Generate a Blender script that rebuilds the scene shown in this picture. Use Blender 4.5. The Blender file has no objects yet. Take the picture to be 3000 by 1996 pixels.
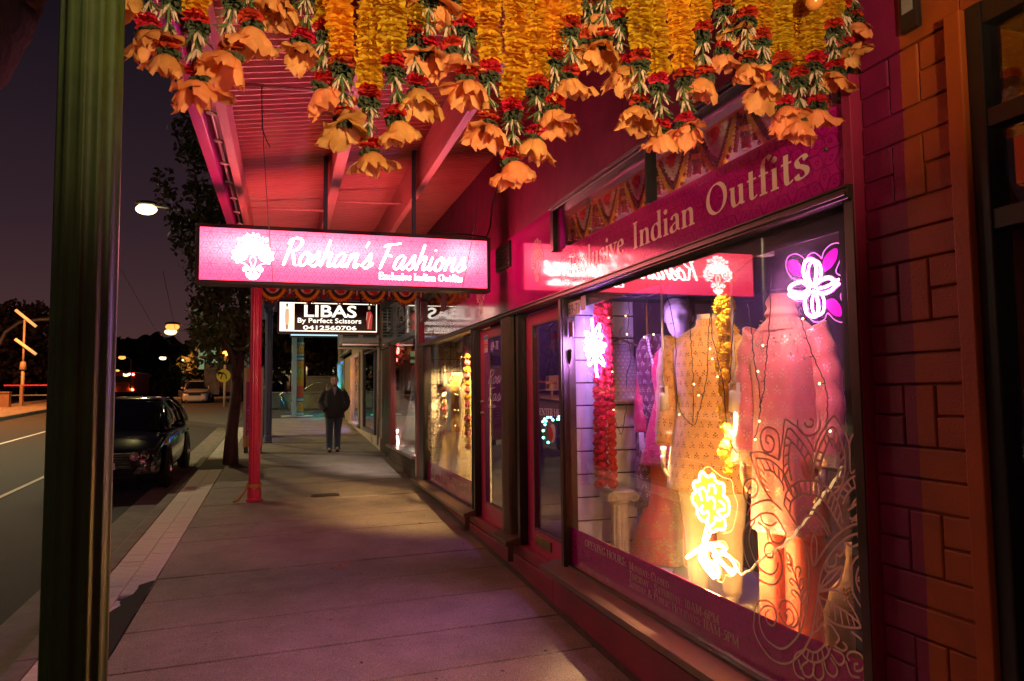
import bpy, math, random
import numpy as np
from mathutils import Vector, Matrix
rnd = random.Random(7)
C = bpy.context.scene.collection
sc = bpy.context.scene
# ------------------------------------------------------------------ camera
CAMZ = 1.82
F_PX, YAW, PITCH, ROLL = 2173.3, math.radians(17.0056), math.radians(3.9853), math.radians(-0.6179)
def cam_axes():
    cy, sy, cp, sp = math.cos(YAW), math.sin(YAW), math.cos(PITCH), math.sin(PITCH)
    f0, r0, u0 = Vector((sy, cy, 0)), Vector((cy, -sy, 0)), Vector((0, 0, 1))
    f, u = f0*cp + u0*sp, u0*cp - f0*sp
    c, s = math.cos(ROLL), math.sin(ROLL)
    return r0*c + u*s, u*c - r0*s, f
AR, AU, AF = cam_axes()
cam = bpy.data.cameras.new('camera'); cam.sensor_width = 36; cam.lens = F_PX/3000*36
cam.clip_start = 0.05; cam.clip_end = 3000
co = bpy.data.objects.new('camera', cam); C.objects.link(co); sc.camera = co
co.matrix_world = Matrix(((AR.x, AU.x, -AF.x, 0), (AR.y, AU.y, -AF.y, 0), (AR.z, AU.z, -AF.z, CAMZ), (0, 0, 0, 1)))
# ------------------------------------------------------------------ world: clear dusk sky over town
w = bpy.data.worlds.new('World'); sc.world = w; w.use_nodes = True
nt = w.node_tree; nt.nodes.clear()
out = nt.nodes.new('ShaderNodeOutputWorld'); bg = nt.nodes.new('ShaderNodeBackground')
tc = nt.nodes.new('ShaderNodeTexCoord'); sx = nt.nodes.new('ShaderNodeSeparateXYZ'); cr = nt.nodes.new('ShaderNodeValToRGB')
nt.links.new(tc.outputs['Generated'], sx.inputs[0]); nt.links.new(sx.outputs['Z'], cr.inputs[0])
el = cr.color_ramp.elements
el[0].position = 0.0; el[0].color = (0.110, 0.046, 0.040, 1)
el[1].position = 1.0; el[1].color = (0.003, 0.002, 0.006, 1)
for p, c in ((0.08, (0.085, 0.037, 0.040)), (0.2, (0.043, 0.020, 0.028)), (0.42, (0.012, 0.007, 0.013))):
    e = el.new(p); e.color = (*c, 1)
sky = nt.nodes.new('ShaderNodeTexSky'); sky.sky_type = 'NISHITA'; sky.sun_disc = False
sky.sun_elevation = math.radians(-4); sky.sun_rotation = math.radians(300)
mx = nt.nodes.new('ShaderNodeMix'); mx.data_type = 'RGBA'; mx.blend_type = 'ADD'; mx.inputs[0].default_value = 0.03
nt.links.new(cr.outputs[0], mx.inputs[6]); nt.links.new(sky.outputs[0], mx.inputs[7])
nt.links.new(mx.outputs[2], bg.inputs[0]); bg.inputs[1].default_value = 0.29
nt.links.new(bg.outputs[0], out.inputs[0])
sc.view_settings.view_transform = 'Standard'; sc.view_settings.look = 'None'
sc.view_settings.exposure = 1.25; sc.view_settings.gamma = 1.0; sc.view_settings.use_curve_mapping = False
sc.cycles.use_denoising = True; sc.cycles.max_bounces = 8; sc.cycles.transparent_max_bounces = 24
sc.cycles.sample_clamp_indirect = 4.0; sc.cycles.caustics_reflective = False; sc.cycles.caustics_refractive = False

# ------------------------------------------------------------------ photo measurements -> points on real planes
def ray(x, y):
    return AR*((x-1500)/F_PX) + AU*(-(y-998)/F_PX) + AF
def on_x(x, y, X):
    d = ray(x, y); p = d*(X/d.x); return Vector((p.x, p.y, p.z+CAMZ))
def on_y(x, y, Y):
    d = ray(x, y); p = d*(Y/d.y); return Vector((p.x, p.y, p.z+CAMZ))
S0 = 0.037
def gz(y):                                    # the street climbs gently, then levels out
    if y < 40: return S0*y
    if y < 60: return S0*(40 + (y-40) - (y-40)**2/40)
    return S0*50
# ------------------------------------------------------------------ helpers
def link(o, parent=None):
    C.objects.link(o)
    if parent is not None: o.parent = parent
    return o
def tag(o, label=None, cat=None, group=None, kind=None):
    if label: o['label'] = label
    if cat: o['category'] = cat
    if group: o['group'] = group
    if kind: o['kind'] = kind
    return o
def thing(name, label, cat, loc=(0, 0, 0), rz=0, group=None):
    o = bpy.data.objects.new(name, None); o.empty_display_size = .1
    o.location = loc; o.rotation_euler = (0, 0, rz); link(o)
    return tag(o, label, cat, group)
class MB:
    def __init__(s): s.v = []; s.f = []; s.m = []; s.mi = 0
    def add(s, vs, fs, mi=None):
        n = len(s.v); s.v.extend([tuple(v) for v in vs])
        for f in fs: s.f.append(tuple(i+n for i in f)); s.m.append(s.mi if mi is None else mi)
        return s
    def box(s, x0, x1, y0, y1, z0, z1, mi=None):
        if x0 > x1: x0, x1 = x1, x0
        if y0 > y1: y0, y1 = y1, y0
        if z0 > z1: z0, z1 = z1, z0
        v = [(x0,y0,z0),(x1,y0,z0),(x1,y1,z0),(x0,y1,z0),(x0,y0,z1),(x1,y0,z1),(x1,y1,z1),(x0,y1,z1)]
        return s.add(v, [(0,3,2,1),(4,5,6,7),(0,1,5,4),(1,2,6,5),(2,3,7,6),(3,0,4,7)], mi)
    def prism(s, poly, axis, a, b, mi=None):      # extrude a 2-D polygon along an axis
        n = len(poly)
        def P(p, t): return {'x': (t,p[0],p[1]), 'y': (p[0],t,p[1]), 'z': (p[0],p[1],t)}[axis]
        v = [P(p, a) for p in poly] + [P(p, b) for p in poly]
        f = [(i,(i+1)%n,(i+1)%n+n,i+n) for i in range(n)] + [tuple(range(n-1,-1,-1)), tuple(range(n,2*n))]
        return s.add(v, f, mi)
    def tube(s, pts, r, n=8, cap=True, mi=None, closed=False):
        pts = [Vector(p) for p in pts]; m = len(pts); rr = r if isinstance(r, (list, tuple)) else [r]*m
        up = None; v = []
        for i, p in enumerate(pts):
            if closed: d = pts[(i+1) % m]-pts[i-1]
            else: d = pts[min(i+1, m-1)]-pts[max(i-1, 0)]
            if d.length < 1e-9: d = Vector((0,0,1))
            d.normalize()
            if up is None:
                up = Vector((0,0,1)) if abs(d.z) < .9 else Vector((1,0,0))
            a = up - d*up.dot(d)
            if a.length < 1e-6: a = d.orthogonal()
            a.normalize(); b = d.cross(a); up = a
            for k in range(n):
                t = 2*math.pi*k/n; v.append(p + a*(rr[i]*math.cos(t)) + b*(rr[i]*math.sin(t)))
        f = []
        for i in range(m if closed else m-1):
            j = (i+1) % m
            for k in range(n): f.append((i*n+k, i*n+(k+1)%n, j*n+(k+1)%n, j*n+k))
        if cap and not closed: f += [tuple(range(n-1,-1,-1)), tuple(range((m-1)*n, m*n))]
        return s.add(v, f, mi)
    def lathe(s, prof, n=16, c=(0,0,0), axis='z', mi=None, a0=0, a1=2*math.pi, wob=None):
        v = []; full = abs(a1-a0-2*math.pi) < 1e-6; m = n if full else n+1
        for (r, h) in prof:
            for k in range(m):
                t = a0+(a1-a0)*k/n; q = r*(wob(t, h) if wob else 1)
                x, y = q*math.cos(t), q*math.sin(t)
                p = {'z': (x,y,h), 'y': (x,h,y), 'x': (h,x,y)}[axis]
                v.append((p[0]+c[0], p[1]+c[1], p[2]+c[2]))
        f = []
        for i in range(len(prof)-1):
            for k in range(n):
                k2 = (k+1) % m if full else k+1
                f.append((i*m+k, i*m+k2, (i+1)*m+k2, (i+1)*m+k))
        return s.add(v, f, mi)
    def loft(s, rings, mi=None, cap=True, closed=True):
        n = len(rings[0]); v = [p for r in rings for p in r]; f = []
        for i in range(len(rings)-1):
            for k in range(n if closed else n-1):
                f.append((i*n+k, i*n+(k+1)%n, (i+1)*n+(k+1)%n, (i+1)*n+k))
        if cap and closed: f += [tuple(range(n-1,-1,-1)), tuple(range((len(rings)-1)*n, len(rings)*n))]
        return s.add(v, f, mi)
    def ball(s, c, r, n=8, m=6, sc3=(1,1,1), mi=None):
        prof = [(max(1e-4, math.sin(math.pi*i/m)), -math.cos(math.pi*i/m)) for i in range(m+1)]
        v = []; 
        for (q, h) in prof:
            for k in range(n):
                t = 2*math.pi*k/n
                v.append((c[0]+r*sc3[0]*q*math.cos(t), c[1]+r*sc3[1]*q*math.sin(t), c[2]+r*sc3[2]*h))
        f = [(i*n+k, i*n+(k+1)%n, (i+1)*n+(k+1)%n, (i+1)*n+k) for i in range(m) for k in range(n)]
        return s.add(v, f, mi)
    def tf(s, M, i0=0):
        s.v[i0:] = [tuple(M @ Vector(p)) for p in s.v[i0:]]; return s
    def mesh(s, name, mats, smooth=False):
        me = bpy.data.meshes.new(name); me.from_pydata(s.v, [], s.f)
        for m in (mats if isinstance(mats, (list, tuple)) else [mats]): me.materials.append(m)
        me.polygons.foreach_set('material_index', s.m)
        if smooth: me.polygons.foreach_set('use_smooth', [True]*len(s.f))
        me.update(); return me
    def build(s, name, mats, parent=None, smooth=False, bevel=0, loc=None, rz=0):
        o = bpy.data.objects.new(name, s.mesh(name, mats, smooth)); link(o, parent)
        if loc is not None: o.location = loc
        if rz: o.rotation_euler = (0, 0, rz)
        if bevel:
            b = o.modifiers.new('edge', 'BEVEL'); b.width = bevel; b.segments = 2; b.limit_method = 'ANGLE'; b.angle_limit = .6
        return o
def split_boxes(mb, name, mats, parent, bevel=.002):
    """a row of boxes, each one an object of its own"""
    for i in range(0, len(mb.v), 8):
        q = MB(); q.v = mb.v[i:i+8]; q.f = [(0,3,2,1),(4,5,6,7),(0,1,5,4),(1,2,6,5),(2,3,7,6),(3,0,4,7)]; q.m = [0]*6
        q.build(name, mats, parent, bevel=bevel)
def box(name, m, dims, parent=None, bevel=0.004):
    return MB().box(*dims).build(name, m, parent, bevel=bevel)
def cpy(o, parent=None, loc=None, rot=None, scale=None):
    c = o.copy(); link(c, parent)
    if loc is not None: c.location = loc
    if rot is not None: c.rotation_euler = rot
    if scale is not None: c.scale = scale
    return c
# ------------------------------------------------------------------ materials
MATS = {}
def M(name, col=(.5,.5,.5), rough=.6, metal=0, var=.18, scale=6, bump=0, bscale=60, coat=0, emit=None, es=0, spec=.5, trans=0, stretch=None, alpha=None, sss=0, dirt=0):
    if name in MATS: return MATS[name]
    m = bpy.data.materials.new(name); m.use_nodes = True; MATS[name] = m
    t = m.node_tree; b = t.nodes['Principled BSDF']
    b.inputs['Base Color'].default_value = (*col, 1); b.inputs['Roughness'].default_value = rough
    b.inputs['Metallic'].default_value = metal; b.inputs['Specular IOR Level'].default_value = spec
    b.inputs['Coat Weight'].default_value = coat; b.inputs['Coat Roughness'].default_value = .06
    if trans: b.inputs['Transmission Weight'].default_value = trans
    if sss:
        b.inputs['Subsurface Weight'].default_value = sss; b.inputs['Subsurface Radius'].default_value = (.02,.01,.006)
    if emit:
        b.inputs['Emission Color'].default_value = (*emit, 1); b.inputs['Emission Strength'].default_value = es
    if var or bump:
        co_ = t.nodes.new('ShaderNodeTexCoord'); mp = t.nodes.new('ShaderNodeMapping')
        t.links.new(co_.outputs['Object'], mp.inputs[0])
        if stretch: mp.inputs['Scale'].default_value = stretch
    if var:
        n = t.nodes.new('ShaderNodeTexNoise'); n.inputs['Scale'].default_value = scale; n.inputs['Detail'].default_value = 6; n.inputs['Roughness'].default_value = .65
        t.links.new(mp.outputs[0], n.inputs['Vector'])
        r = t.nodes.new('ShaderNodeValToRGB'); r.color_ramp.elements[0].position = .3; r.color_ramp.elements[1].position = .72
        r.color_ramp.elements[0].color = (*[c*(1-var) for c in col], 1); r.color_ramp.elements[1].color = (*[min(1, c*(1+var)) for c in col], 1)
        t.links.new(n.outputs[0], r.inputs[0]); t.links.new(r.outputs[0], b.inputs['Base Color'])
        if dirt:
            n2 = t.nodes.new('ShaderNodeTexNoise'); n2.inputs['Scale'].default_value = scale*.31; n2.inputs['Detail'].default_value = 9; n2.inputs['Roughness'].default_value = .75
            t.links.new(mp.outputs[0], n2.inputs['Vector'])
            r2 = t.nodes.new('ShaderNodeMapRange'); r2.inputs[1].default_value = .52; r2.inputs[2].default_value = .72; r2.inputs[3].default_value = 0; r2.inputs[4].default_value = dirt
            t.links.new(n2.outputs[0], r2.inputs[0])
            mm = t.nodes.new('ShaderNodeMix'); mm.data_type = 'RGBA'; mm.inputs[7].default_value = (*[c*.35 for c in col], 1)
            t.links.new(r2.outputs[0], mm.inputs[0]); t.links.new(r.outputs[0], mm.inputs[6]); t.links.new(mm.outputs[2], b.inputs['Base Color'])
        mr = t.nodes.new('ShaderNodeMapRange'); mr.inputs[3].default_value = max(0, rough-.12); mr.inputs[4].default_value = min(1, rough+.12)
        t.links.new(n.outputs[0], mr.inputs[0]); t.links.new(mr.outputs[0], b.inputs['Roughness'])
    if bump:
        n3 = t.nodes.new('ShaderNodeTexNoise'); n3.inputs['Scale'].default_value = bscale; n3.inputs['Detail'].default_value = 8
        t.links.new(mp.outputs[0], n3.inputs['Vector'])
        bp = t.nodes.new('ShaderNodeBump'); bp.inputs['Strength'].default_value = bump; bp.inputs['Distance'].default_value = .01
        t.links.new(n3.outputs[0], bp.inputs['Height']); t.links.new(bp.outputs[0], b.inputs['Normal'])
    return m
def EM(name, col, st):
    if name in MATS: return MATS[name]
    m = bpy.data.materials.new(name); m.use_nodes = True; MATS[name] = m
    t = m.node_tree; b = t.nodes['Principled BSDF']
    b.inputs['Base Color'].default_value = (*[min(1, c) for c in col], 1)
    b.inputs['Emission Color'].default_value = (*col, 1); b.inputs['Emission Strength'].default_value = st
    return m
def nd(t, typ, **kw):
    n = t.nodes.new('ShaderNode'+typ)
    for k, v in kw.items():
        if k.startswith('i'): n.inputs[int(k[1:])].default_value = v
        else: setattr(n, k, v)
    return n
def math_(t, op, a, b=None):
    n = t.nodes.new('ShaderNodeMath'); n.operation = op
    for i, x in enumerate((a, b)):
        if x is None: continue
        if isinstance(x, (int, float)): n.inputs[i].default_value = x
        else: t.links.new(x, n.inputs[i])
    return n.outputs[0]
def GLASS(name, f0=.06, tint=(1,1,1), rough=0.0, dust=.0):
    """pane of glass: clear with a sharp reflection, plus a film of dust that scatters light passing through"""
    if name in MATS: return MATS[name]
    m = bpy.data.materials.new(name); m.use_nodes = True; MATS[name] = m
    t = m.node_tree; t.nodes.clear()
    o = nd(t, 'OutputMaterial'); mix = nd(t, 'MixShader'); tr = nd(t, 'BsdfTransparent'); gl = nd(t, 'BsdfGlossy')
    tr.inputs[0].default_value = (*tint, 1); gl.inputs['Roughness'].default_value = rough
    g = nd(t, 'NewGeometry'); d = t.nodes.new('ShaderNodeVectorMath'); d.operation = 'DOT_PRODUCT'
    t.links.new(g.outputs['Normal'], d.inputs[0]); t.links.new(g.outputs['Incoming'], d.inputs[1])
    c = math_(t, 'ABSOLUTE', d.outputs['Value']); k = math_(t, 'POWER', math_(t, 'SUBTRACT', 1.0, c), 4.5)
    fac = math_(t, 'ADD', math_(t, 'MULTIPLY', k, 1-f0), f0)
    t.links.new(fac, mix.inputs[0]); t.links.new(tr.outputs[0], mix.inputs[1]); t.links.new(gl.outputs[0], mix.inputs[2])
    if dust:
        nz = nd(t, 'TexNoise'); nz.inputs['Scale'].default_value = 9; nz.inputs['Detail'].default_value = 9; nz.inputs['Roughness'].default_value = .8
        tcx = nd(t, 'TexCoord'); t.links.new(tcx.outputs['Object'], nz.inputs['Vector'])
        tl_n = nd(t, 'BsdfTranslucent'); m2 = nd(t, 'MixShader'); t.links.new(math_(t, 'MULTIPLY', nz.outputs[0], dust*2), m2.inputs[0])
        t.links.new(tr.outputs[0], m2.inputs[1]); t.links.new(tl_n.outputs[0], m2.inputs[2]); t.links.new(m2.outputs[0], mix.inputs[1])
    t.links.new(mix.outputs[0], o.inputs[0]); return m
# ------------------------------------------------------------------ pen strokes: flat lettering and drawn ornament
def cat(pts, n=6, closed=False):
    P = [Vector((p[0], p[1], 0)) for p in pts]; m = len(P); out_ = []
    if m < 3 and not closed: return [(p.x, p.y) for p in P]
    for i in range(m if closed else m-1):
        p0 = P[(i-1) % m] if closed or i > 0 else P[0]*2-P[1]
        p1, p2 = P[i], P[(i+1) % m]
        p3 = P[(i+2) % m] if closed or i+2 < m else P[-1]*2-P[-2]
        for k in range(n):
            t = k/n
            q = .5*((2*p1)+(p2-p0)*t+(2*p0-5*p1+4*p2-p3)*t*t+(3*p1-p0-3*p2+p3)*t**3)
            out_.append((q.x, q.y))
    if not closed: out_.append((P[-1].x, P[-1].y))
    return out_
def ribbon(pts, wfun, closed=False):
    """polyline -> (verts2d, faces); wfun(dx, dy, t) = full width"""
    m = len(pts); v = []; f = []
    for i in range(m):
        a = pts[(i-1) % m] if closed or i > 0 else pts[i]
        b = pts[(i+1) % m] if closed or i < m-1 else pts[i]
        dx, dy = b[0]-a[0], b[1]-a[1]; L = math.hypot(dx, dy) or 1e-9; dx /= L; dy /= L
        h = wfun(dx, dy, i/max(1, m-1))*.5
        v += [(pts[i][0]-dy*h, pts[i][1]+dx*h), (pts[i][0]+dy*h, pts[i][1]-dx*h)]
    for i in range(m if closed else m-1):
        j = (i+1) % m; f.append((2*i, 2*i+1, 2*j+1, 2*j))
    return v, f
def circ(cx, cy, r, n=12, ry=None, a0=0, a1=2*math.pi):
    ry = r if ry is None else ry
    full = abs(a1-a0-2*math.pi) < 1e-6
    return [(cx+r*math.cos(a0+(a1-a0)*k/n), cy+ry*math.sin(a0+(a1-a0)*k/n)) for k in range(n if full else n+1)]
class Ink:
    """flat print: strokes and polygons in 2-D, placed on a plane by a map function"""
    def __init__(s): s.v = []; s.f = []; s.m = []; s.mi = 0
    def raw(s, v, f):
        n = len(s.v); s.v += [(p[0], p[1], len(s.f)) for p in v]
        for q in f: s.f.append(tuple(i+n for i in q)); s.m.append(s.mi)
    def line(s, pts, w=.05, closed=False, taper=0):
        v, f = ribbon(pts, lambda a, b, t: w*(1-taper*t), closed); s.raw(v, f)
    def poly(s, pts): s.raw(pts, [tuple(range(len(pts)))])
    def build(s, name, mats, fmap, parent=None, lift=None):
        """fmap(x, y, i) -> 3-D point; i counts faces so overlapping strokes never share a plane"""
        mb = MB(); mb.v = [tuple(fmap(x, y, i)) for (x, y, i) in s.v]; mb.f = s.f; mb.m = s.m
        return mb.build(name, mats, parent)
STEM = .15; THIN = .045
def nibw(wt=1.0, ang=18):
    ca, sa = math.cos(math.radians(ang)), math.sin(math.radians(ang))
    return lambda dx, dy, t: wt*max(THIN, STEM*abs(dx*sa-dy*ca)) 
SERIF = {
'E': (.66, [('l',[(.13,0),(.13,1)]),('t',[(.05,.975),(.56,.975)]),('t',[(.13,.52),(.44,.52)]),('t',[(.05,.025),(.6,.025)]),('t',[(.56,1),(.555,.8)]),('t',[(.6,0),(.615,.22)]),('t',[(.44,.62),(.44,.42)])]),
'I': (.36, [('l',[(.18,0),(.18,1)]),('s',.18,0),('s',.18,1)]),
'O': (.94, [('o',.47,.5,.36,.46)]),
'T': (.74, [('l',[(.37,0),(.37,1)]),('t',[(.04,.975),(.7,.975)]),('t',[(.05,1),(.03,.78)]),('t',[(.69,1),(.71,.78)]),('s',.37,0)]),
'M': (1.0, [('t',[(.14,0),(.17,1)]),('l',[(.17,1),(.5,.05)]),('t',[(.5,.05),(.83,1)]),('l',[(.83,1),(.86,0)]),('s',.14,0),('s',.86,0),('s',.12,1),('s',.9,1)]),
'N': (.86, [('t',[(.14,0),(.14,1)]),('l',[(.14,1),(.72,0)]),('t',[(.72,0),(.72,1)]),('s',.14,0),('s',.1,1),('s',.72,1)]),
'C': (.78, [('c',[(.68,.78),(.6,.92),(.44,.98),(.24,.9),(.1,.66),(.1,.36),(.24,.1),(.44,.02),(.62,.08),(.7,.2)]),('t',[(.68,.72),(.68,.96)])]),
'G': (.86, [('c',[(.68,.78),(.6,.92),(.44,.98),(.24,.9),(.1,.66),(.1,.36),(.24,.1),(.44,.02),(.62,.06),(.7,.12)]),('t',[(.68,.72),(.68,.96)]),('l',[(.7,.05),(.7,.42)]),('s',.7,.42)]),
'S': (.56, [('c',[(.44,.8),(.36,.94),(.22,.97),(.1,.86),(.12,.68),(.28,.55),(.42,.42),(.46,.22),(.36,.06),(.2,.02),(.08,.12),(.07,.22)])]),
'P': (.62, [('l',[(.15,0),(.15,1)]),('c',[(.15,.96),(.34,.97),(.5,.88),(.53,.73),(.48,.57),(.34,.48),(.16,.5)]),('s',.15,0),('t',[(.03,.975),(.2,.975)])]),
'B': (.66, [('l',[(.15,0),(.15,1)]),('c',[(.15,.96),(.33,.97),(.46,.88),(.46,.68),(.36,.56),(.16,.53)]),('c',[(.16,.53),(.4,.53),(.55,.42),(.55,.18),(.42,.05),(.15,.03)]),('t',[(.03,.975),(.2,.975)]),('t',[(.03,.025),(.2,.025)])]),
'R': (.72, [('l',[(.15,0),(.15,1)]),('c',[(.15,.96),(.34,.97),(.5,.88),(.52,.74),(.46,.6),(.34,.52),(.16,.52)]),('l',[(.34,.52),(.64,.02)]),('s',.15,0),('t',[(.03,.975),(.2,.975)]),('s',.67,0)]),
'D': (.84, [('l',[(.15,0),(.15,1)]),('c',[(.15,.97),(.4,.97),(.63,.84),(.73,.5),(.63,.16),(.4,.03),(.15,.03)]),('t',[(.03,.975),(.2,.975)]),('t',[(.03,.025),(.2,.025)])]),
'H': (.86, [('l',[(.15,0),(.15,1)]),('l',[(.71,0),(.71,1)]),('t',[(.15,.52),(.71,.52)]),('s',.15,0),('s',.15,1),('s',.71,0),('s',.71,1)]),
'U': (.84, [('c',[(.14,.99),(.14,.3),(.22,.08),(.4,.02),(.58,.08),(.68,.3),(.68,.99)]),('s',.14,1),('s',.68,1)]),
'L': (.6, [('l',[(.15,0),(.15,1)]),('t',[(.03,.025),(.54,.025)]),('t',[(.54,0),(.56,.24)]),('s',.15,1)]),
'A': (.8, [('t',[(.1,0),(.39,1)]),('l',[(.39,1),(.68,0)]),('t',[(.2,.33),(.56,.33)]),('s',.1,0),('s',.68,0)]),
'Y': (.76, [('l',[(.1,1),(.38,.48)]),('t',[(.38,.48),(.66,1)]),('l',[(.38,0),(.38,.5)]),('s',.38,0),('s',.1,1),('s',.66,1)]),
'x': (.52, [('l',[(.08,.6),(.42,.02)]),('t',[(.43,.6),(.08,.02)]),('s',.09,.6),('s',.43,.6),('s',.09,0),('s',.43,0)]),
'c': (.48, [('c',[(.41,.47),(.33,.57),(.22,.58),(.1,.48),(.07,.3),(.11,.12),(.24,.02),(.36,.05),(.44,.14)])]),
'l': (.3, [('l',[(.15,0),(.15,1.03)]),('s',.15,0),('t',[(.04,.99),(.16,1.01)])]),
'u': (.62, [('c',[(.14,.6),(.14,.2),(.19,.05),(.3,.03),(.4,.1),(.46,.2)]),('l',[(.46,.6),(.46,.02)]),('t',[(.03,.575),(.15,.59)]),('t',[(.35,.575),(.47,.59)]),('t',[(.46,.02),(.58,.04)])]),
's': (.44, [('c',[(.36,.48),(.29,.58),(.18,.58),(.09,.5),(.12,.38),(.25,.3),(.36,.2),(.35,.08),(.24,.02),(.12,.04),(.06,.14)])]),
'i': (.3, [('l',[(.15,0),(.15,.6)]),('s',.15,0),('t',[(.04,.575),(.16,.59)]),('d',.15,.84)]),
'v': (.54, [('l',[(.07,.6),(.27,.02)]),('t',[(.27,.02),(.46,.6)]),('s',.08,.6),('s',.46,.6)]),
'e': (.5, [('t',[(.1,.34),(.42,.36)]),('c',[(.42,.36),(.38,.53),(.25,.59),(.11,.5),(.07,.3),(.11,.12),(.25,.02),(.38,.05),(.45,.14)])]),
'n': (.64, [('l',[(.15,0),(.15,.6)]),('c',[(.16,.42),(.24,.54),(.36,.58),(.46,.5),(.48,.34),(.48,.0)]),('s',.15,0),('s',.48,0),('t',[(.04,.575),(.16,.59)])]),
'd': (.6, [('c',[(.43,.5),(.33,.58),(.2,.57),(.1,.46),(.07,.28),(.11,.1),(.22,.02),(.34,.05),(.44,.15)]),('l',[(.45,.02),(.45,1.03)]),('t',[(.34,.99),(.46,1.01)]),('t',[(.45,.02),(.57,.04)])]),
'a': (.52, [('c',[(.1,.46),(.17,.57),(.28,.59),(.37,.5),(.38,.36),(.38,.1)]),('c',[(.38,.34),(.22,.3),(.09,.2),(.09,.07),(.2,.02),(.31,.07),(.38,.15)]),('t',[(.38,.08),(.5,.03)])]),
't': (.38, [('l',[(.17,.82),(.17,.16)]),('c',[(.17,.2),(.19,.06),(.27,.02),(.37,.08)]),('t',[(.03,.575),(.34,.575)])]),
'f': (.36, [('c',[(.42,.94),(.34,1.02),(.23,.98),(.17,.82),(.17,.6),(.17,.02)]),('t',[(.03,.575),(.34,.575)]),('s',.17,0)]),
'0': (.52, [('o',.26,.5,.18,.47)]),
'1': (.4, [('l',[(.2,0),(.2,1)]),('s',.2,0),('t',[(.06,.86),(.2,.98)])]),
'2': (.52, [('c',[(.07,.74),(.14,.93),(.28,.97),(.41,.86),(.4,.66),(.24,.38),(.06,.05)]),('t',[(.06,.05),(.46,.05)],2.2)]),
'5': (.5, [('t',[(.14,.95),(.42,.95)],2),('t',[(.14,.95),(.1,.55)]),('c',[(.1,.55),(.24,.6),(.38,.52),(.44,.33),(.36,.1),(.2,.02),(.06,.08)])]),
'6': (.52, [('c',[(.4,.96),(.22,.84),(.1,.6),(.08,.34),(.14,.1),(.26,.02),(.39,.1),(.44,.3),(.38,.5),(.26,.56),(.12,.46)])]),
'7': (.5, [('t',[(.06,.95),(.46,.95)],2.4),('l',[(.45,.95),(.18,0)])]),
'8': (.52, [('o',.26,.74,.14,.22),('o',.26,.26,.18,.24)]),
'9': (.52, [('c',[(.12,.04),(.3,.16),(.42,.4),(.44,.66),(.38,.9),(.26,.98),(.13,.9),(.08,.7),(.14,.5),(.26,.44),(.4,.54)])]),
'4': (.54, [('l',[(.36,0),(.36,1)]),('t',[(.36,1),(.05,.32)]),('t',[(.05,.32),(.48,.32)],1.6)]),
'3': (.5, [('c',[(.08,.84),(.2,.97),(.36,.92),(.38,.7),(.22,.54)]),('c',[(.22,.54),(.4,.46),(.42,.2),(.28,.03),(.07,.1)])]),
'&': (.86, [('c',[(.74,.5),(.62,.22),(.4,.03),(.16,.06),(.08,.24),(.2,.44),(.42,.62),(.44,.86),(.32,.97),(.2,.88),(.24,.66),(.46,.34),(.78,.03)])]),
':': (.26, [('d',.13,.08),('d',.13,.5)]),
'-': (.42, [('t',[(.06,.36),(.36,.36)],1.5)]),
"'": (.22, [('l',[(.12,1),(.08,.76)])]),
' ': (.3, []),
}
def serif_text(ink, txt, x, y, h, sp=0.03, smallcaps=False, wx=1.0, weight=1.0):
    """baseline left at (x, y), cap height h; returns the end x"""
    for ch in txt:
        hh = h
        if smallcaps and ch.islower(): ch = ch.upper(); hh = h*.78
        adv, st = SERIF[ch]
        T = lambda p: (x+p[0]*hh*wx, y+p[1]*hh)
        W = nibw(weight); 
        for q in st:
            if q[0] == 's':
                ink.line([T((q[1]-.13, q[2]+(.02 if q[2] < .3 else -.02))), T((q[1]+.13, q[2]+(.02 if q[2] < .3 else -.02)))], THIN*hh*weight*1.1)
            elif q[0] == 'd':
                ink.poly([T(p) for p in circ(q[1], q[2], .09*weight, 10)])
            else:
                cl = q[0] == 'o'
                if cl: pts = circ(q[1], q[2], q[3], 28, q[4])
                elif q[0] == 'c': pts = cat(q[1], 5)
                else: pts = q[1]
                k = q[2] if (q[0] == 't' and len(q) > 2) else 1
                if q[0] == 't': fn = lambda a, b, t: THIN*1.1*k*weight
                else: fn = W
                v, f = ribbon(pts, fn, cl); ink.raw([T(p) for p in v], f)
        x += (adv+sp)*hh*wx
    return x
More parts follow.
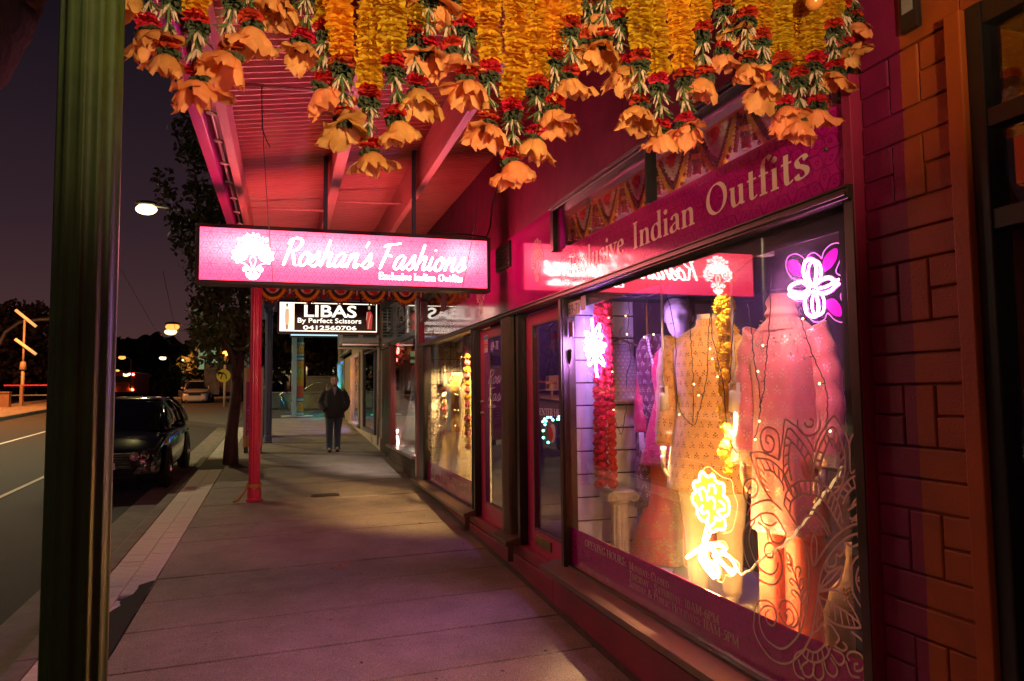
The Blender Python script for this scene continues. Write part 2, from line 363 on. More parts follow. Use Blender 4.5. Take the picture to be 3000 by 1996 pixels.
SCRIPT = {
'R': (.62, [[(.16,.98),(.12,.5),(.08,.0)],[(.0,.82),(.14,1.0),(.36,1.04),(.54,.92),(.5,.7),(.34,.56),(.14,.5)],[(.28,.54),(.4,.28),(.5,.06),(.62,.02)]]),
'F': (.62, [[(.24,.96),(.18,.5),(.1,.0)],[(.02,.86),(.16,.95),(.4,.97),(.68,1.02)],[(.16,.5),(.34,.53),(.46,.5)]]),
'o': (.46, [[(.24,.52),(.1,.42),(.05,.2),(.12,.02),(.26,.04),(.36,.24),(.34,.46),(.22,.53),(.28,.42),(.4,.36),(.5,.42)]]),
's': (.4, [[(-.04,.08),(.12,.3),(.24,.58),(.28,.34),(.3,.14),(.2,.0),(.06,.06)],[(.28,.1),(.36,.1),(.44,.22)]]),
'h': (.52, [[(.16,1.02),(.12,.5),(.06,.0)],[(.08,.2),(.2,.46),(.34,.54),(.36,.36),(.34,.1),(.42,.02),(.54,.16)]]),
'a': (.54, [[(.4,.48),(.26,.55),(.1,.42),(.05,.16),(.14,.01),(.28,.12),(.4,.46)],[(.41,.5),(.37,.16),(.43,.02),(.56,.16)]]),
'n': (.52, [[(.12,.54),(.09,.3),(.06,.0)],[(.08,.2),(.2,.46),(.33,.54),(.36,.38),(.34,.1),(.42,.02),(.54,.16)]]),
'i': (.28, [[(.12,.54),(.08,.22),(.13,.02),(.28,.16)],[(.17,.78),(.18,.84)]]),
"'": (.14, [[(.16,1.02),(.1,.8)]]),
' ': (.28, []),
}
def script_text(ink, txt, x, y, h, slant=.32, wt=.125, wx=1.0):
    for ch in txt:
        adv, st = SCRIPT[ch]
        for pts in st:
            pts = cat(pts, 6) if len(pts) > 2 else pts
            P = [(x+(p[0]+p[1]*slant)*h*wx, y+p[1]*h) for p in pts]
            v, f = ribbon(P, lambda a, b, t: h*wt*(.55+.45*abs(b))*(1 if .08 < t < .94 else .75)); ink.raw(v, f)
        x += adv*h*wx
    return x
def sans(txt, size, extr=0.0, off=0.0, sx=1.0):
    cu = bpy.data.curves.new('lettering', 'FONT'); cu.body = txt; cu.size = size; cu.offset = off
    cu.align_x = 'LEFT'; cu.resolution_u = 4
    ob = bpy.data.objects.new('lettering_source', cu); C.objects.link(ob)
    dg = bpy.context.evaluated_depsgraph_get(); me = bpy.data.meshes.new_from_object(ob.evaluated_get(dg))
    bpy.data.objects.remove(ob); bpy.data.curves.remove(cu)
    v = [(p.co.x*sx, p.co.y) for p in me.vertices]; f = [tuple(q.vertices) for q in me.polygons]
    bpy.data.meshes.remove(me)
    x0 = min(p[0] for p in v); x1 = max(p[0] for p in v); y0 = min(p[1] for p in v); y1 = max(p[1] for p in v)
    return v, f, (x0, x1, y0, y1)
def sans_in(ink, txt, x0, x1, y0, y1, off=0.0):
    """fit a sans-serif word into a rectangle"""
    v, f, b = sans(txt, 1.0, off=off)
    sx_, sy_ = (x1-x0)/(b[1]-b[0]), (y1-y0)/(b[3]-b[2])
    ink.raw([(x0+(p[0]-b[0])*sx_, y0+(p[1]-b[2])*sy_) for p in v], f)
def spiral(cx, cy, r, turns, a0, n=26, sgn=1, r1=.08):
    return [(cx+r*(1-(1-r1)*k/n)*math.cos(a0+sgn*2*math.pi*turns*k/n), cy+r*(1-(1-r1)*k/n)*math.sin(a0+sgn*2*math.pi*turns*k/n)) for k in range(n+1)]
def lotus(ink, cx, cy, s, w):
    """lotus-and-paisley ornament, about 2 units wide and 2.6 high before scaling by s"""
    T = lambda pts: [(cx+p[0]*s, cy+p[1]*s) for p in pts]
    L = lambda pts, cl=False, k=1: ink.line(T(pts), w*k, cl)
    for i, a in enumerate((90, 62, 118, 34, 146)):                     # crown petals
        a = math.radians(a); ln = 1.25 if i == 0 else 1.15 if i < 3 else 1.02
        c, q = math.cos(a), math.sin(a)
        for sc_ in (1.0, .72):
            P = []
            for t in np.linspace(0, 1, 13):
                P.append((t*ln*sc_, .24*sc_*math.sin(math.pi*t**.8)))
            pts = [(x*c-y*q, x*q+y*c) for x, y in P]+[(x*c+y*q, x*q-y*c) for x, y in reversed(P)]
            L(pts, True)
        for k in range(6):
            t = .35+.1*k; y1, y0 = .21*math.sin(math.pi*t**.8), .12*math.sin(math.pi*t**.8)
            for sg in (1, -1):
                L([(t*ln*c-sg*y1*q, t*ln*q+sg*y1*c), (t*ln*.98*c-sg*y0*q, t*ln*.98*q+sg*y0*c)], k=.8)
    for a in (76, 104, 48, 132):
        a = math.radians(a); L(spiral(1.12*math.cos(a), 1.12*math.sin(a), .13, 1.6, a, 18), k=.9)
    L(circ(0, 0, .5, 20, a0=math.radians(15), a1=math.radians(165))); L(circ(0, 0, .36, 18, a0=math.radians(10), a1=math.radians(170)))
    for k in range(9):
        a = math.radians(22+17*k); L([(.36*math.cos(a), .36*math.sin(a)), (.5*math.cos(a), .5*math.sin(a))], k=.8)
    for sg in (1, -1):                                                 # paisley scrolls each side
        L([(sg*x, y) for x, y in spiral(.62, -.1, .46, 1.9, math.radians(120), 34, -1)])
        L([(sg*x, y) for x, y in spiral(.62, -.1, .36, 1.7, math.radians(120), 30, -1)], k=.8)
        L([(sg*p[0], p[1]) for p in cat([(.05,.1),(.2,.3),(.5,.42),(.9,.3),(1.1,-.05),(.95,-.45),(.5,-.6),(.2,-.85),(.06,-1.2)], 6)])
        L([(sg*x, y) for x, y in spiral(.42, -.95, .2, 1.6, math.radians(200), 20, -1)])
        for k in range(5):
            a = math.radians(100-40*k); L(circ(sg*(.62+.5*math.cos(a)), -.1+.5*math.sin(a), .07, 8), True, .8)
        L([(sg*p[0], p[1]) for p in cat([(.0,-.1),(.16,-.35),(.08,-.7),(.0,-1.0)], 6)])
    for k in range(5):
        a = math.radians(-150+30*k); L(circ(.22*math.cos(a), -1.15+.22*math.sin(a), .12, 10), True)
    L(circ(0, -1.15, .16, 12), True); L(circ(0, -1.15, .38, 16, a0=math.radians(180), a1=math.radians(360)))
def leaf_grid(ink, x0, x1, y0, y1, s, w):
    """six-petalled leaf pattern with little hearts"""
    def seg(pts):
        run = []
        for p in pts:
            if x0 <= p[0] <= x1 and y0 <= p[1] <= y1: run.append(p)
            else:
                if len(run) > 1: ink.line(run, w)
                run = []
        if len(run) > 1: ink.line(run, w)
    ny = int((y1-y0)/(s*.866))+3; nx = int((x1-x0)/s)+3
    for j in range(-1, ny):
        for i in range(-1, nx):
            cx = x0+(i+.5*(j % 2))*s; cy = y0+j*s*.866
            for k in range(6):
                a = math.radians(90+60*k); c, q = math.cos(a), math.sin(a)
                P = [(t*s*.56, s*.155*math.sin(math.pi*min(1, t)**1.35)) for t in np.linspace(.03, 1, 9)]
                pts = [(cx+x*c-y*q, cy+x*q+y*c) for x, y in P]+[(cx+x*c+y*q, cy+x*q-y*c) for x, y in reversed(P)]
                seg(pts)
                H = [(.27,0),(.36,.05),(.4,.03),(.385,0),(.4,-.03),(.36,-.05),(.27,0)]
                seg([(cx+s*(x*c-y*q), cy+s*(x*q+y*c)) for x, y in H])
def facade_map(X, flip=1):
    """print on the shop front: x = distance along the wall from its right end (reads left to right seen from the street)"""
    return lambda x, y, i: (X-4e-5*(i % 41), -x, y)
# ================================================================== THE SETTING
def sheet(name, xs, ys, off, m, kind='structure', parent=None, extra=None):
    """a sheet that follows the street's slope; off = height over the slope line"""
    v = []; f = []
    for y in ys:
        for x in xs: v.append((x, y, gz(y)+off))
    n = len(xs)
    for j in range(len(ys)-1):
        for i in range(n-1): f.append((j*n+i, j*n+i+1, (j+1)*n+i+1, (j+1)*n+i))
    mb = MB(); mb.add(v, f); o = mb.build(name, m, parent, smooth=True)
    if kind: o['kind'] = kind
    return o
asphalt = M('asphalt', (.024,.022,.021), .82, var=.45, scale=30, bump=.7, bscale=160, dirt=.3)
dirt_m = M('bare_earth', (.05,.042,.032), .95, var=.3, scale=3, bump=.5, bscale=20)
concrete = M('path_concrete', (.27,.215,.19), .62, var=.30, scale=2.3, bump=.5, bscale=150, dirt=.6)
def speckle(m, amount=.55, scale=170):
    """fine dark and light grit over the base colour"""
    t = m.node_tree; b = t.nodes['Principled BSDF']; src = b.inputs['Base Color'].links[0].from_socket
    tcx = nd(t, 'TexCoord'); n1 = nd(t, 'TexNoise'); n1.inputs['Scale'].default_value = scale; n1.inputs['Detail'].default_value = 3; t.links.new(tcx.outputs['Object'], n1.inputs['Vector'])
    n2 = nd(t, 'TexVoronoi'); n2.inputs['Scale'].default_value = scale*.22; t.links.new(tcx.outputs['Object'], n2.inputs['Vector'])
    r1 = nd(t, 'MapRange'); r1.inputs[1].default_value = .35; r1.inputs[2].default_value = .65; r1.inputs[3].default_value = 1-amount; r1.inputs[4].default_value = 1+amount*.8; t.links.new(n1.outputs[0], r1.inputs[0])
    spot_ = math_(t, 'SUBTRACT', 1.0, math_(t, 'MULTIPLY', math_(t, 'LESS_THAN', n2.outputs['Distance'], .13), .5))
    vm = t.nodes.new('ShaderNodeVectorMath'); vm.operation = 'SCALE'; t.links.new(src, vm.inputs[0]); t.links.new(math_(t, 'MULTIPLY', r1.outputs[0], spot_), vm.inputs['Scale'])
    t.links.new(vm.outputs[0], b.inputs['Base Color'])
speckle(concrete)
kerb_m = M('kerb_concrete', (.19,.16,.135), .8, var=.3, scale=4, bump=.3, bscale=60, dirt=.6)
paver_m = M('pale_paver', (.74,.71,.60), .72, var=.16, scale=9, bump=.2, bscale=80, dirt=.3)
joint_m = M('joint_sand', (.045,.04,.035), .95, var=.3, scale=20)
YS = [-8, -2, 2, 6, 10, 14, 18, 22, 26, 30, 34, 38, 42, 46, 50, 54, 58, 62, 80, 120, 300, 900]
sheet('ground', [-400, -60, -12, 8, 60, 400], YS, -.30, dirt_m)
sheet('road', [-9.6, -6, -2.0], [y for y in YS if y <= 120], -.13, asphalt)
sheet('side_street', [-2.0, 0, 14], [30.2, 34, 38, 42], -.126, asphalt)
sheet('street_gutter', [-2.02, -1.62], [y for y in YS if y <= 26]+[24.5], -.122, kerb_m)
speckle(asphalt, .7, 120); speckle(paver_m, .25, 200)
line_m = M('road_paint', (.55,.55,.5), .6, var=.3, scale=20, dirt=.5)
sheet('lane_line', [-6.82, -6.72], [8, 14, 20, 26, 30], -.122, line_m)
sheet('parking_line', [-4.06, -3.98], [10.2, 12, 15.4], -.121, line_m)
sheet('far_footpath', [-12.6, -9.75], [2, 14, 26, 30, 34, 38, 42, 46, 50], .0, concrete)
# far kerb
mb = MB()
ys = [2, 14, 26, 30, 34, 38, 42, 46, 50]
for a, b in zip(ys[:-1], ys[1:]):
    mb.add([(-9.75,a,gz(a)-.14),(-9.6,a,gz(a)-.14),(-9.6,a,gz(a)+.0),(-9.75,a,gz(a)+.004),(-9.75,b,gz(b)-.14),(-9.6,b,gz(b)-.14),(-9.6,b,gz(b)),(-9.75,b,gz(b)+.004)],
           [(1,5,6,2),(2,6,7,3)])
mb.build('far_kerb', kerb_m)['kind'] = 'structure'
# near kerb: single kerb stones
mb0 = tag(MB().add([(0,0,0)]*3, [(0,1,2)]).build('kerb', kerb_m), kind='structure')
base = MB(); base.add([(-1.62,-4,gz(-4)-.2),(-1.46,-4,gz(-4)-.2),(-1.46,24,gz(24)-.012),(-1.62,24,gz(24)-.012)], [(0,1,2,3)])
me_old = mb0.data; mb0.data = base.mesh('kerb', joint_m); bpy.data.meshes.remove(me_old)
for i in range(23):
    y0, y1 = -3+1.2*i+.006, -3+1.2*(i+1)-.006
    k = MB()
    k.prism([(-1.62,-.16),(-1.455,-.16),(-1.455,.0),(-1.58,-.004),(-1.612,-.03)], 'y', y0, y1)
    k.v = [(x, y, z+gz(y)) for x, y, z in k.v]
    k.build('kerb_stone', kerb_m, mb0, bevel=.006)
# footpath: bedding sheet, concrete slabs, pale paver strip
fp = sheet('footpath', [-1.46, -1.0, 2.3], [-4, 4, 12, 20, 30.2], -.03, joint_m)
SK = .08
fp_end = 27.6
ymarks = [-4, -2.6, -1.2, -.1, .6, 1.3, 2.0, 2.7] + [3.03+.69*i+rnd.uniform(-.04,.04) for i in range(0, 36)]
for a, b in zip(ymarks[:-1], ymarks[1:]):
    if b > fp_end: break
    a += .007; b -= .007; d = rnd.uniform(-.003, .003)
    q = [(-1.03, a-1.03*SK), (1.98, a+1.98*SK), (1.98, b+1.98*SK), (-1.03, b-1.03*SK)]
    k = MB(); k.prism(q, 'z', -.08, 0)
    k.v = [(x, y, z+gz(y)+d) for x, y, z in k.v]
    k.build('slab', concrete, fp, bevel=.006)
pm = MB().box(-.099, .099, -.066, .066, -.05, 0).mesh('paver', paver_m)
tilt = math.atan(S0)
def paver(x, y):
    o = bpy.data.objects.new('paver', pm); link(o, fp)
    o.location = (x, y, gz(y)+rnd.uniform(-.002, .002)+.001); o.rotation_euler = (tilt+rnd.uniform(-.006,.006), rnd.uniform(-.006,.006), rnd.uniform(-.008,.008))
    o.scale = (1, rnd.uniform(.985, 1.0), 1)
n_p = 0
far = MB()
y = -.9
while y < 23.5:
    for c, x in enumerate((-1.345, -1.14)):
        broken = (c == 1 and 4.9 < y < 6.95)
        if 14.15 < y < 15.6: continue                    # earth square round the street tree
        if broken and y > 6.3: broken = rnd.random() < .5
        if broken: continue
        if y > 2.5 and y < 14.2: paver(x, y)
        elif y > 15: far.box(x-.099, x+.099, y-.066, y+.066, gz(y)-.05, gz(y)+.002)
        elif y <= 2.5: far.box(x-.099, x+.099, y-.066, y+.066, gz(y)-.05, gz(y)+.002)
    y += .136
tag(far.build('small_pavers', paver_m, fp), kind='stuff')
# ragged tar patch where pavers are missing
P = [(-1.245,4.9),(-1.03,4.6),(-1.03,7.0),(-1.1,6.98)]
prev = [(-1.245+rnd.uniform(-.03,.04)-(.05 if 5.2 < yy < 6 else 0), yy) for yy in np.arange(6.9, 4.9, -.09)]
P = [(-1.245,4.85),(-1.035,4.6),(-1.035,7.02)] + [(min(-1.05, x+max(0,(yy-6.0))*.14), yy) for x, yy in prev]
k = MB(); k.v = [(x, yy, gz(yy)+.006) for x, yy in P]; k.f = [tuple(range(len(P)))]; k.m = [0]
tag(k.build('tar_patch', M('tar', (.012,.011,.011), .9, var=.4, scale=40, bump=1, bscale=90)), kind='structure')
mb = MB(); mb.add([(-1.46,14.1,gz(14.1)+.0),(-.55,14.15,gz(14.15)+.004),(-.55,15.55,gz(15.55)+.004),(-1.46,15.6,gz(15.6))], [(0,1,2,3)])
tag(mb.build('tree_pit_soil', dirt_m), kind='structure')
# paint mark, stains, drain box
ink = Ink(); ink.line([(.36,7.05),(.62,7.1)], .018); ink.line([(.5,6.93),(.49,7.07)], .02); ink.line([(.41,6.9),(.56,6.92)], .016); ink.line([(.54,7.1),(.57,7.2)], .012)
tag(ink.build('utility_mark', M('orange_spray', (.45,.13,.02), .8, var=.5, scale=40), lambda x, y, i: (x, y, gz(y)+.006+2e-5*(i % 9))), 'faded orange spray-painted T mark on the concrete footpath', 'paint mark')
st = M('gum_stain', (.06,.05,.045), .8, var=.3)
k = MB()
for _ in range(70):
    x, y = rnd.uniform(-.9, 1.8), rnd.uniform(2.2, 13); r = rnd.uniform(.004, .014)
    k.add([(x+r*math.cos(a)*rnd.uniform(.7,1.3), y+r*math.sin(a)*rnd.uniform(.8,1.6), gz(y)+.005) for a in np.linspace(0, 5.5, 8)], [tuple(range(8))])
tag(k.build('gum_spots', st), kind='stuff')
lf = M('dry_leaf', (.10,.05,.02), .8)
for li_, (x, y) in enumerate(((.46,4.72),(.5,4.42),(1.5,8.6),(1.35,8.2),(1.62,9.0),(.7,10.2),(-.5,11.2))):
    r = .022
    k = MB(); k.add([(-r,0,.002),(-.3*r,.5*r,.008),(r,.1*r,.004),(.2*r,-.5*r,.009)], [(0,1,2,3)])
    o = k.build('fallen_leaf', lf, loc=(x, y, gz(y)+.006), rz=rnd.uniform(0,6)); tag(o, 'small dry leaf on the footpath, '+('right one of the close pair in front','nearest to the camera, left one of the close pair','under the closed left door','by the ribbed door column','under the phone number window','just in front of the drain grate','near the foot of the pink post')[li_], 'leaf', 'dry leaves on the footpath')
# grate
g = thing('drain_grate', 'small slotted metal drain grate set into the footpath near the pink post', 'drain grate', (.55, 10.85, gz(10.85)+.006))
gm = M('grate_steel', (.13,.115,.1), .5, metal=.6, var=.3, scale=12)
k = MB()
k.box(-.19,.19,-.1,-.085,0,.012); k.box(-.19,.19,.085,.1,0,.012); k.box(-.19,-.175,-.085,.085,0,.012); k.box(.175,.19,-.085,.085,0,.012); k.build('frame', gm, g)
box('hollow', M('grate_dark', (.01,.01,.01), .9, var=0), (-.175,.175,-.085,.085,-.002,.002), g, bevel=0)
bm_ = MB().box(-.009,.009,-.084,.084,.002,.011).mesh('bar', gm)
for i in range(9):
    o = bpy.data.objects.new('bar', bm_); link(o, g); o.location = (-.155+.039*i, 0, 0)

# ================================================================== THE SHOP FRONT
magenta = M('magenta_render', (.42,.012,.15), .5, var=.10, scale=5, bump=.12, bscale=140, dirt=.15)
maroon = M('dark_red_paint', (.30,.018,.055), .5, var=.16, scale=5, bump=.25, bscale=90, dirt=.35)
pinkpaint = M('pink_door_paint', (.55,.035,.14), .38, var=.10, scale=5, bump=.08, bscale=60, dirt=.12)
bronze = M('bronze_aluminium', (.075,.045,.035), .36, metal=.55, var=.2, scale=7, spec=.6)
bronze_hi = M('brown_trim', (.17,.10,.075), .4, metal=.3, var=.2, scale=9)
blackf = M('black_frame', (.012,.010,.010), .35, var=.2, scale=8, spec=.6)
vinyl = M('magenta_vinyl', (.50,.006,.25), .10, var=.06, scale=3, coat=.55, spec=.5)
vinyl_line = M('vinyl_pattern', (.25,.002,.12), .12, var=0, coat=.9, spec=.9)
vinyl_letter = M('cream_lettering', (.88,.66,.56), .3, var=.05, scale=6, coat=.5)
glass = GLASS('window_glass', .085); dusty_glass = GLASS('dusty_window_glass', .085, dust=.012)
twocol = M('two_colour_wall', (.42,.012,.10), .55, var=.1, scale=5, bump=.22, bscale=150)
def paint_split(m, yb, ca, cb):
    """walls painted in two colours that meet at world Y = yb"""
    t = m.node_tree; b = t.nodes['Principled BSDF']
    g_ = nd(t, 'NewGeometry'); sp = nd(t, 'SeparateXYZ'); t.links.new(g_.outputs['Position'], sp.inputs[0])
    nz = nd(t, 'TexNoise'); nz.inputs['Scale'].default_value = 30; t.links.new(g_.outputs['Position'], nz.inputs['Vector'])
    e = math_(t, 'ADD', sp.outputs['Y'], math_(t, 'MULTIPLY', math_(t, 'SUBTRACT', nz.outputs[0], .5), .006))
    mxx = nd(t, 'Mix', data_type='RGBA'); t.links.new(math_(t, 'GREATER_THAN', e, yb), mxx.inputs[0])
    mxx.inputs[6].default_value = (*cb, 1); mxx.inputs[7].default_value = (*ca, 1)
    n2 = nd(t, 'TexNoise'); n2.inputs['Scale'].default_value = 7; n2.inputs['Detail'].default_value = 7
    t.links.new(g_.outputs['Position'], n2.inputs['Vector'])
    m2 = nd(t, 'Mix', data_type='RGBA', blend_type='MULTIPLY'); m2.inputs[0].default_value = .5
    cr_ = nd(t, 'ValToRGB'); cr_.color_ramp.elements[0].color = (.45,.45,.45,1); cr_.color_ramp.elements[0].position = .3; cr_.color_ramp.elements[1].position = .65
    t.links.new(n2.outputs[0], cr_.inputs[0]); t.links.new(mxx.outputs[2], m2.inputs[6]); t.links.new(cr_.outputs[0], m2.inputs[7])
    t.links.new(m2.outputs[2], b.inputs['Base Color'])
paint_split(twocol, 1.965, (.20,.004,.06), (.34,.065,.008))
shop = thing('clothing_shop', 'magenta clothing shop front with lit display windows and patterned signboards', 'shop', (2, 6.7, .3))
def S(o): o.parent = shop; o.matrix_parent_inverse = Matrix.Translation((-2, -6.7, -.3)); return o
def SB(name, m, dims, bevel=.003): return S(box(name, m, dims, bevel=bevel))
# upper wall in painted sheets
yb = [11.36, 10.2, 9.0, 7.8, 6.6, 5.33, 4.13, 2.93, 1.73, .5, -1.2, -3]
for a, b in zip(yb[:-1], yb[1:]):
    z0 = 3.255 if a > 2.2 else 2.975
    if a > 2.2 and b < 2.15:
        SB('wall_panel', twocol, (2.0, 2.14, 2.152, a-.002, 3.255, 4.6), .002)
        SB('wall_panel', twocol, (2.0, 2.14, b+.002, 2.148, 2.975, 4.6), .002)
    else: SB('wall_panel', twocol, (2.0, 2.14, b+.002, a-.002, z0, 4.6), .002)
# signboards (vinyl faced) with printed pattern and lettering
def board(y0, y1, z0, z1, X=1.985, pat=True, s=.19):
    o = SB('signboard', vinyl, (X, 2.02, y0, y1, z0, z1), .0015)
    if pat:
        ink = Ink(); leaf_grid(ink, -y1+.01, -y0-.01, z0+.01, z1-.01, s, .0042)
        p = ink.build('printed_pattern', vinyl_line, facade_map(X-.0012)); p.parent = o
    return o
b1 = board(2.21, 5.196, 2.56, 2.89); b2 = board(5.2, 8.096, 2.56, 3.25, pat=False); b3 = board(8.1, 11.04, 2.56, 2.89, pat=False)
ink = Ink(); 
e1 = serif_text(ink, 'Exclusive', -5.03, 2.665, .155, sp=.035, wx=1.0)
x0 = -3.99
e2 = serif_text(ink, 'Indian', x0, 2.665, .155, sp=.035)
k = (0.80)/(e2-x0)
ink = Ink(); serif_text(ink, 'Exclusive', -5.03, 2.665, .155, sp=.035, wx=.93/(e1+5.03), weight=1.05); serif_text(ink, 'Indian', -3.99, 2.665, .155, sp=.035, wx=.72/(e2-x0), weight=1.05)
e3 = serif_text(Ink(), 'Outfits', -3.18, 2.665, .155, sp=.035)
serif_text(ink, 'Outfits', -3.18, 2.665, .155, sp=.035, wx=.77/(e3+3.18), weight=1.05)
p = ink.build('lettering', vinyl_letter, facade_map(1.9825)); p.parent = b1
o = MB(); o.lathe([(.001,-.012),(.008,-.010),(.009,0)], 10, (1.985,2.32,2.74), 'x'); q = o.build('screw', bronze, None, True); q.parent = b1
ink = Ink(); lotus(ink, -5.75, 2.93, .13, .006); q = ink.build('lotus_print', vinyl_letter, facade_map(1.9825)); q.parent = b2
ink = Ink(); lotus(ink, -7.6, 2.88, .15, .006); q = ink.build('lotus_print', vinyl_letter, facade_map(1.9825)); q.parent = b2
ink = Ink(); e4 = script_text(Ink(), 'Roshan', 0, 0, .16); script_text(ink, 'Roshan', -10.95, 2.62, .17, wx=1.4); q = ink.build('lettering', M('faint_print', (.45,.12,.2), .3, var=0, coat=.6), facade_map(1.9825)); q.parent = b3
# vent recess in the middle board
v0, v1 = on_x(1459, 720, 1.98), on_x(1497, 815, 1.98)
ve = SB('vent', blackf, (1.955, 1.984, v1.y+.0, v0.y, 2.98, 3.22), .003)
lm = MB().box(-.012, .0, 0, abs(v0.y-v1.y)-.02, 0, .012).mesh('louver', blackf)
for i in range(6):
    o = bpy.data.objects.new('louver', lm); link(o, ve); o.location = (1.953, v1.y+.01, 3.0+.035*i); o.rotation_euler = (0, .5, 0)
# transoms: frame and glass
def transom(y0, y1):
    f = SB('transom_frame', blackf, (1.95, 2.03, y0, y1, 3.205, 3.253), .003)
    k = MB(); k.box(1.93,1.95,y0,y1,3.22,3.232); k.box(1.94,1.95,y0,y1,3.24,3.25)
    k.box(1.945,2.03,y1-.06,y1,2.892,3.205); k.box(1.955,2.03,y0,y0+.04,2.892,3.205); k.box(1.96,2.03,(y0+y1)/2-.006,(y0+y1)/2+.006,2.892,3.205)
    split_boxes(k, 'frame_bar', blackf, f)
    g_ = MB().box(1.996,2.002,y0+.04,y1-.06,2.892,3.205).build('glass', glass); g_.parent = f
transom(2.21, 5.32); transom(8.11, 11.1)
# head rail under the signboards
k = MB()
k.box(1.93, 2.03, 2.16, 11.3, 2.505, 2.558); k.box(1.915, 1.93, 2.16, 11.3, 2.515, 2.53); k.box(1.92,1.93,2.16,11.3,2.545,2.555)
S(k.build('head_rail', bronze, bevel=.002))
# display windows
def window(y0, y1, z0, z1, X=2.0, jl=.06, jr=.05, m=bronze, pane=None):
    f = SB('window_frame', m, (X-.05, X+.05, y1, y1+jl, z0-.06, z1), .003)
    k = MB(); k.box(X-.05, X+.05, y0-jr, y0, z0-.06, z1); k.box(X-.04, X+.05, y0, y1, z0-.06, z0)
    k.box(X-.062, X-.05, y1+.012, y1+jl-.01, z0-.06, z1)
    split_boxes(k, 'frame_bar', m, f)
    g_ = MB().box(X-.003, X+.003, y0, y1, z0, z1).build('glass', pane or dusty_glass); g_.parent = f
    return f
w1 = window(2.205, 5.10, .575, 2.505, jl=.07, jr=.045)
w2 = window(7.93, 10.8, .565, 2.505, jl=.40, jr=.02, m=blackf, pane=glass)
# black blind border behind the big window, vinyl bands along the bottoms
k = MB(); k.box(2.005,2.009,2.2,5.10,2.415,2.504); k.box(2.005,2.009,2.2,2.298,.84,2.415)
q = k.build('blackout_border', M('black_film', (.006,.006,.007), .5, var=0), None); q.parent = w1
def band(f, y0, y1, z0, z1, s=.14):
    o = MB().box(1.9935, 1.9965, y0, y1, z0, z1).build('vinyl_band', vinyl); o.parent = f
    ink = Ink(); leaf_grid(ink, -y1+.01, -y0-.01, z0+.008, z1-.008, s, .0035)
    q = ink.build('printed_pattern', vinyl_line, facade_map(1.9928)); q.parent = o
    return o
v1_ = band(w1, 2.206, 3.5832, .576, .84); v1b = band(w1, 3.5838, 5.098, .576, .84)
v2_ = band(w2, 7.932, 10.798, .566, .835)
vl2 = M('dim_lettering', (.74,.52,.48), .35, var=.05, coat=.4)
ink = Ink()
def fit(txt, x, y, h, x1, **kw):
    e = serif_text(Ink(), txt, x, y, h, **kw); serif_text(ink, txt, x, y, h, wx=(x1-x)/(e-x), **kw)
fit('OPENING HOURS:', -4.84, .755, .05, -4.19, weight=1.0)
fit('Monday: Closed', -4.15, .752, .045, -3.66, smallcaps=True)
fit('Tuesday - Saturday: 10AM-6PM', -4.15, .70, .045, -3.18, smallcaps=True)
fit('Sunday & Public Holidays: 11AM-5PM', -4.15, .648, .045, -3.02, smallcaps=True)
q = ink.build('lettering', vl2, facade_map(1.991)); q.parent = v1b
ink = Ink(); fit('Phone: 9792 5688', -9.85, .665, .115, -8.3, smallcaps=True)
q = ink.build('lettering', vl2, facade_map(1.991)); q.parent = v2_
# sills and plinth
def sill(y0, y1, ends=True):
    k = MB(); k.prism([(1.845,.497),(2.03,.497),(2.03,.565),(1.95,.56),(1.86,.535),(1.845,.53)], 'y', y0, y1)
    k.box(1.835,1.846,y0-.004,y1+.004,.49,.532)
    if ends: k.box(1.85,1.9,y0-.012,y0-.0045,.36,.53)
    return S(k.build('sill', bronze_hi, bevel=.003))
sill(2.15, 5.36); sill(7.84, 11.36); sill(6.25, 6.70)
for a, b in ((2.15, 5.4), (5.404, 7.9), (7.904, 11.36)):
    SB('plinth', maroon, (1.965, 2.1, a, b, .402, .495), .004)
    SB('plinth', maroon, (1.955, 2.1, a+.003, b-.003, -.2, .396), .004)
k = MB(); k.prism([(1.93,-.2),(1.96,-.2),(1.96,.03),(1.93,.015)], 'y', 0, 9.2)
k.v = [(x, y+2.15, z+gz(y+2.15)) for x, y, z in k.v]; S(k.build('skirting', M('grimy_skirting', (.07,.03,.028), .8, var=.4, scale=9, bump=.4), bevel=.004))
# posts between the bays
SB('post', blackf, (1.96, 2.06, 7.825, 7.905, .5, 2.505))
SB('post', blackf, (1.96, 2.06, 6.225, 6.30, .5, 2.505))
SB('post', maroon, (1.94, 2.1, 11.2, 11.42, -.2, 4.6))
# pleated metal column between the doors
pc = S(box('pleated_column', M('brown_metal', (.2,.135,.10), .5, metal=.4, var=.15), (1.93, 2.0, 6.42, 6.60, .56, 2.505)))
k = MB()
for i in range(5): k.box(1.922, 1.929, 6.43+.034*i, 6.448+.034*i, .56, 2.5)
for i in range(3): k.box(1.94+.02*i, 1.952+.02*i, 6.412, 6.419, .56, 2.5)
split_boxes(k, 'column_rib', MATS['brown_metal'], pc)
SB('trim', bronze_hi, (1.925, 2.06, 6.605, 6.66, .5, 2.505)); SB('trim', bronze_hi, (2.002, 2.05, 6.40, 6.43, .5, 2.505)); SB('post', blackf, (2.003,2.06,6.44,6.60,.5,2.505)); SB('post', blackf, (2.003,2.06,6.31,6.395,.5,2.505))
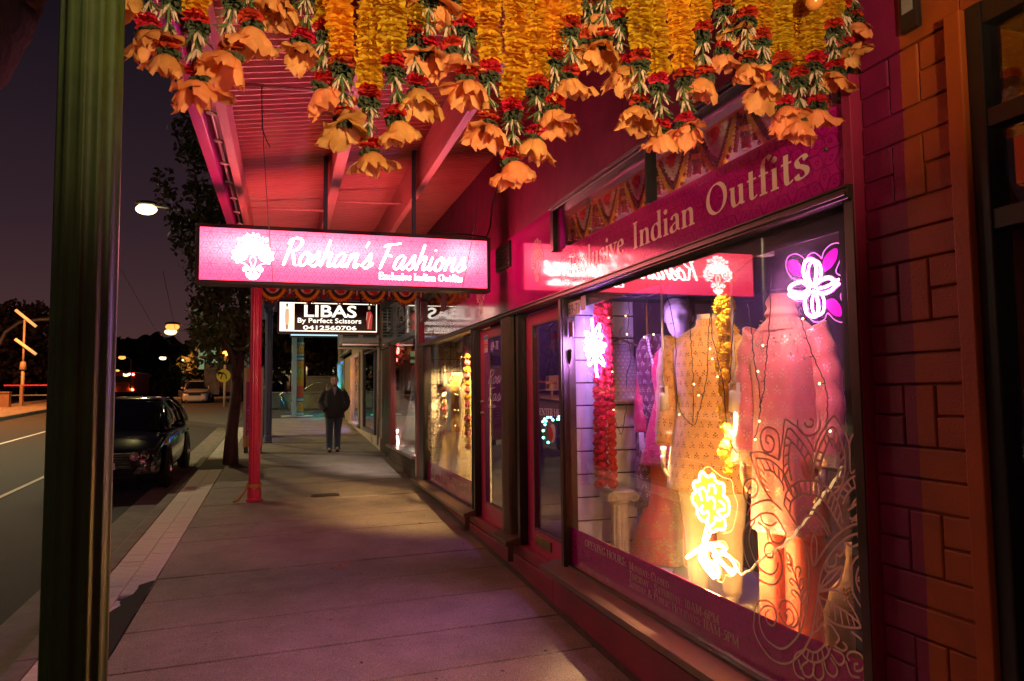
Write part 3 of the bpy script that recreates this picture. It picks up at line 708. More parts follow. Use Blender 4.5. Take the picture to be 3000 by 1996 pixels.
# recess floor, soffit and doors
SB('door_step', bronze, (1.97, 2.5, 5.33, 7.66, .44, .488))
def door(y0, y1, X=2.03):
    d = S(MB().box(X, X+.045, y1-.19, y1, .49, 2.49).build('door', pinkpaint, bevel=.004))
    k = MB(); k.box(X, X+.045, y0, y0+.16, .49, 2.49); k.box(X, X+.045, y0+.16, y1-.19, 2.395, 2.49); k.box(X, X+.045, y0+.16, y1-.19, .49, .665)
    split_boxes(k, 'door_rail', pinkpaint, d); 
    k = MB(); k.box(X-.008,X+.01,y1-.205,y1-.19,.665,2.395); k.box(X-.006,X+.01,y0+.16,y1-.205,.665,.68); k.box(X-.006,X+.01,y0+.16,y1-.205,2.38,2.395)
    q = k.build('bead', bronze_hi, None); q.parent = d
    q = MB().box(X+.018, X+.024, y0+.16, y1-.19, .665, 2.395).build('glass', glass); q.parent = d
    return d
dl = door(6.70, 7.815); dr = door(5.19, 6.215)
for z in (1.72, 1.6):
    o = MB(); o.lathe([(.001,-.03),(.02,-.028),(.026,-.012),(.026,0)], 12, (2.03, 7.72, z), 'x'); q = o.build('lock', M('steel', (.4,.36,.34), .3, metal=1, var=.1), None, True); q.parent = dl
prt = M('white_print', (.88,.78,.74), .5, var=.05)
ink = Ink()
GX = 2.0465
s2 = GX/2
serif_text(ink, '69-71', -7.28*s2, 1.82+(2.245-1.82)*s2, .085, wx=1.35)
script_text(ink, "Roshan's", -7.4*s2, 1.82+(1.91-1.82)*s2, .135, wx=2.1, wt=.11); script_text(ink, 'Fashions', -7.42*s2, 1.82+(1.735-1.82)*s2, .135, wx=2.1, wt=.11)
serif_text(ink, 'Exclusive Indian', -7.41*s2, 1.665, .038, wx=.95)
q = ink.build('lettering', prt, facade_map(GX)); q.parent = dl
ink = Ink(); serif_text(ink, 'ENTER HERE', -5.79*s2, 1.82-.19*s2, .058, wx=1.5); q = ink.build('lettering', prt, facade_map(GX)); q.parent = dr
# stickers on the door glass
def sticker(parent, y1, y0, z0, z1, stripes, name='sticker', X=GX-.002):
    ink = Ink(); mats = []
    for i, (a, b, col) in enumerate(stripes):
        ink.mi = i; ink.poly([(-y1, z0+(z1-z0)*a), (-y0, z0+(z1-z0)*a), (-y0, z0+(z1-z0)*b), (-y1, z0+(z1-z0)*b)])
        mats.append(M('sticker_%02d%02d%02d' % tuple(int(c*99) for c in col), col, .4, var=.06))
    q = ink.build(name, mats, lambda x, y, i: (X-2e-4*i, -x, y)); q.parent = parent; return q
W_, R_, B_ = (.7,.62,.6), (.6,.06,.04), (.12,.25,.5)
sticker(dl, 7.64, 7.48, 2.24, 2.42, [(0,1,W_),(.74,.96,B_),(.56,.66,(.7,.2,.08)),(.4,.52,R_),(.28,.35,R_)], X=2.022)
sticker(dr, 6.1, 6.0, 2.28, 2.39, [(0,1,W_),(.45,1,B_)])
# the mail slot and the closed sign
k = MB().box(2.015,2.029,5.62,5.98,.55,.63); q = k.build('mail_slot', M('old_brass', (.3,.2,.07), .45, metal=.8, var=.3, scale=15), None, bevel=.004); q.parent = dr
k = MB().box(2.011,2.0145,5.65,5.95,.575,.61); q = k.build('slot_flap', MATS['old_brass'], None, bevel=.002); q.parent = dr
# ================================================================== THE BRICK PIER
pier = thing('brick_pier', 'painted brick pier, magenta on one side and orange on the other, beside the display window', 'brick pier', (2, 1.95, 0))
def PR(o): o.parent = pier; o.matrix_parent_inverse = Matrix.Translation((-2, -1.95, 0)); return o
PR(box('core', twocol, (2.012, 2.3, 1.75, 2.16, -.2, 2.97), bevel=0))
mort = .0034
H = .1035
def brick(y0, y1, z0, z1):
    d = rnd.uniform(-.003, .003)
    PR(MB().box(2.0+d, 2.08, y0+mort, y1-mort, z0+mort, z1-mort).build('brick', twocol, bevel=.005))
z = 2.97; i = 0
while z > -.1:
    ph = (i+3) % 4                      # two stretcher courses, then two courses round an upright centre brick
    if ph in (0, 1):
        brick(1.75, 2.155, z-H, z); z -= H; i += 1
    else:
        brick(2.02, 2.155, z-H, z); brick(2.02, 2.155, z-2*H, z-H); brick(1.892, 2.02, z-2*H, z)
        brick(1.75, 1.892, z-H, z); brick(1.75, 1.892, z-2*H, z-H); z -= 2*H; i += 2
PR(box('trim', M('maroon_trim', (.24,.012,.05), .45, var=.12), (1.955, 2.02, 2.158, 2.203, .0, 2.97)))
# the neighbour's shopfront at the right edge
nb = thing('neighbour_shopfront', 'dark unlit shopfront with orange trim at the edge of the brick pier', 'shopfront', (2, .9, 0))
def NB(o): o.parent = nb; o.matrix_parent_inverse = Matrix.Translation((-2, -.9, 0)); return o
orange = M('orange_paint', (.34,.065,.008), .5, var=.12, scale=6, bump=.15, bscale=90)
NB(box('trim', orange, (1.95, 2.05, 1.69, 1.747, -.1, 2.97)))
nbf = NB(box('window_frame', blackf, (1.97, 2.05, 1.635, 1.688, -.1, 2.972)))
k = MB(); k.box(1.975,2.05,-1,1.635,2.9,2.972); k.box(1.975,2.05,-1,1.635,2.585,2.64); k.box(1.975,2.05,-1,1.635,2.28,2.34); k.box(1.975,2.05,-1,1.635,.5,.58)
split_boxes(k, 'frame_bar', blackf, nbf)
q = MB().box(2.004,2.01,-1,1.635,.58,2.9).build('glass', glass); q.parent = nbf
NB(box('plinth', orange, (1.98, 2.1, -1, 1.688, -.2, .5)))
NB(box('dark_interior', M('dark_room', (.02,.016,.014), .8, var=.3, scale=3), (2.3, 2.34, -1.2, 1.75, .3, 3)))
NB(box('poster', M('orange_poster', (.6,.12,.03), .5, var=.1), (1.998, 2.0, 1.50, 1.575, 2.40, 2.535), bevel=0))
NB(box('poster', M('white_poster', (.55,.5,.46), .5, var=.15, scale=5), (1.998, 2.0, .9, 1.6, .9, 1.6), bevel=0))
NB(box('poster_header', M('red_poster', (.5,.06,.03), .5, var=.1), (1.998, 2.0, .9, 1.6, 1.603, 1.64), bevel=0))
al = thing('alarm_box', 'small black box with a white label high on the orange wall', 'alarm box', (1.985, 1.9, 3.1))
box('case', blackf, (-.012, .012, -.035, .035, -.09, .25), al); box('label', M('grey_label', (.2,.18,.17), .6), (-.0145, -.0125, -.022, .022, -.03, .2), al, bevel=0)
# ================================================================== INSIDE THE SHOP
dark_wall = M('dark_interior_wall', (.085,.06,.06), .7, var=.25, scale=2)
pale_board = M('pale_board', (.62,.56,.52), .55, var=.08, scale=4)
inner = SB('room_back_wall', dark_wall, (5.0, 5.06, 2.2, 11.4, .3, 3.6), 0)
SB('room_floor', M('shop_floor', (.16,.12,.10), .4, var=.2, scale=3), (2.1, 5.06, 2.2, 11.4, .38, .44), 0)
SB('room_ceiling', M('shop_ceiling', (.22,.2,.19), .8, var=.1), (2.03, 5.06, 2.2, 11.4, 3.5, 3.56), 0)
SB('bay_ceiling', M('bay_ceiling_paint', (.02,.018,.02), .7, var=.1), (2.03, 3.3, 2.2, 5.3, 2.52, 2.56), 0)
SB('display_floor', M('display_floor', (.42,.36,.28), .45, var=.25, scale=3, dirt=.4), (2.03, 3.3, 2.2, 5.36, .44, .5), 0)
SB('display_floor', MATS['display_floor'], (2.03, 3.6, 7.7, 11.2, .44, .5), 0)
SB('light_block_wall', dark_wall, (2.1, 4.2, 7.60, 7.66, .44, 3.4), 0); SB('bulkhead', pale_board, (2.34, 2.37, 2.2, 11.2, 2.6, 3.5), 0)  # added wall at the doorway, blocks light from the left window's lamps
SB('bay_end_wall', dark_wall, (2.03, 3.3, 2.16, 2.19, .3, 3.4), 0)
SB('room_end_wall', dark_wall, (2.03, 5.0, 11.25, 11.3, .3, 3.5), 0)
SB('screen_wall', M('maroon_curtain', (.03,.010,.012), .8, var=.3, scale=8, stretch=(1,6,1)), (3.28, 3.32, 2.2, 4.9, .44, 2.52), 0)
# slatted display wall at the far end of the bay
sw = thing('slat_wall', 'white slatted display wall panel lit violet behind the red pompom garland', 'slat wall', (2.36, 5.3, .5))
box('back_panel', M('slat_groove', (.05,.04,.045), .7, var=0), (-.30, .26, .012, .03, 0, 2.08), sw, bevel=0)
slat_m = M('white_slat', (.72,.68,.66), .38, var=.05, scale=3)
sm_ = MB().box(-.30, .26, -.006, .0115, 0, .162).mesh('slat', slat_m)
for i in range(12):
    o = bpy.data.objects.new('slat', sm_); link(o, sw); o.location = (0, 0, .0+.174*i)
    b = o.modifiers.new('edge', 'BEVEL'); b.width = .003
box('edge_trim', M('steel2', (.5,.47,.45), .3, metal=.9, var=.1), (-.33, -.30, -.01, .04, 0, 2.08), sw)
# ------------------------------------------------------------------ fabrics
def fabric(name, col, motif=None, sx=18, sy=12, th=.16, rough=.75, metal=0, sheen=.3, band=None, glint=None):
    if name in MATS: return MATS[name]
    m = M(name, col, rough, var=.12, scale=14, bump=.15, bscale=240); t = m.node_tree; b = t.nodes['Principled BSDF']
    b.inputs['Sheen Weight'].default_value = sheen
    if motif:
        src = b.inputs['Base Color'].links[0].from_socket
        uv = nd(t, 'UVMap'); sp = nd(t, 'SeparateXYZ'); t.links.new(uv.outputs[0], sp.inputs[0])
        u = math_(t, 'MULTIPLY', sp.outputs[0], sx); v = math_(t, 'MULTIPLY', sp.outputs[1], sy)
        row = math_(t, 'FLOOR', v); u2 = math_(t, 'ADD', u, math_(t, 'MULTIPLY', math_(t, 'MODULO', row, 2.0), .5))
        fu = math_(t, 'SUBTRACT', math_(t, 'FRACT', u2), .5); fv = math_(t, 'SUBTRACT', math_(t, 'FRACT', v), .5)
        def blob(ou, ov, ru, rv):
            a = math_(t, 'DIVIDE', math_(t, 'SUBTRACT', math_(t, 'ABSOLUTE', fu), ou), ru); c = math_(t, 'DIVIDE', math_(t, 'SUBTRACT', fv, ov), rv)
            return math_(t, 'LESS_THAN', math_(t, 'ADD', math_(t, 'MULTIPLY', a, a), math_(t, 'MULTIPLY', c, c)), 1.0)
        mask = math_(t, 'MAXIMUM', math_(t, 'MAXIMUM', blob(.0, .22, .07, .10), blob(.16, .03, .09, .07)), math_(t, 'MAXIMUM', blob(.0, -.08, .05, .1), blob(.2, -.2, .08, .06)))
        nz = nd(t, 'TexNoise'); nz.inputs['Scale'].default_value = 90; t.links.new(uv.outputs[0], nz.inputs['Vector'])
        mask = math_(t, 'MULTIPLY', mask, math_(t, 'GREATER_THAN', nz.outputs[0], .44))
        if band:                                             # extra dense embroidery near the hem (v below / above band)
            vo = nd(t, 'TexVoronoi'); vo.inputs['Scale'].default_value = 60; t.links.new(uv.outputs[0], vo.inputs['Vector'])
            inb = math_(t, 'LESS_THAN', sp.outputs[1], band)
            mask = math_(t, 'MAXIMUM', mask, math_(t, 'MULTIPLY', inb, math_(t, 'LESS_THAN', vo.outputs[0], .42)))
        mxx = nd(t, 'Mix', data_type='RGBA'); t.links.new(mask, mxx.inputs[0]); t.links.new(src, mxx.inputs[6]); mxx.inputs[7].default_value = (*motif, 1)
        t.links.new(mxx.outputs[2], b.inputs['Base Color'])
        if metal:
            t.links.new(math_(t, 'MULTIPLY', mask, metal), b.inputs['Metallic'])
            t.links.new(math_(t, 'SUBTRACT', rough, math_(t, 'MULTIPLY', mask, rough-.28)), b.inputs['Roughness'])
    return m
def cloth_loft(name, mat, prof, parent, n=40, folds=8, amp=.05, seed=0, wr=0.0, gap=None):
    """rings up a body axis; prof = (z, rx, ry, cx, cy, fold weight)"""
    r_ = random.Random(seed); ph = [r_.uniform(0, 6.28) for _ in range(6)]
    rows = []; 
    # refine rows by Catmull-Rom
    P = prof; fine = []
    for i in range(len(P)-1):
        for k in range(4):
            t = k/4; q = []
            for c in range(6):
                p0 = P[max(i-1,0)][c]; p1 = P[i][c]; p2 = P[i+1][c]; p3 = P[min(i+2,len(P)-1)][c]
                q.append(.5*((2*p1)+(p2-p0)*t+(2*p0-5*p1+4*p2-p3)*t*t+(3*p1-p0-3*p2+p3)*t**3))
            fine.append(q)
    fine.append(list(P[-1]))
    mb = MB(); rings = []
    for q in fine:
        z, rx, ry, cx, cy, fw = q; ring = []
        for k in range(n):
            a = 2*math.pi*k/n
            fo = 1+fw*amp*(math.sin(folds*a+ph[0])+.6*math.sin((folds*.5+1)//1*a+ph[1]+z*3)+.35*math.sin((folds*2+1)*a+ph[2]))
            wk = wr*math.sin(z*140+2*math.sin(a+ph[3])+ph[4])*(.6+.4*math.sin(2*a+ph[5]))
            ring.append((cx+rx*(fo+wk)*math.cos(a), cy+ry*(fo+wk)*math.sin(a), z))
        rings.append(ring)
    mb.loft(rings, cap=False)
    me = mb.mesh(name, mat, True); uvl = me.uv_layers.new(name='UVMap')
    zs = [q[0] for q in fine]; z0, z1 = min(zs), max(zs)
    for pl in me.polygons:
        for li in pl.loop_indices:
            vi = me.loops[li].vertex_index; k = vi % n; r = vi//n
            u = k/n
            if k == 0 and any((me.loops[l].vertex_index % n) == n-1 for l in pl.loop_indices): u = 1.0
            uvl.data[li].uv = (u, (fine[r][0]-z0)/(z1-z0))
    o = bpy.data.objects.new(name, me); link(o, parent)
    s = o.modifiers.new('thickness', 'SOLIDIFY'); s.thickness = .006
    return o
def sleeve(name, mat, pts, rad, parent, wr=.08, n=18, seed=1):
    pts2 = []; rr = []
    P = [Vector(p) for p in pts]; m = len(P)
    for i in range(m-1):
        for k in range(8):
            t = k/8; p0 = P[max(i-1,0)]; p3 = P[min(i+2,m-1)]
            pts2.append(.5*((2*P[i])+(P[i+1]-p0)*t+(2*p0-5*P[i]+4*P[i+1]-p3)*t*t+(3*P[i]-p0-3*P[i+1]+p3)*t**3)); rr.append(rad[i]*(1-t)+rad[i+1]*t)
    pts2.append(P[-1]); rr.append(rad[-1]); r_ = random.Random(seed)
    rr = [r*(1+wr*math.sin(i*1.3+r_.uniform(-.6,.6))) for i, r in enumerate(rr)]
    mb = MB(); mb.tube(pts2, rr, n, cap=False)
    me = mb.mesh(name, mat, True); uvl = me.uv_layers.new(name='UVMap')
    for pl in me.polygons:
        for li in pl.loop_indices:
            vi = me.loops[li].vertex_index; u = (vi % n)/n
            if vi % n == 0 and any((me.loops[l].vertex_index % n) == n-1 for l in pl.loop_indices): u = 1.0
            uvl.data[li].uv = (u*.4, (vi//n)/len(pts2)*.7)
    o = bpy.data.objects.new(name, me); link(o, parent); s = o.modifiers.new('thickness', 'SOLIDIFY'); s.thickness = .005
    return o
def skin_mesh(name, verts, edges, radii, mat, parent=None, sub=2, root=0):
    me = bpy.data.meshes.new(name); me.from_pydata(verts, edges, []); me.update()
    o = bpy.data.objects.new(name, me); C.objects.link(o)
    mod = o.modifiers.new('skin', 'SKIN'); mod.use_smooth_shade = True; mod.branch_smoothing = .4
    for i, v in enumerate(me.skin_vertices[0].data):
        r = radii[i]; v.radius = r if isinstance(r, tuple) else (r, r); v.use_root = (i == root)
    ss = o.modifiers.new('sub', 'SUBSURF'); ss.levels = sub; ss.render_levels = sub
    dg = bpy.context.evaluated_depsgraph_get(); me2 = bpy.data.meshes.new_from_object(o.evaluated_get(dg))
    bpy.data.objects.remove(o); bpy.data.meshes.remove(me)
    me2.name = name; me2.materials.clear(); me2.materials.append(mat)
    me2.polygons.foreach_set('use_smooth', [True]*len(me2.polygons))
    o = bpy.data.objects.new(name, me2); link(o, parent); return o
def hand(mb, wrist, d, side, palm_n, curl=.5, s=1.0):
    """palm and five unequal bent fingers; d = hand direction, side = across the palm towards the thumb"""
    d = Vector(d).normalized(); side = Vector(side); side = (side-d*side.dot(d)).normalized(); nrm = Vector(palm_n); nrm = (nrm-d*nrm.dot(d)-side*nrm.dot(side)).normalized()
    w = Vector(wrist)
    rings = []
    for t, hw, ht in ((-.02,.024,.02),(.0,.026,.02),(.03,.038,.017),(.07,.042,.015),(.09,.041,.012)):
        c = w+d*t*s; rings.append([c+side*(hw*s*math.cos(a))+nrm*(ht*s*math.sin(a)) for a in np.linspace(0, 2*math.pi, 12, endpoint=False)])
    mb.loft(rings)
    for i, (off, ln) in enumerate(((.03,.072),(.010,.082),(-.010,.076),(-.029,.058))):
        b = w+d*.085*s+side*off*s
        p = [b]; a = .15
        for q, fr in enumerate((.45,.32,.23)):
            a += curl*(.6+.25*q); p.append(p[-1]+(d*math.cos(a)+nrm*math.sin(a))*(ln*fr*s))
        mb.tube(p, [.0095*s,.009*s,.008*s,.0055*s], 7)
    b = w+d*.03*s+side*.034*s
    p = [b-side*.012*s, b+(side*.6+d*.6)*.03*s, b+(side*.75+d*1.25+nrm*.3)*.032*s, b+(side*.7+d*1.9+nrm*.55)*.034*s]
    mb.tube(p, [.013*s,.011*s,.0095*s,.006*s], 7)
def feet(mb, x, y=-.05, z=0):
    for sx_ in (-1, 1):
        rings = []
        for t, hw, h in ((.06,.025,.05),(.02,.036,.075),(-.06,.04,.05),(-.13,.045,.03),(-.18,.03,.02)):
            rings.append([(sx_*x+hw*math.cos(a), y+t, z+h*.5+h*.5*math.sin(a)) for a in np.linspace(0, 2*math.pi, 10, endpoint=False)])
        mb.loft(rings)
mskin = M('mannequin_skin', (.66,.55,.45), .38, var=.05, scale=4)
mskin2 = M('mannequin_skin_tan', (.55,.42,.36), .36, var=.05, scale=4)
SC_ = 1.17
def place_m(name, label, X, Y, face_deg, z=.5):
    o = thing(name, label, 'mannequin', (X, Y, z), math.radians(face_deg)); o.scale = (SC_, SC_, SC_); return o
def head(mb, c, r=.105, neck=True, face=True):
    """head facing -y, with brow, nose, lips and ears"""
    cx, cy, cz = c; rings = []
    prof = [(-1.25,.30,.26,.12),(-1.12,.42,.40,-.02),(-.95,.56,.62,-.12),(-.75,.66,.80,-.1),(-.5,.74,.90,-.05),(-.2,.80,.95,0),(.1,.84,.98,.03),(.4,.84,1.0,.06),(.7,.74,.9,.08),(.95,.5,.62,.1),(1.1,.2,.25,.1),(1.13,.02,.03,.1)]
    n = 28
    for h, rx, ry, dy in prof:
        ring = []
        for k in range(n):
            a = 2*math.pi*k/n; x, y = rx*math.cos(a), ry*math.sin(a)
            if face and y < 0:
                f = max(0, -math.sin(a))
                nose = math.exp(-((x/.14)**2))*math.exp(-((h+.22)/.2)**2)*.22*f + math.exp(-((x/.1)**2))*math.exp(-((h-.02)/.25)**2)*.08*f
                eye = -math.exp(-(((abs(x)-.32)/.17)**2))*math.exp(-((h-.08)/.12)**2)*.13*f
                lip = math.exp(-((x/.25)**2))*math.exp(-((h+.56)/.09)**2)*.09*f - math.exp(-((x/.2)**2))*math.exp(-((h+.56)/.03)**2)*.05*f
                chin = math.exp(-((x/.25)**2))*math.exp(-((h+.88)/.14)**2)*.08*f
                brow = math.exp(-(((abs(x)-.3)/.2)**2))*math.exp(-((h-.27)/.09)**2)*.05*f
                y -= nose+eye+lip+chin+brow
            ring.append((cx+r*x, cy+r*(y+dy), cz+r*h))
        rings.append(ring)
    fine = []
    for i in range(len(rings)-1):
        for q in range(3):
            t = q/3; fine.append([tuple(a*(1-t)+b*t for a, b in zip(p0, p1)) for p0, p1 in zip(rings[i], rings[i+1])])
    fine.append(rings[-1]); mb.loft(fine)
    for sx_ in (-1, 1): mb.ball((cx+sx_*r*.84, cy+r*.12, cz-r*.05), r*.26, 8, 6, (.35,.7,1))
    if neck: mb.tube([(cx, cy+r*.25, cz-r*.7), (cx, cy+r*.35, cz-r*1.7), (cx, cy+r*.35, cz-r*2.3)], [r*.5, r*.48, r*.62], 14, cap=False)
# ---- mannequin in the golden coat
man = place_m('mannequin', 'headless mannequin in a long golden patterned coat and cream trousers, mid window', 2.56, 4.12, -52)
gold = fabric('gold_brocade', (.56,.29,.12), (.07,.025,.01), 26, 17, sheen=.4)
k = MB(); k.tube([(0,.0,1.40),(0,.0,1.47),(0,-.005,1.54)], [.075,.062,.06], 18)
hand(k, (-.285,-.05,.80), (.02,-.06,-1), (.3,-1,0), (1,.2,0), .35)
hand(k, (.235,-.16,1.0), (-.75,-.2,-.6), (0,-1,.2), (-.5,.4,-.6), .5)
feet(k, .1, -.02); k.tube([(-.1,0,.05),(-.1,0,.25)], .045, 10); k.tube([(.1,0,.05),(.1,0,.25)], .045, 10)
k.build('body', mskin, man, True)
cloth_loft('coat', gold, [(.60,.275,.185,0,0,1),(.75,.255,.175,0,0,.8),(.95,.215,.155,0,0,.45),(1.08,.195,.14,0,0,.2),(1.22,.215,.15,0,0,.12),(1.34,.225,.145,0,.005,.1),(1.41,.20,.115,0,.01,.05),(1.455,.12,.085,0,.005,0),(1.475,.075,.07,0,0,0),(1.51,.068,.066,0,0,0)], man, n=56, folds=6, amp=.035, seed=3)
sleeve('sleeve', gold, [(-.195,.01,1.40),(-.25,.02,1.28),(-.275,.015,1.08),(-.285,-.035,.83)], [.085,.083,.07,.052], man, .05, seed=4)
sleeve('sleeve', gold, [(.195,.01,1.40),(.27,.04,1.27),(.33,.06,1.10),(.30,-.06,1.02),(.235,-.14,1.005)], [.085,.084,.08,.066,.05], man, .06, seed=5)
k = MB()
for i in range(7): k.ball((0, -.15+.006*abs(i-3), .98+.07*i), .011, 8, 6)
k.build('buttons', M('covered_button', (.6,.3,.1), .35, metal=.5, var=.1), man, True)
crm = fabric('cream_cotton', (.62,.52,.38)); 
for sx_ in (-1, 1):
    cloth_loft('trouser_leg', crm, [(.07,.052,.056,sx_*.1,0,1),(.2,.062,.066,sx_*.1,.0,1),(.36,.075,.08,sx_*.1,0,.8),(.52,.092,.1,sx_*.1,0,.5),(.70,.11,.13,sx_*.1,0,.2),(.85,.12,.14,sx_*.09,0,0)], man, n=28, folds=5, amp=.03, seed=6+sx_, wr=.035)
man.scale = (1.06,1.06,1.17)
# ---- mannequin in the pink tunic
pkm = place_m('mannequin', 'headless mannequin in a long pink tunic and neck scarf, nearest the brick pier', 2.47, 3.26, -62); pkm.scale = (.84,.86,1.16)
pink = fabric('pink_crepe', (.78,.20,.26), (.85,.5,.48), 15, 13, rough=.6, metal=.6, sheen=.5, band=.05)
k = MB(); k.tube([(0,0,1.38),(0,0,1.5)], .055, 16); feet(k, .11, -.02)
hand(k, (.255,-.09,.80), (0,-.2,-1), (-.3,-1,0), (-1,.1,0), .4); hand(k, (-.265,-.06,.82), (0,-.1,-1), (.3,-1,0), (1,.1,0), .4)
k.build('body', mskin, pkm, True)
cloth_loft('tunic', pink, [(.52,.225,.19,0,0,1),(.66,.215,.18,0,0,1),(.82,.205,.17,0,0,.8),(.98,.195,.16,0,0,.5),(1.1,.195,.15,0,0,.3),(1.24,.205,.155,0,-.005,.15),(1.35,.205,.13,0,.005,.1),(1.42,.16,.10,0,.01,.05),(1.46,.085,.075,0,.0,0)], pkm, n=56, folds=7, amp=.045, seed=12)
for sx_, hx in ((-1, -.265), (1, .255)):
    sleeve('sleeve', pink, [(sx_*.18,.01,1.40),(sx_*.235,.02,1.26),(sx_*.262,.02,1.06),(hx,-.04,.83)], [.082,.085,.082,.075], pkm, .07, seed=14+sx_)
    k = MB(); k.tube([(hx,-.035,.855),(hx,-.045,.80)], [.079,.08], 20, cap=False); k.build('cuff_trim', M('sequin_trim', (.7,.5,.4), .3, metal=.8, var=.5, scale=120, bump=1, bscale=300), pkm, True)
cloth_loft('scarf', fabric('pink_scarf', (.80,.22,.25), rough=.7), [(1.40,.13,.11,0,-.01,.5),(1.43,.118,.105,0,-.01,.6),(1.455,.095,.092,0,-.005,.4),(1.475,.108,.1,0,-.005,.6),(1.50,.09,.088,0,0,.4),(1.525,.10,.095,0,0,.5),(1.55,.085,.082,0,.0,.3),(1.565,.07,.07,0,0,.1)], pkm, n=36, folds=4, amp=.04, seed=17)
yk = MB()
for i in range(150):
    t = rnd.random(); a = -1.57+rnd.uniform(-1.2, 1.0); z = 1.43-.17*t+rnd.uniform(-.03,.03)
    rx = .125+.1*t+.004; ry = .098+.055*t+.004
    yk.ball((rx*math.cos(a), ry*math.sin(a), z), .005, 5, 4)
yk.build('beading', MATS['sequin_trim'], pkm, True)
for sx_ in (-1, 1):
    cloth_loft('trouser_leg', fabric('pink_pants', (.62,.10,.06), rough=.65), [(.02,.115,.125,sx_*.085,0,1),(.2,.112,.122,sx_*.082,0,.9),(.4,.112,.12,sx_*.08,0,.7),(.62,.12,.13,sx_*.08,0,.4),(.85,.12,.14,sx_*.08,0,0)], pkm, n=30, folds=6, amp=.05, seed=18+sx_)
# ---- mannequin with a head, in red
gm_ = place_m('mannequin', 'white faced mannequin in magenta tunic and red flared trousers behind the golden coat', 2.86, 5.0, -35, .5)
k = MB(); head(k, (0,-.01,1.60)); k.tube([(0,.03,1.34),(0,.03,1.46)], [.1,.05], 16); feet(k, .1, -.03)
hand(k, (-.25,-.06,.84), (0,-.1,-1), (.3,-1,0), (1,.1,0), .4)
k.build('body', M('white_mannequin', (.72,.66,.64), .35, var=.04), gm_, True)
k = MB(); k.ball((0,.025,1.645), .112, 18, 12, (.92,1.05,.98)); k.tube([(0,.1,1.68),(0,.13,1.55),(0,.12,1.46)], [.07,.06,.03], 12)
k.build('hair', M('moulded_hair', (.30,.24,.22), .5, var=.2, scale=30, bump=.5, bscale=60, stretch=(1,1,4)), gm_, True)
mg = fabric('magenta_silk', (.55,.015,.08), (.62,.32,.12), 16, 12, rough=.5, metal=.9, band=.13)
rd = fabric('red_georgette', (.74,.05,.015), (.60,.26,.05), 9, 7, rough=.6, metal=.9, band=.22)
cloth_loft('tunic', mg, [(.66,.30,.22,0,0,1),(.8,.265,.2,0,0,.8),(1.0,.2,.155,0,0,.4),(1.1,.175,.135,0,0,.2),(1.24,.19,.15,0,-.01,.1),(1.35,.18,.12,0,0,.05),(1.41,.12,.085,0,.01,0),(1.44,.07,.065,0,.02,0)], gm_, n=48, folds=7, amp=.04, seed=22)
for sx_ in (-1, 1):
    sleeve('sleeve', mg, [(sx_*.165,.01,1.37),(sx_*.22,.02,1.24),(sx_*.245,.0,1.06),(sx_*.25,-.04,.86)], [.07,.066,.06,.05], gm_, .05, seed=24+sx_)
    cloth_loft('trouser_leg', rd, [(.04,.19,.17,sx_*.15,0,1),(.15,.175,.16,sx_*.145,0,1),(.32,.14,.135,sx_*.13,0,.8),(.5,.115,.12,sx_*.11,0,.5),(.72,.125,.14,sx_*.095,0,.1)], gm_, n=34, folds=7, amp=.07, seed=26+sx_)
# added tubes, unseen behind the signboard and inside the room, to brighten both
tbl = thing('added_tube_light', 'added pale tube light hidden behind the magenta signboard, lighting the swags in the upper glass', 'tube light', (2.2, 3.7, 2.66))
k = MB(); k.tube([(0,-1.3,0),(0,1.3,0)], .014, 8); k.build('tube', EM('tube_pink_white', (1,.62,.72), 9), tbl, True); box('batten', M('white_batten', (.6,.58,.55), .5), (-.025,.025,-1.35,1.35,-.05,-.016), tbl)
tbl = thing('added_tube_light', 'added violet tube light high inside the shop, shining through the right door', 'tube light', (3.3, 6.4, 3.2))
k = MB(); k.tube([(0,-.5,0),(0,.5,0)], .02, 8); k.build('tube', EM('tube_violet', (.62,.2,1), 85), tbl, True); box('batten', MATS['white_batten'], (-.025,.025,-.55,.55,.021,.05), tbl)
# clothes hanging on the slat wall
hg = thing('hanging_blouse', 'small sequinned blouse hanging on the slat wall beside the red garland', 'blouse', (2.46, 5.2, 1.75))
cloth_loft('blouse', fabric('grey_sequin', (.32,.24,.28), (.75,.7,.7), 20, 16, rough=.45, metal=.8), [(-.02,.15,.035,0,0,.6),(.12,.145,.04,0,0,.5),(.26,.13,.04,0,0,.3),(.38,.1,.03,0,0,.1),(.43,.05,.02,0,0,0)], hg, n=24, folds=4, amp=.1, seed=31)
k = MB(); k.tube([(-.14,0,.42),(0,0,.47),(.14,0,.42)], .008, 6); k.tube([(0,0,.47),(0,0,.53),(.02,0,.56)], .004, 6); k.build('hanger', M('hanger_wood', (.25,.13,.07), .5), hg)
hg = thing('hanging_dress', 'dark dress with a pale lace neckline hanging beside the blouse', 'dress', (2.72, 5.12, .95))
cloth_loft('dress', fabric('plum_velvet', (.10,.012,.035), (.5,.42,.4), 14, 20, rough=.8, sheen=.6), [(.0,.2,.07,0,0,1),(.4,.17,.07,0,0,.8),(.8,.14,.06,0,0,.4),(1.1,.17,.06,0,0,.2),(1.25,.13,.05,0,0,.1),(1.3,.07,.03,0,0,0)], hg, n=34, folds=8, amp=.08, seed=33)
lace = M('white_lace', (.7,.6,.62), .6, var=.3, scale=80)
k = MB()
for i in range(22):
    t = i/21
    for sx_ in (-1, 1): k.ball((sx_*.11*(1-t), -.072-.004*math.sin(i), 1.27-.5*t), .012, 6, 4)
k.build('lace', lace, hg)
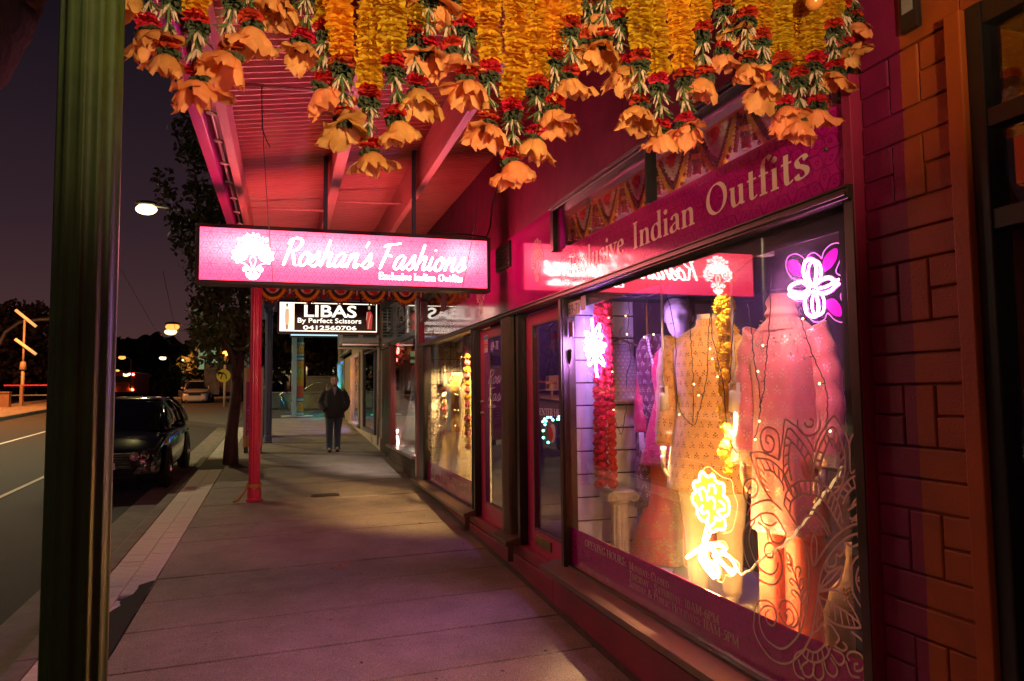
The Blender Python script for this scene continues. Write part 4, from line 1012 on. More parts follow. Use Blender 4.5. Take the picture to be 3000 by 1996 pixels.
# ------------------------------------------------------------------ pompom garlands
def pompom_mesh(name, m, n=90, r=1.0):
    mb = MB(); g_ = math.pi*(3-math.sqrt(5)); r_ = random.Random(4)
    for i in range(n):
        z = 1-2*(i+.5)/n; q = math.sqrt(1-z*z); a = g_*i
        d = Vector((q*math.cos(a), q*math.sin(a), z)); t1 = d.orthogonal().normalized(); t2 = d.cross(t1)
        ang = r_.uniform(0, 3.1); t1, t2 = t1*math.cos(ang)+t2*math.sin(ang), t2*math.cos(ang)-t1*math.sin(ang)
        L = r*r_.uniform(.85, 1.1)
        mb.add([d*.45*r+t1*.05, d*L*.95+t1*.22*r, d*L+t2*.1*r, d*L*.95-t1*.22*r], [(0,1,2),(0,2,3)])
    mb.ball((0,0,0), .78*r, 10, 8)
    return mb.mesh(name, m, True)
redp = M('red_pompom', (.62,.012,.02), .8, var=.25, scale=30); redo = M('orange_red_pompom', (.68,.06,.012), .8, var=.25, scale=30)
yelp = M('yellow_pompom', (.72,.42,.02), .8, var=.2, scale=30); pinkp = M('pink_pompom', (.70,.16,.16), .8, var=.2, scale=30); crmp = M('cream_pompom', (.68,.45,.30), .8, var=.2)
PMR, PMO, PMY, PMP, PMC = [pompom_mesh('pompom', m) for m in (redp, redo, yelp, pinkp, crmp)]
rg = thing('red_pompom_garland', 'thick bunch of red pompom strings hanging behind the glass above the plaster column', 'garland', (2.24, 5.02, 1.12))
top = 1.36
for s_ in range(5):
    a0 = s_*1.256
    for i in range(24):
        z = .03+.057*i+rnd.uniform(-.01,.01)+.02*(s_ % 2); rr = .062-.022*(i/24)
        o = bpy.data.objects.new('pompom', PMO if z < .5 and s_ % 3 else PMR); link(o, rg)
        sw_ = .15*math.sin(z*3)
        o.location = (rr*math.cos(a0+sw_), rr*math.sin(a0+sw_), z); s = rnd.uniform(.031,.037); o.scale = (s, s, s); o.rotation_euler = (rnd.uniform(0,6), rnd.uniform(0,6), 0)
yg = thing('yellow_pompom_garland', 'fluffy yellow marigold garland hanging in front of the golden coat', 'garland', (2.33, 3.585, 1.36))
for i in range(24):
    for s_ in range(2 if i > 9 else 1):
        o = bpy.data.objects.new('pompom', PMY); link(o, yg); s = rnd.uniform(.036,.05) if i > 9 else rnd.uniform(.034,.04)
        o.location = (rnd.uniform(-.02,.02), rnd.uniform(-.022,.022)*(1+s_), .02+.048*i); o.scale = (s,s,s*.85); o.rotation_euler = (rnd.uniform(0,6), rnd.uniform(0,6), 0)
# plaster column
pcx = thing('plaster_column', 'short cream plaster column with a scrolled capital at the left of the display', 'plaster column', (2.36, 5.06, .5))
plas = M('aged_plaster', (.56,.47,.33), .7, var=.25, scale=12, bump=.2, dirt=.8)
k = MB(); k.lathe([(.10,.0),(.105,.02),(.1,.045),(.085,.05),(.088,.07),(.075,.085)], 24); k.build('base', plas, pcx, True)
k = MB(); k.lathe([(.07,.08),(.068,.3),(.062,.5)], 80, wob=lambda t, h: 1-.13*max(0, math.cos(10*t))**.7); k.build('shaft', plas, pcx, True)
k = MB(); k.lathe([(.065,.495),(.075,.51),(.07,.525)], 24); k.box(-.09,.09,-.085,.085,.575,.6); k.box(-.085,.085,-.075,.075,.525,.575); k.build('capital', plas, pcx, bevel=.006)
for sx_ in (-1, 1):
    k = MB(); k.lathe([(.001,-.08),(.035,-.08),(.038,-.07),(.038,.07),(.035,.08),(.001,.08)], 16, (sx_*.09,0,.55), 'y')
    k.tube([(sx_*.09+x, -.082, .55+z) for x, z in spiral(0,0,.032,2,0,24)], .005, 5); k.build('scroll', plas, pcx, True)
# ------------------------------------------------------------------ neon lights
def zm(x0, y0, kk, X): return lambda p: on_x(x0+p[0]/kk, y0+p[1]/kk, X)
acry = GLASS('acrylic', .1, (.97,.95,.97))
def neon(name, label, X, zf, strokes, mat, r=.0075, plates=(), edges=(), edge_mat=None, halo=None):
    allp = [zf(p) for s in strokes for p in s[0]]; c = sum(allp, Vector())/len(allp); c.x = X
    t = thing(name, label, 'neon sign', c)
    for pts, cl, rr, m in strokes:
        P = cat(pts, 5, cl) if len(pts) > 2 else pts
        k = MB(); k.tube([zf(p)-c for p in P], (rr or r)*.8, 7, closed=cl); k.build('tube', m or mat, t, True)
        if halo:  # glowing strips paint the coloured halo beside each tube
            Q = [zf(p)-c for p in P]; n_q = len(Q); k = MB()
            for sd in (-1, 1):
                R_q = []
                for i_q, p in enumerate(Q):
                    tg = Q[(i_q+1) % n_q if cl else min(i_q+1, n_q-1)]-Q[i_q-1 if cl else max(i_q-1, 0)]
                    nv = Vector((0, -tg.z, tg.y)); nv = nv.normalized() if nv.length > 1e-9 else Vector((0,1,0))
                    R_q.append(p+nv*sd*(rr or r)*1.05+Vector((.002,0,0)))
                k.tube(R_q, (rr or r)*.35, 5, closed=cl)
            k.build('halo_strip', halo, t, True)
    for pts, m in plates:
        P = [zf(p)-c for p in cat(pts, 4, True)]; n = len(P)
        k = MB(); v = P+[p+Vector((.006,0,0)) for p in P]; k.add(v, [tuple(range(n)), tuple(range(2*n-1,n-1,-1))]+[(i,i+n,(i+1)%n+n,(i+1)%n) for i in range(n)]); k.build('plate', m, t)
    if edges:
        k = MB()
        for pts in edges: k.tube([zf(p)-c+Vector((.012,0,0)) for p in cat(pts, 5)], .0022, 5)
        k.build('acrylic_edge', edge_mat, t, True)
    return t, c
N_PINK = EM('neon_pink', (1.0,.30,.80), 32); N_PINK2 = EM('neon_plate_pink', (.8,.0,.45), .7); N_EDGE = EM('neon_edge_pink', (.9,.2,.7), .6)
N_VIO = EM('neon_violet', (.60,.30,1.0), 95); N_YEL = EM('neon_yellow', (1.0,.44,.07), 70); N_WARM = EM('neon_warm_white', (1.0,.54,.16), 95); N_YP = EM('neon_plate_yellow', (.9,.42,.02), .8)
zf = zm(2100, 650, 2.24, 2.07)
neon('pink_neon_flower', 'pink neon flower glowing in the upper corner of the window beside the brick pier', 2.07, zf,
  [([(612,425),(572,350),(575,275),(608,246),(640,262),(655,320),(645,395),(622,425)],False,0,None), ([(622,420),(600,350),(608,285),(640,256),(672,275),(686,330),(672,400)],False,.005,None),
   ([(608,432),(560,395),(500,412),(478,445),(520,470)],False,0,None), ([(600,448),(560,470),(500,465),(478,480),(520,500),(585,492)],False,0,None),
   ([(640,428),(680,385),(735,368),(770,385)],False,0,None), ([(645,462),(700,470),(750,450),(775,425),(800,405)],False,0,None), ([(660,440),(720,425),(770,395),(800,378)],False,.005,None),
   ([(615,455),(580,510),(588,590),(615,618),(655,615),(668,560),(655,490),(632,455)],False,0,None), ([(640,460),(625,520),(632,590),(668,612),(700,585),(704,520),(690,480)],False,.005,None)], N_PINK,
  plates=[([(465,268),(498,248),(535,275),(556,350),(515,352),(478,325)],N_PINK2), ([(693,300),(700,245),(740,195),(782,176),(780,235),(745,295),(695,330)],N_PINK2), ([(712,522),(760,506),(806,560),(808,618),(765,612),(726,570)],N_PINK2)],
  edges=[[(560,385),(480,370),(440,300),(450,235),(500,210),(550,235),(568,275),(580,225),(620,202),(662,228),(672,240),(690,190),(740,145),(796,148),(800,230),(765,325),(806,365),(812,440),(795,490),(820,560),(815,655),(760,645),(712,600),(690,640),(640,660),(595,630),(572,530),(500,520),(472,470),(480,410),(510,385)]], edge_mat=N_EDGE, halo=EM('halo_pink', (1.0,.06,.75), 1.6))
zf = zm(1640, 850, 3.136, 2.07)
vs = [([(298,268),(345,798)],False,.012,None)]
for ex, ey in ((240,382),(232,462),(226,546),(252,604),(272,690),(366,318),(385,412),(424,502),(400,566),(408,688)):
    cx_, cy_ = 315+.16*(ex-315), 520+.3*(ey-520)
    dx, dy = ex-cx_, ey-cy_; L_ = math.hypot(dx, dy); nx_, ny_ = -dy/L_*20, dx/L_*20
    vs.append(([(cx_,cy_),(cx_+dx*.55+nx_,cy_+dy*.55+ny_),(ex,ey),(cx_+dx*.55-nx_,cy_+dy*.55-ny_)],True,.0075,None))
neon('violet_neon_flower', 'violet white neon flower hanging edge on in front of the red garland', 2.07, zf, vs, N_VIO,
  edges=[[(290,262),(300,232),(318,240),(322,290),(370,305),(390,330),(380,400),(425,460),(428,505),(395,560),(412,640),(405,710),(370,700),(362,780),(345,812)]], edge_mat=N_EDGE, halo=EM('halo_violet', (.34,.08,1.0), 3))
zf = zm(1850, 1300, 3.135, 2.10)
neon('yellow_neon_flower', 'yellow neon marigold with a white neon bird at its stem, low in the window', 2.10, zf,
  [([(625,345),(632,280),(655,262),(690,300),(715,305),(748,288),(775,345),(800,360),(845,375),(852,440),(845,475),(885,520),(898,580),(885,650),(850,672),(862,740),(850,785),(800,782),(745,805),(700,770),(688,715),(640,700),(608,640),(605,588),(565,530),(566,468),(598,440),(570,390),(585,350)],True,0,None),
   ([(625,420),(660,405),(690,450),(695,500)],False,0,None), ([(620,430),(635,480),(650,520)],False,0,None), ([(708,440),(715,390),(745,375),(768,410),(770,460)],False,0,None), ([(700,520),(715,500),(750,500),(765,545),(760,600)],False,0,None),
   ([(655,570),(640,610),(660,640),(700,625),(710,660),(700,715),(730,755),(765,720),(768,670),(800,705),(825,680),(790,620),(850,605),(850,560),(810,525)],False,0,None),
   ([(698,770),(672,860),(650,960)],False,.010,N_WARM), ([(735,800),(700,880),(680,960)],False,.006,N_WARM),
   ([(512,1045),(580,1000),(650,960),(720,945),(800,930),(850,950),(855,985),(800,1010)],False,.010,N_WARM), ([(650,985),(640,1060),(680,1130),(720,1180),(760,1225)],False,.014,N_WARM),
   ([(690,980),(690,1050),(730,1120),(760,1190),(795,1215),(800,1150),(770,1080)],False,.013,N_WARM), ([(760,1020),(830,1010),(900,1040),(955,1120),(950,1170),(890,1150),(820,1090),(770,1050)],True,.009,N_WARM), ([(800,1060),(860,1120),(900,1180),(930,1200)],False,.008,N_WARM),
   ([(700,960),(760,980),(800,1040),(780,1100),(730,1100),(690,1040)],True,.013,N_WARM)], N_YEL,
  plates=[([(640,300),(745,310),(830,390),(870,560),(840,740),(740,780),(640,690),(590,520),(600,380)],N_YP)],
  edges=[[(630,300),(650,230),(700,215),(740,250),(820,310),(900,340),(920,450),(955,560),(935,690),(900,800),(830,830)],[(510,1020),(540,980),(640,925),(740,905),(830,900),(865,960),(840,1010),(960,1090),(965,1160),(900,1225),(850,1210),(820,1275),(770,1260)]], edge_mat=EM('neon_edge_yellow', (1,.65,.25), .8), halo=EM('halo_yellow', (1.0,.42,.03), 1.5))
# glowing cable running from the neon to the corner
zf = zm(2150, 1200, 1.969, 2.13)
P = [zf(p) for p in cat([(20,935),(50,950),(95,925),(150,870),(200,832),(240,815),(300,770),(340,735),(390,665),(430,620),(470,560),(510,500),(560,440),(600,380),(625,330)], 4)]
k = MB(); k.tube([p+Vector((0,0,.004*math.sin(i*1.3))) for i, p in enumerate(P)], .0055, 7)
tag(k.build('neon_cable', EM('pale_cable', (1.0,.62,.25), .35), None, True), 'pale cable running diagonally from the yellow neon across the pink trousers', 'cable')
# purple cable at the top
zf = zm(1640, 850, 3.136, 2.12); k = MB(); k.tube([zf(p) for p in cat([(580,50),(640,55),(700,62),(760,50),(820,52),(880,30),(940,5),(1000,-30)], 4)], .005, 6)
tag(k.build('cable', M('lilac_cable', (.5,.35,.6), .4), None, True), 'thin pale cable crossing the top of the window behind the glass', 'cable')
# ------------------------------------------------------------------ fairy lights
zf = zm(1600, 650, 2.24, 2.085)
bulb_m = EM('fairy_bulb', (1.0,.55,.16), 12); wire_m = M('fairy_wire', (.035,.02,.03), .5, var=0)
bm2 = MB().ball((0,0,0), .0042, 7, 5).mesh('bulb', bulb_m, True)
strands = [[(415,500),(422,650),(425,800),(432,990),(420,1090),(440,1240),(490,1395),(512,1300),(530,1200)], [(535,480),(545,600),(530,750),(560,880),(530,1000),(528,1090)], [(655,470),(645,640),(665,760),(640,900),(622,1000)],
 [(690,560),(672,660),(702,760)], [(790,470),(830,640),(850,800),(848,1000),(870,1200),(905,1280),(960,1340)], [(930,470),(945,700),(958,900),(965,1080),(966,1320)], [(1092,480),(1070,700),(1058,1000),(1020,1180),(980,1330)],
 [(1098,480),(1085,700),(1130,920),(1165,1080),(1180,1300),(1200,1430),(1255,1520)], [(1238,560),(1230,700),(1215,900),(1203,1060)], [(1320,540),(1345,700),(1365,900),(1400,1120),(1402,1280),(1368,1420)], [(1478,300),(1465,700),(1440,940),(1432,1080),(1400,1220)],
 [(1640,540),(1690,700),(1740,860),(1820,1040),(1850,1180),(1842,1360),(1880,1480)]]
where = ['just right of the violet neon', 'second along from the violet neon', 'third along, in front of the hanging dress', 'short one between the dress and the white face', 'over the white mannequin face', 'down the left lapel of the golden coat', 'left of the yellow garland to the waist', 'right of the yellow garland, passing the lamp', 'short one beside the white lamp rod', 'over the golden coat sleeve', 'between the golden coat and the pink tunic', 'across the shoulder of the pink tunic']
for st_, wh in zip(strands, where):
    P = [zf(p) for p in cat(st_, 7)]; c = P[0].copy()
    t = thing('fairy_light_string', 'fairy light wire with warm bulbs, '+wh, 'fairy lights', c, 0, 'fairy light strings in the big window')
    Q = [p-c+Vector((rnd.uniform(-.003,.003), rnd.uniform(-.004,.004), 0)) for p in P]
    k = MB(); k.tube(Q, .0024, 5); 
    i = rnd.randint(2, 6); bl = []
    while i < len(Q):
        d = Vector((-.008, rnd.choice((-1,1))*rnd.uniform(.012,.028), rnd.uniform(-.006,.01))); k.tube([Q[i], Q[i]+d], .002, 4)
        if rnd.random() < .45: bl.append(Q[i]+d*1.15)
        i += rnd.randint(5, 9)
    k.build('wire', wire_m, t)
    for b in bl:
        o = bpy.data.objects.new('bulb', bm2); link(o, t); o.location = b
# ------------------------------------------------------------------ lamps
def spot(name, loc, target, col, power, size, blend=.5, rad=.02):
    l = bpy.data.lights.new(name, 'SPOT'); l.energy = power; l.color = col; l.spot_size = math.radians(size); l.spot_blend = blend; l.shadow_soft_size = rad
    o = bpy.data.objects.new(name, l); C.objects.link(o); o.location = loc
    o.rotation_euler = (Vector(target)-Vector(loc)).to_track_quat('-Z', 'Y').to_euler(); return o
white_metal = M('white_lamp_metal', (.70,.66,.62), .35, var=.05)
def pendant(x, y, ztop, zc, label, target, power):
    t = thing('spot_lamp', label, 'spot lamp', (x, y, zc))
    k = MB(); k.tube([(0,0,.09),(0,0,ztop-zc)], .0075, 8); k.build('rod', white_metal, t, True)
    k = MB(); k.box(-.012,.012,-.036,-.032,-.01,.1); k.box(-.012,.012,.032,.036,-.01,.1); k.box(-.012,.012,-.036,.036,.092,.1); k.build('bracket', white_metal, t, bevel=.002)
    d = (Vector(target)-Vector((x,y,zc))).normalized(); q = Vector((0,0,-1)).rotation_difference(d).to_matrix().to_4x4()
    k = MB(); k.lathe([(.001,.055),(.024,.055),(.03,.05),(.03,-.055),(.027,-.056),(.026,-.03),(.001,-.03)], 20); k.tf(q); k.build('lamp_head', white_metal, t, True)
    k = MB(); k.lathe([(.001,-.034),(.024,-.034)], 16); k.tf(q); k.build('lamp_lens', EM('spot_lens', (1.0,.75,.4), 12), t)
    spot('spot_light', Vector((x,y,zc))+d*.06, target, (1.0,.66,.30), power, 70)
dl_t = thing('added_downlight', 'unseen small white downlight under the dark ceiling of the display bay', 'added_downlight', (2.16, 3.55, 2.47))  # added lamp, unseen, to brighten the golden coat
k = MB(); k.lathe([(.001,.05),(.035,.05),(.04,.04),(.04,-.03),(.034,-.03),(.03,.0),(.001,.0)], 18); k.build('housing', white_metal, dl_t, True)
k = MB(); k.lathe([(.001,-.002),(.028,-.002)], 14); k.build('lamp_lens', EM('spot_lens', (1.0,.75,.4), 12), dl_t)
spot('spot_light', (2.17, 3.56, 2.43), (2.62, 4.1, 1.6), (1.0,.56,.26), 20, 95)
c_l = cpy(dl_t, None, (2.13, 2.92, 2.47))  # second added lamp, unseen, to brighten the pink tunic
c_l['label'] = 'unseen small white downlight in the bay ceiling nearest the brick pier'
for ch in list(dl_t.children): cpy(ch, c_l)
spot('spot_light', (2.14, 2.93, 2.43), (2.52, 3.3, 1.3), (1.0,.58,.40), 11, 105)
pendant(2.34, 4.31, 2.52, 1.75, 'white spot lamp on a rod beside the golden coat cuff', (2.5, 4.6, .5), 40)
pendant(2.30, 3.46, 2.52, 1.76, 'white spot lamp on a rod in front of the coat pocket', (2.335, 3.62, 1.1), 170)
# jewellery bust in the corner
jb = thing('jewellery_bust', 'golden cloth jewellery bust with bead necklaces at the bottom corner of the window', 'display bust', (2.33, 2.64, .5))
velvet = M('gold_velvet', (.52,.33,.11), .7, var=.15, scale=20, bump=.3, bscale=300)
k = MB(); rings = []
for z, rx, ry in ((.0,.11,.08),(.1,.13,.09),(.25,.155,.1),(.38,.165,.10),(.47,.13,.085),(.53,.06,.055),(.6,.045,.045),(.66,.05,.05)):
    rings.append([(rx*math.cos(a), ry*math.sin(a), z) for a in np.linspace(0, 2*math.pi, 28, endpoint=False)])
k.loft(rings); k.build('bust', velvet, jb, True)
gb = M('gold_beads', (.8,.5,.15), .25, metal=1, var=.1)
for q, (drop, w_) in enumerate(((.16,.1),(.2,.115),(.24,.13),(.06,.07))):
    k = MB()
    for i in range(34):
        a = math.pi*(i/33)
        x = -w_*math.cos(a); z = .50-drop*math.sin(a)
        k.ball((x, -.06-.045*math.sin(a), z), .007, 6, 5)
    k.build('bead_necklace', gb, jb, True)
# plates stuck on the glass
np_ = SB('number_plate', M('white_plate', (.72,.66,.62), .4, var=.08), (1.9925, 1.9965, 4.86, 5.09, 2.37, 2.47), 0)
ink = Ink(); sans_in(ink, '69-71', -5.08, -4.87, 2.385, 2.455, off=.01); q = ink.build('lettering', M('teal_print', (.05,.28,.25), .5, var=.1), facade_map(1.992)); q.parent = np_
SB('notice', W_ and MATS['white_plate'], (1.9925, 1.9965, 4.76, 4.84, 2.39, 2.49), 0)
SB('notice', M('brown_notice', (.4,.28,.22), .5, var=.3, scale=20), (1.9925, 1.9965, 5.0, 5.08, 2.22, 2.33), 0)
P = [on_x(1640+x/3.136, 850+y/3.136, 1.994) for x, y in ((60,560),(85,545),(110,545),(108,620),(92,688),(70,650),(62,610))]
k = MB(); k.add(P, [tuple(range(len(P)))]); q = k.build('shield_sticker', M('steel_sticker', (.55,.5,.48), .3, metal=.5, var=.1), None); q.parent = w1
P2 = [Vector((p.x-.001, (p.y-P[3].y)*.72+P[3].y+.012, (p.z-P[3].z)*.8+P[3].z)) for p in P]
k = MB(); k.add(P2, [tuple(range(len(P2)))]); q = k.build('shield_print', M('dark_print', (.05,.04,.05), .4, var=0), None); q.parent = w1
# big lotus and paisley drawing stuck on the lower right of the window
LOT = """275,285 295,150 305,60 345,80 385,110 430,160 460,210 475,238 490,190 520,130 585,40 625,85 650,130 672,180 680,230 685,360 712,350 745,328|330,470 302,380 300,250 325,110 390,170 440,240 470,310 468,390|345,410 328,310 340,190 400,250 435,330 450,400|470,395 480,300 520,190 580,100 630,180 655,270 650,370 625,450 570,500|508,430 505,350 530,260 575,170 610,240 622,320 605,420|105,250 150,243 215,262 272,290|105,250 130,330 170,430 230,520 290,580|140,280 215,290 290,350 330,430 350,480|140,280 160,380 210,500|185,350 230,355 290,420 300,470|272,290 275,200 262,130 215,102 175,125 165,180 185,235 225,245 245,205 235,165 205,150 195,180 215,195|380,60 385,110 420,145 465,148 505,115 515,60|420,75 435,100 465,95 470,65 450,55|290,580 225,525 165,530 110,560 90,610|110,555 80,520 65,460 85,410 125,400 150,440 140,490 110,508 92,485 100,450 122,450|300,540 320,470 380,420 450,410 520,425 580,480 620,560 640,655|335,590 345,530 400,492 450,490 510,505 560,560 600,630 635,690|300,545 340,610 400,720 440,860 445,950 430,1150 390,1290 300,1378 215,1340 170,1270 160,1180 190,1135 235,1140 258,1190 240,1245 205,1225 195,1175 215,1155|130,1170 132,1290 215,1425 310,1465 390,1415 450,1320 480,1180 500,1040|200,1100 150,1110 130,1170|200,1098 240,1130 250,1160|375,640 400,595 440,578 490,585 535,640 572,720|392,680 415,630 450,612 500,630 545,700 560,730|130,630 85,665 66,740 80,860 140,965 225,1010 275,980 292,910 275,830 235,775 200,775 188,815 205,850 235,850 238,815|135,640 105,700 105,790 150,900 215,950 255,930 268,880|130,630 170,600 230,600 270,640 310,720 300,760|150,650 200,690 210,760|165,600 180,650 225,670 260,650|210,690 235,760 285,770 305,740|330,840 350,920 385,1010 402,1100 388,1290|330,875 312,840 322,828 345,860 350,905|345,940 320,910 322,890 345,905 368,965|372,960 368,920 385,905 398,930 385,965|355,1015 332,990 345,975 375,1005 390,1040|392,1030 395,985 415,975 418,1010 398,1050|370,1085 345,1055 355,1040 385,1065 400,1100|405,1095 412,1055 432,1048 432,1080 408,1115|475,718 490,760 490,840 476,905 460,840 462,760 475,718|480,900 520,830 590,740 680,672 770,650|500,1040 520,930 580,820 670,735 770,705|550,870 560,905 600,895 605,830|605,830 625,845 650,810 655,765|655,765 690,790 735,770 725,712|540,900 545,930 570,940|500,1040 555,950 632,905 638,930 615,1010 560,1038 500,1040|500,1040 570,985 632,908|495,1072 560,1108 680,1180 745,1255 620,1243 545,1190 495,1072|500,1050 590,1040 660,1090 720,1190 745,1255|785,830 720,855 685,930 690,1020 730,1110 790,1190|778,885 735,910 718,980 740,1050 788,1115|735,915 760,930 745,960 730,975|728,985 770,1000 740,1030|740,128 700,145 682,185 678,222|750,185 722,205 718,250 735,295 750,300|610,520 640,455 690,395 757,370|640,545 665,490 705,452 757,440|690,560 715,520 740,505 735,530 700,560 670,582|680,625 720,640 765,655|690,650 740,600 768,570|500,1270 470,1290 440,1340 415,1385|540,1290 545,1340 520,1375 480,1400 440,1385 425,1370|430,1370 410,1410 450,1450 500,1455 550,1420 570,1370|500,1270 530,1230 570,1240 600,1280 620,1320 600,1350|520,1180 490,1230 500,1275|415,1385 370,1410 355,1470 375,1530 420,1555|440,1450 405,1480 420,1530 455,1540 475,1500 470,1455|480,1458 470,1520 500,1560 530,1530 520,1455|530,1445 550,1510 590,1540 610,1500 570,1430|575,1410 620,1470 650,1450 640,1410 585,1380|590,1360 640,1390 665,1370 640,1340|385,1440 400,1500|690,1280 760,1340 800,1450 798,1545 760,1568|680,1450 665,1420 690,1395 740,1410 765,1460 750,1500 715,1505 708,1470 730,1465|660,1450 690,1530 740,1545|330,1255 360,1215 345,1160 325,1150 310,1170 322,1195|270,1150 290,1105 335,1110 365,1150 385,1200 375,1240 345,1255 300,1225 272,1170"""
RUNG = [((302,380),(328,340)),((300,330),(330,300)),((302,270),(332,255)),((308,210),(338,205)),((316,160),(345,180)),((385,165),(375,215)),((410,195),(395,245)),((440,245),(418,290)),((458,290),(435,325)),((466,340),(445,365)),((480,330),(506,340)),((485,290),(515,300)),((500,240),(530,255)),((530,165),(548,205)),((595,120),(588,180)),((620,160),(603,220)),((640,215),(615,265)),((652,265),(622,310)),((654,320),(618,360)),((648,380),(608,400)),((630,440),(590,450)),((160,285),(190,345)),((195,288),(225,350)),((235,310),(250,370)),((270,335),(275,400)),((300,365),(290,430)),((150,330),(190,370)),((155,370),(200,420)),((170,420),(210,455)),((185,465),(225,480)),
 ((310,500),(345,540)),((330,465),(360,515)),((355,438),(385,500)),((385,420),(405,492)),((420,412),(428,490)),((455,410),(455,490)),((490,418),(485,495)),((520,425),(512,505)),((550,450),(535,530)),((575,475),(552,550)),((595,505),(572,580)),((612,540),(588,610)),((628,590),(610,645)),((625,490),(655,515)),((645,455),(675,480)),((670,420),(695,462)),((700,392),(715,450)),((728,380),(735,443)),
 ((555,1105),(560,1190)),((590,1125),(600,1220)),((625,1145),(640,1240)),((660,1165),(680,1245)),((695,1195),(712,1250)),((425,1370),(410,1400)),((445,1385),(435,1430)),((470,1398),(465,1452)),((495,1395),(500,1455)),((520,1378),(530,1440)),((540,1350),(565,1400)),((700,630),(735,600)),((720,640),(750,590)),((745,648),(765,600))]
ink = Ink(); zq = zm(2150, 1200, 1.969, 2.0)
def q2(p): a_ = zq(p); return (-a_.y, a_.z)
for s in LOT.split('|'):
    pts = [tuple(float(c) for c in q.split(',')) for q in s.split()]
    ink.line([q2(p) for p in cat(pts, 4)], .0085)
for a_, b_ in RUNG: ink.line([q2(a_), q2(b_)], .008)
q = ink.build('lotus_drawing', M('dusky_pink_vinyl', (.80,.52,.44), .45, var=.06, coat=.3), facade_map(1.9905)); q.parent = w1
# ------------------------------------------------------------------ behind the right-hand door
def dz(x, y, X): return on_x(1380+x/3.92, 900+y/3.92, X)
a, b = dz(862,790,2.065), dz(1000,955,2.065)
cs = thing('closed_sign', 'white card reading Closed hung on strings inside the right door', 'sign', (2.065, (a.y+b.y)/2, (a.z+b.z)/2))
hw, hh = abs(a.y-b.y)/2+.005, abs(a.z-b.z)/2
box('card', M('white_card', (.72,.68,.66), .5, var=.06), (-.002, .002, -hw, hw, -hh, hh), cs, bevel=0)
ink = Ink(); sans_in(ink, 'Closed', -hw*.25, hw*.85, -.012, .02, off=.012); ink.build('lettering', M('blue_print', (.08,.13,.35), .5, var=0), lambda x, y, i: (-.0035, -x, y), cs)
ink = Ink(); ink.poly([(-hw*.85,.01),(-hw*.4,.01),(-hw*.4,hh*.85),(-hw*.85,hh*.85)]); ink.build('blue_patch', M('blue_patch', (.12,.22,.4), .5, var=.1), lambda x, y, i: (-.0035, -x, y), cs)
ink = Ink(); ink.poly([(-hw*.85,-hh*.75),(-hw*.4,-hh*.75),(-hw*.4,-.01),(-hw*.85,-.01)]); ink.build('photo_patch', M('photo_patch', (.3,.12,.1), .5, var=.6, scale=60), lambda x, y, i: (-.0035, -x, y), cs)
k = MB(); k.tube([(0,hw*.7,hh),(0,.0,hh+.2),(0,-hw*.7,hh)], .0018, 4); k.build('string', wire_m, cs)
wc = thing('wind_chime', 'wooden stick mobile with a red tassel hanging inside the right door', 'wind chime', dz(925,520,2.11))
o0 = dz(925,520,2.11); wood = M('pale_stick', (.55,.35,.2), .6, var=.2)
for p, q in (((870,265),(975,172)),((872,485),(988,380))):
    k = MB(); k.tube([dz(*p,2.11)-o0, dz(*q,2.11)-o0], .007, 6); k.build('stick', wood, wc)
k = MB(); k.tube([dz(922,215,2.112)-o0, dz(930,545,2.112)-o0], .003, 5); k.tube([dz(945,385,2.112)-o0, dz(960,495,2.112)-o0], .005, 6); k.tube([dz(950,390,2.112)-o0, dz(945,470,2.112)-o0], .005, 6); k.build('hanging_string', wood, wc)
k = MB()
for i in range(16): k.ball(dz(960+rnd.uniform(-20,20), 320+rnd.uniform(-36,36), 2.108)-o0, .009, 6, 4)
k.build('tassel', redp, wc)
k = MB()
P = [dz(x, y, 2.0445) for x, y in cat([(895,1310),(915,1370),(940,1440),(938,1510),(915,1545),(893,1505),(888,1430),(890,1370)], 3, True)]
k.add(P, [tuple(range(len(P)))]); q = k.build('red_drop_sticker', M('red_sticker', (.55,.05,.04), .4, var=.05), None); q.parent = dr
P = [dz(x, y, 2.0455) for x, y in circ(935, 1450, 34, 24, 108)]
k = MB(); k.add(P, [tuple(range(len(P)))]); q = k.build('pale_sticker', MATS['white_plate'], None); q.parent = dr
ml = thing('coloured_fairy_lights', 'short string of green and blue bulbs low inside the right door', 'fairy lights', dz(900,1290,2.3))
o0 = dz(900,1290,2.3); cols = [EM('bulb_green', (.1,1,.25), 14), EM('bulb_blue', (.1,.3,1), 14), EM('bulb_teal', (.1,.9,.8), 12)]
pp = [(825,1315),(845,1285),(860,1310),(880,1268),(915,1268),(940,1295),(995,1288),(1015,1288),(1010,1260),(830,1420),(850,1350),(885,1555),(830,1500)]
k = MB(); k.tube([dz(*p,2.305)-o0 for p in pp], .002, 4); k.build('wire', wire_m, ml)
for i, p in enumerate(pp):
    k = MB(); k.ball((0,0,0), .011, 7, 5); k.build('bulb', cols[i % 3], ml, True, loc=dz(*p,2.3)-o0)
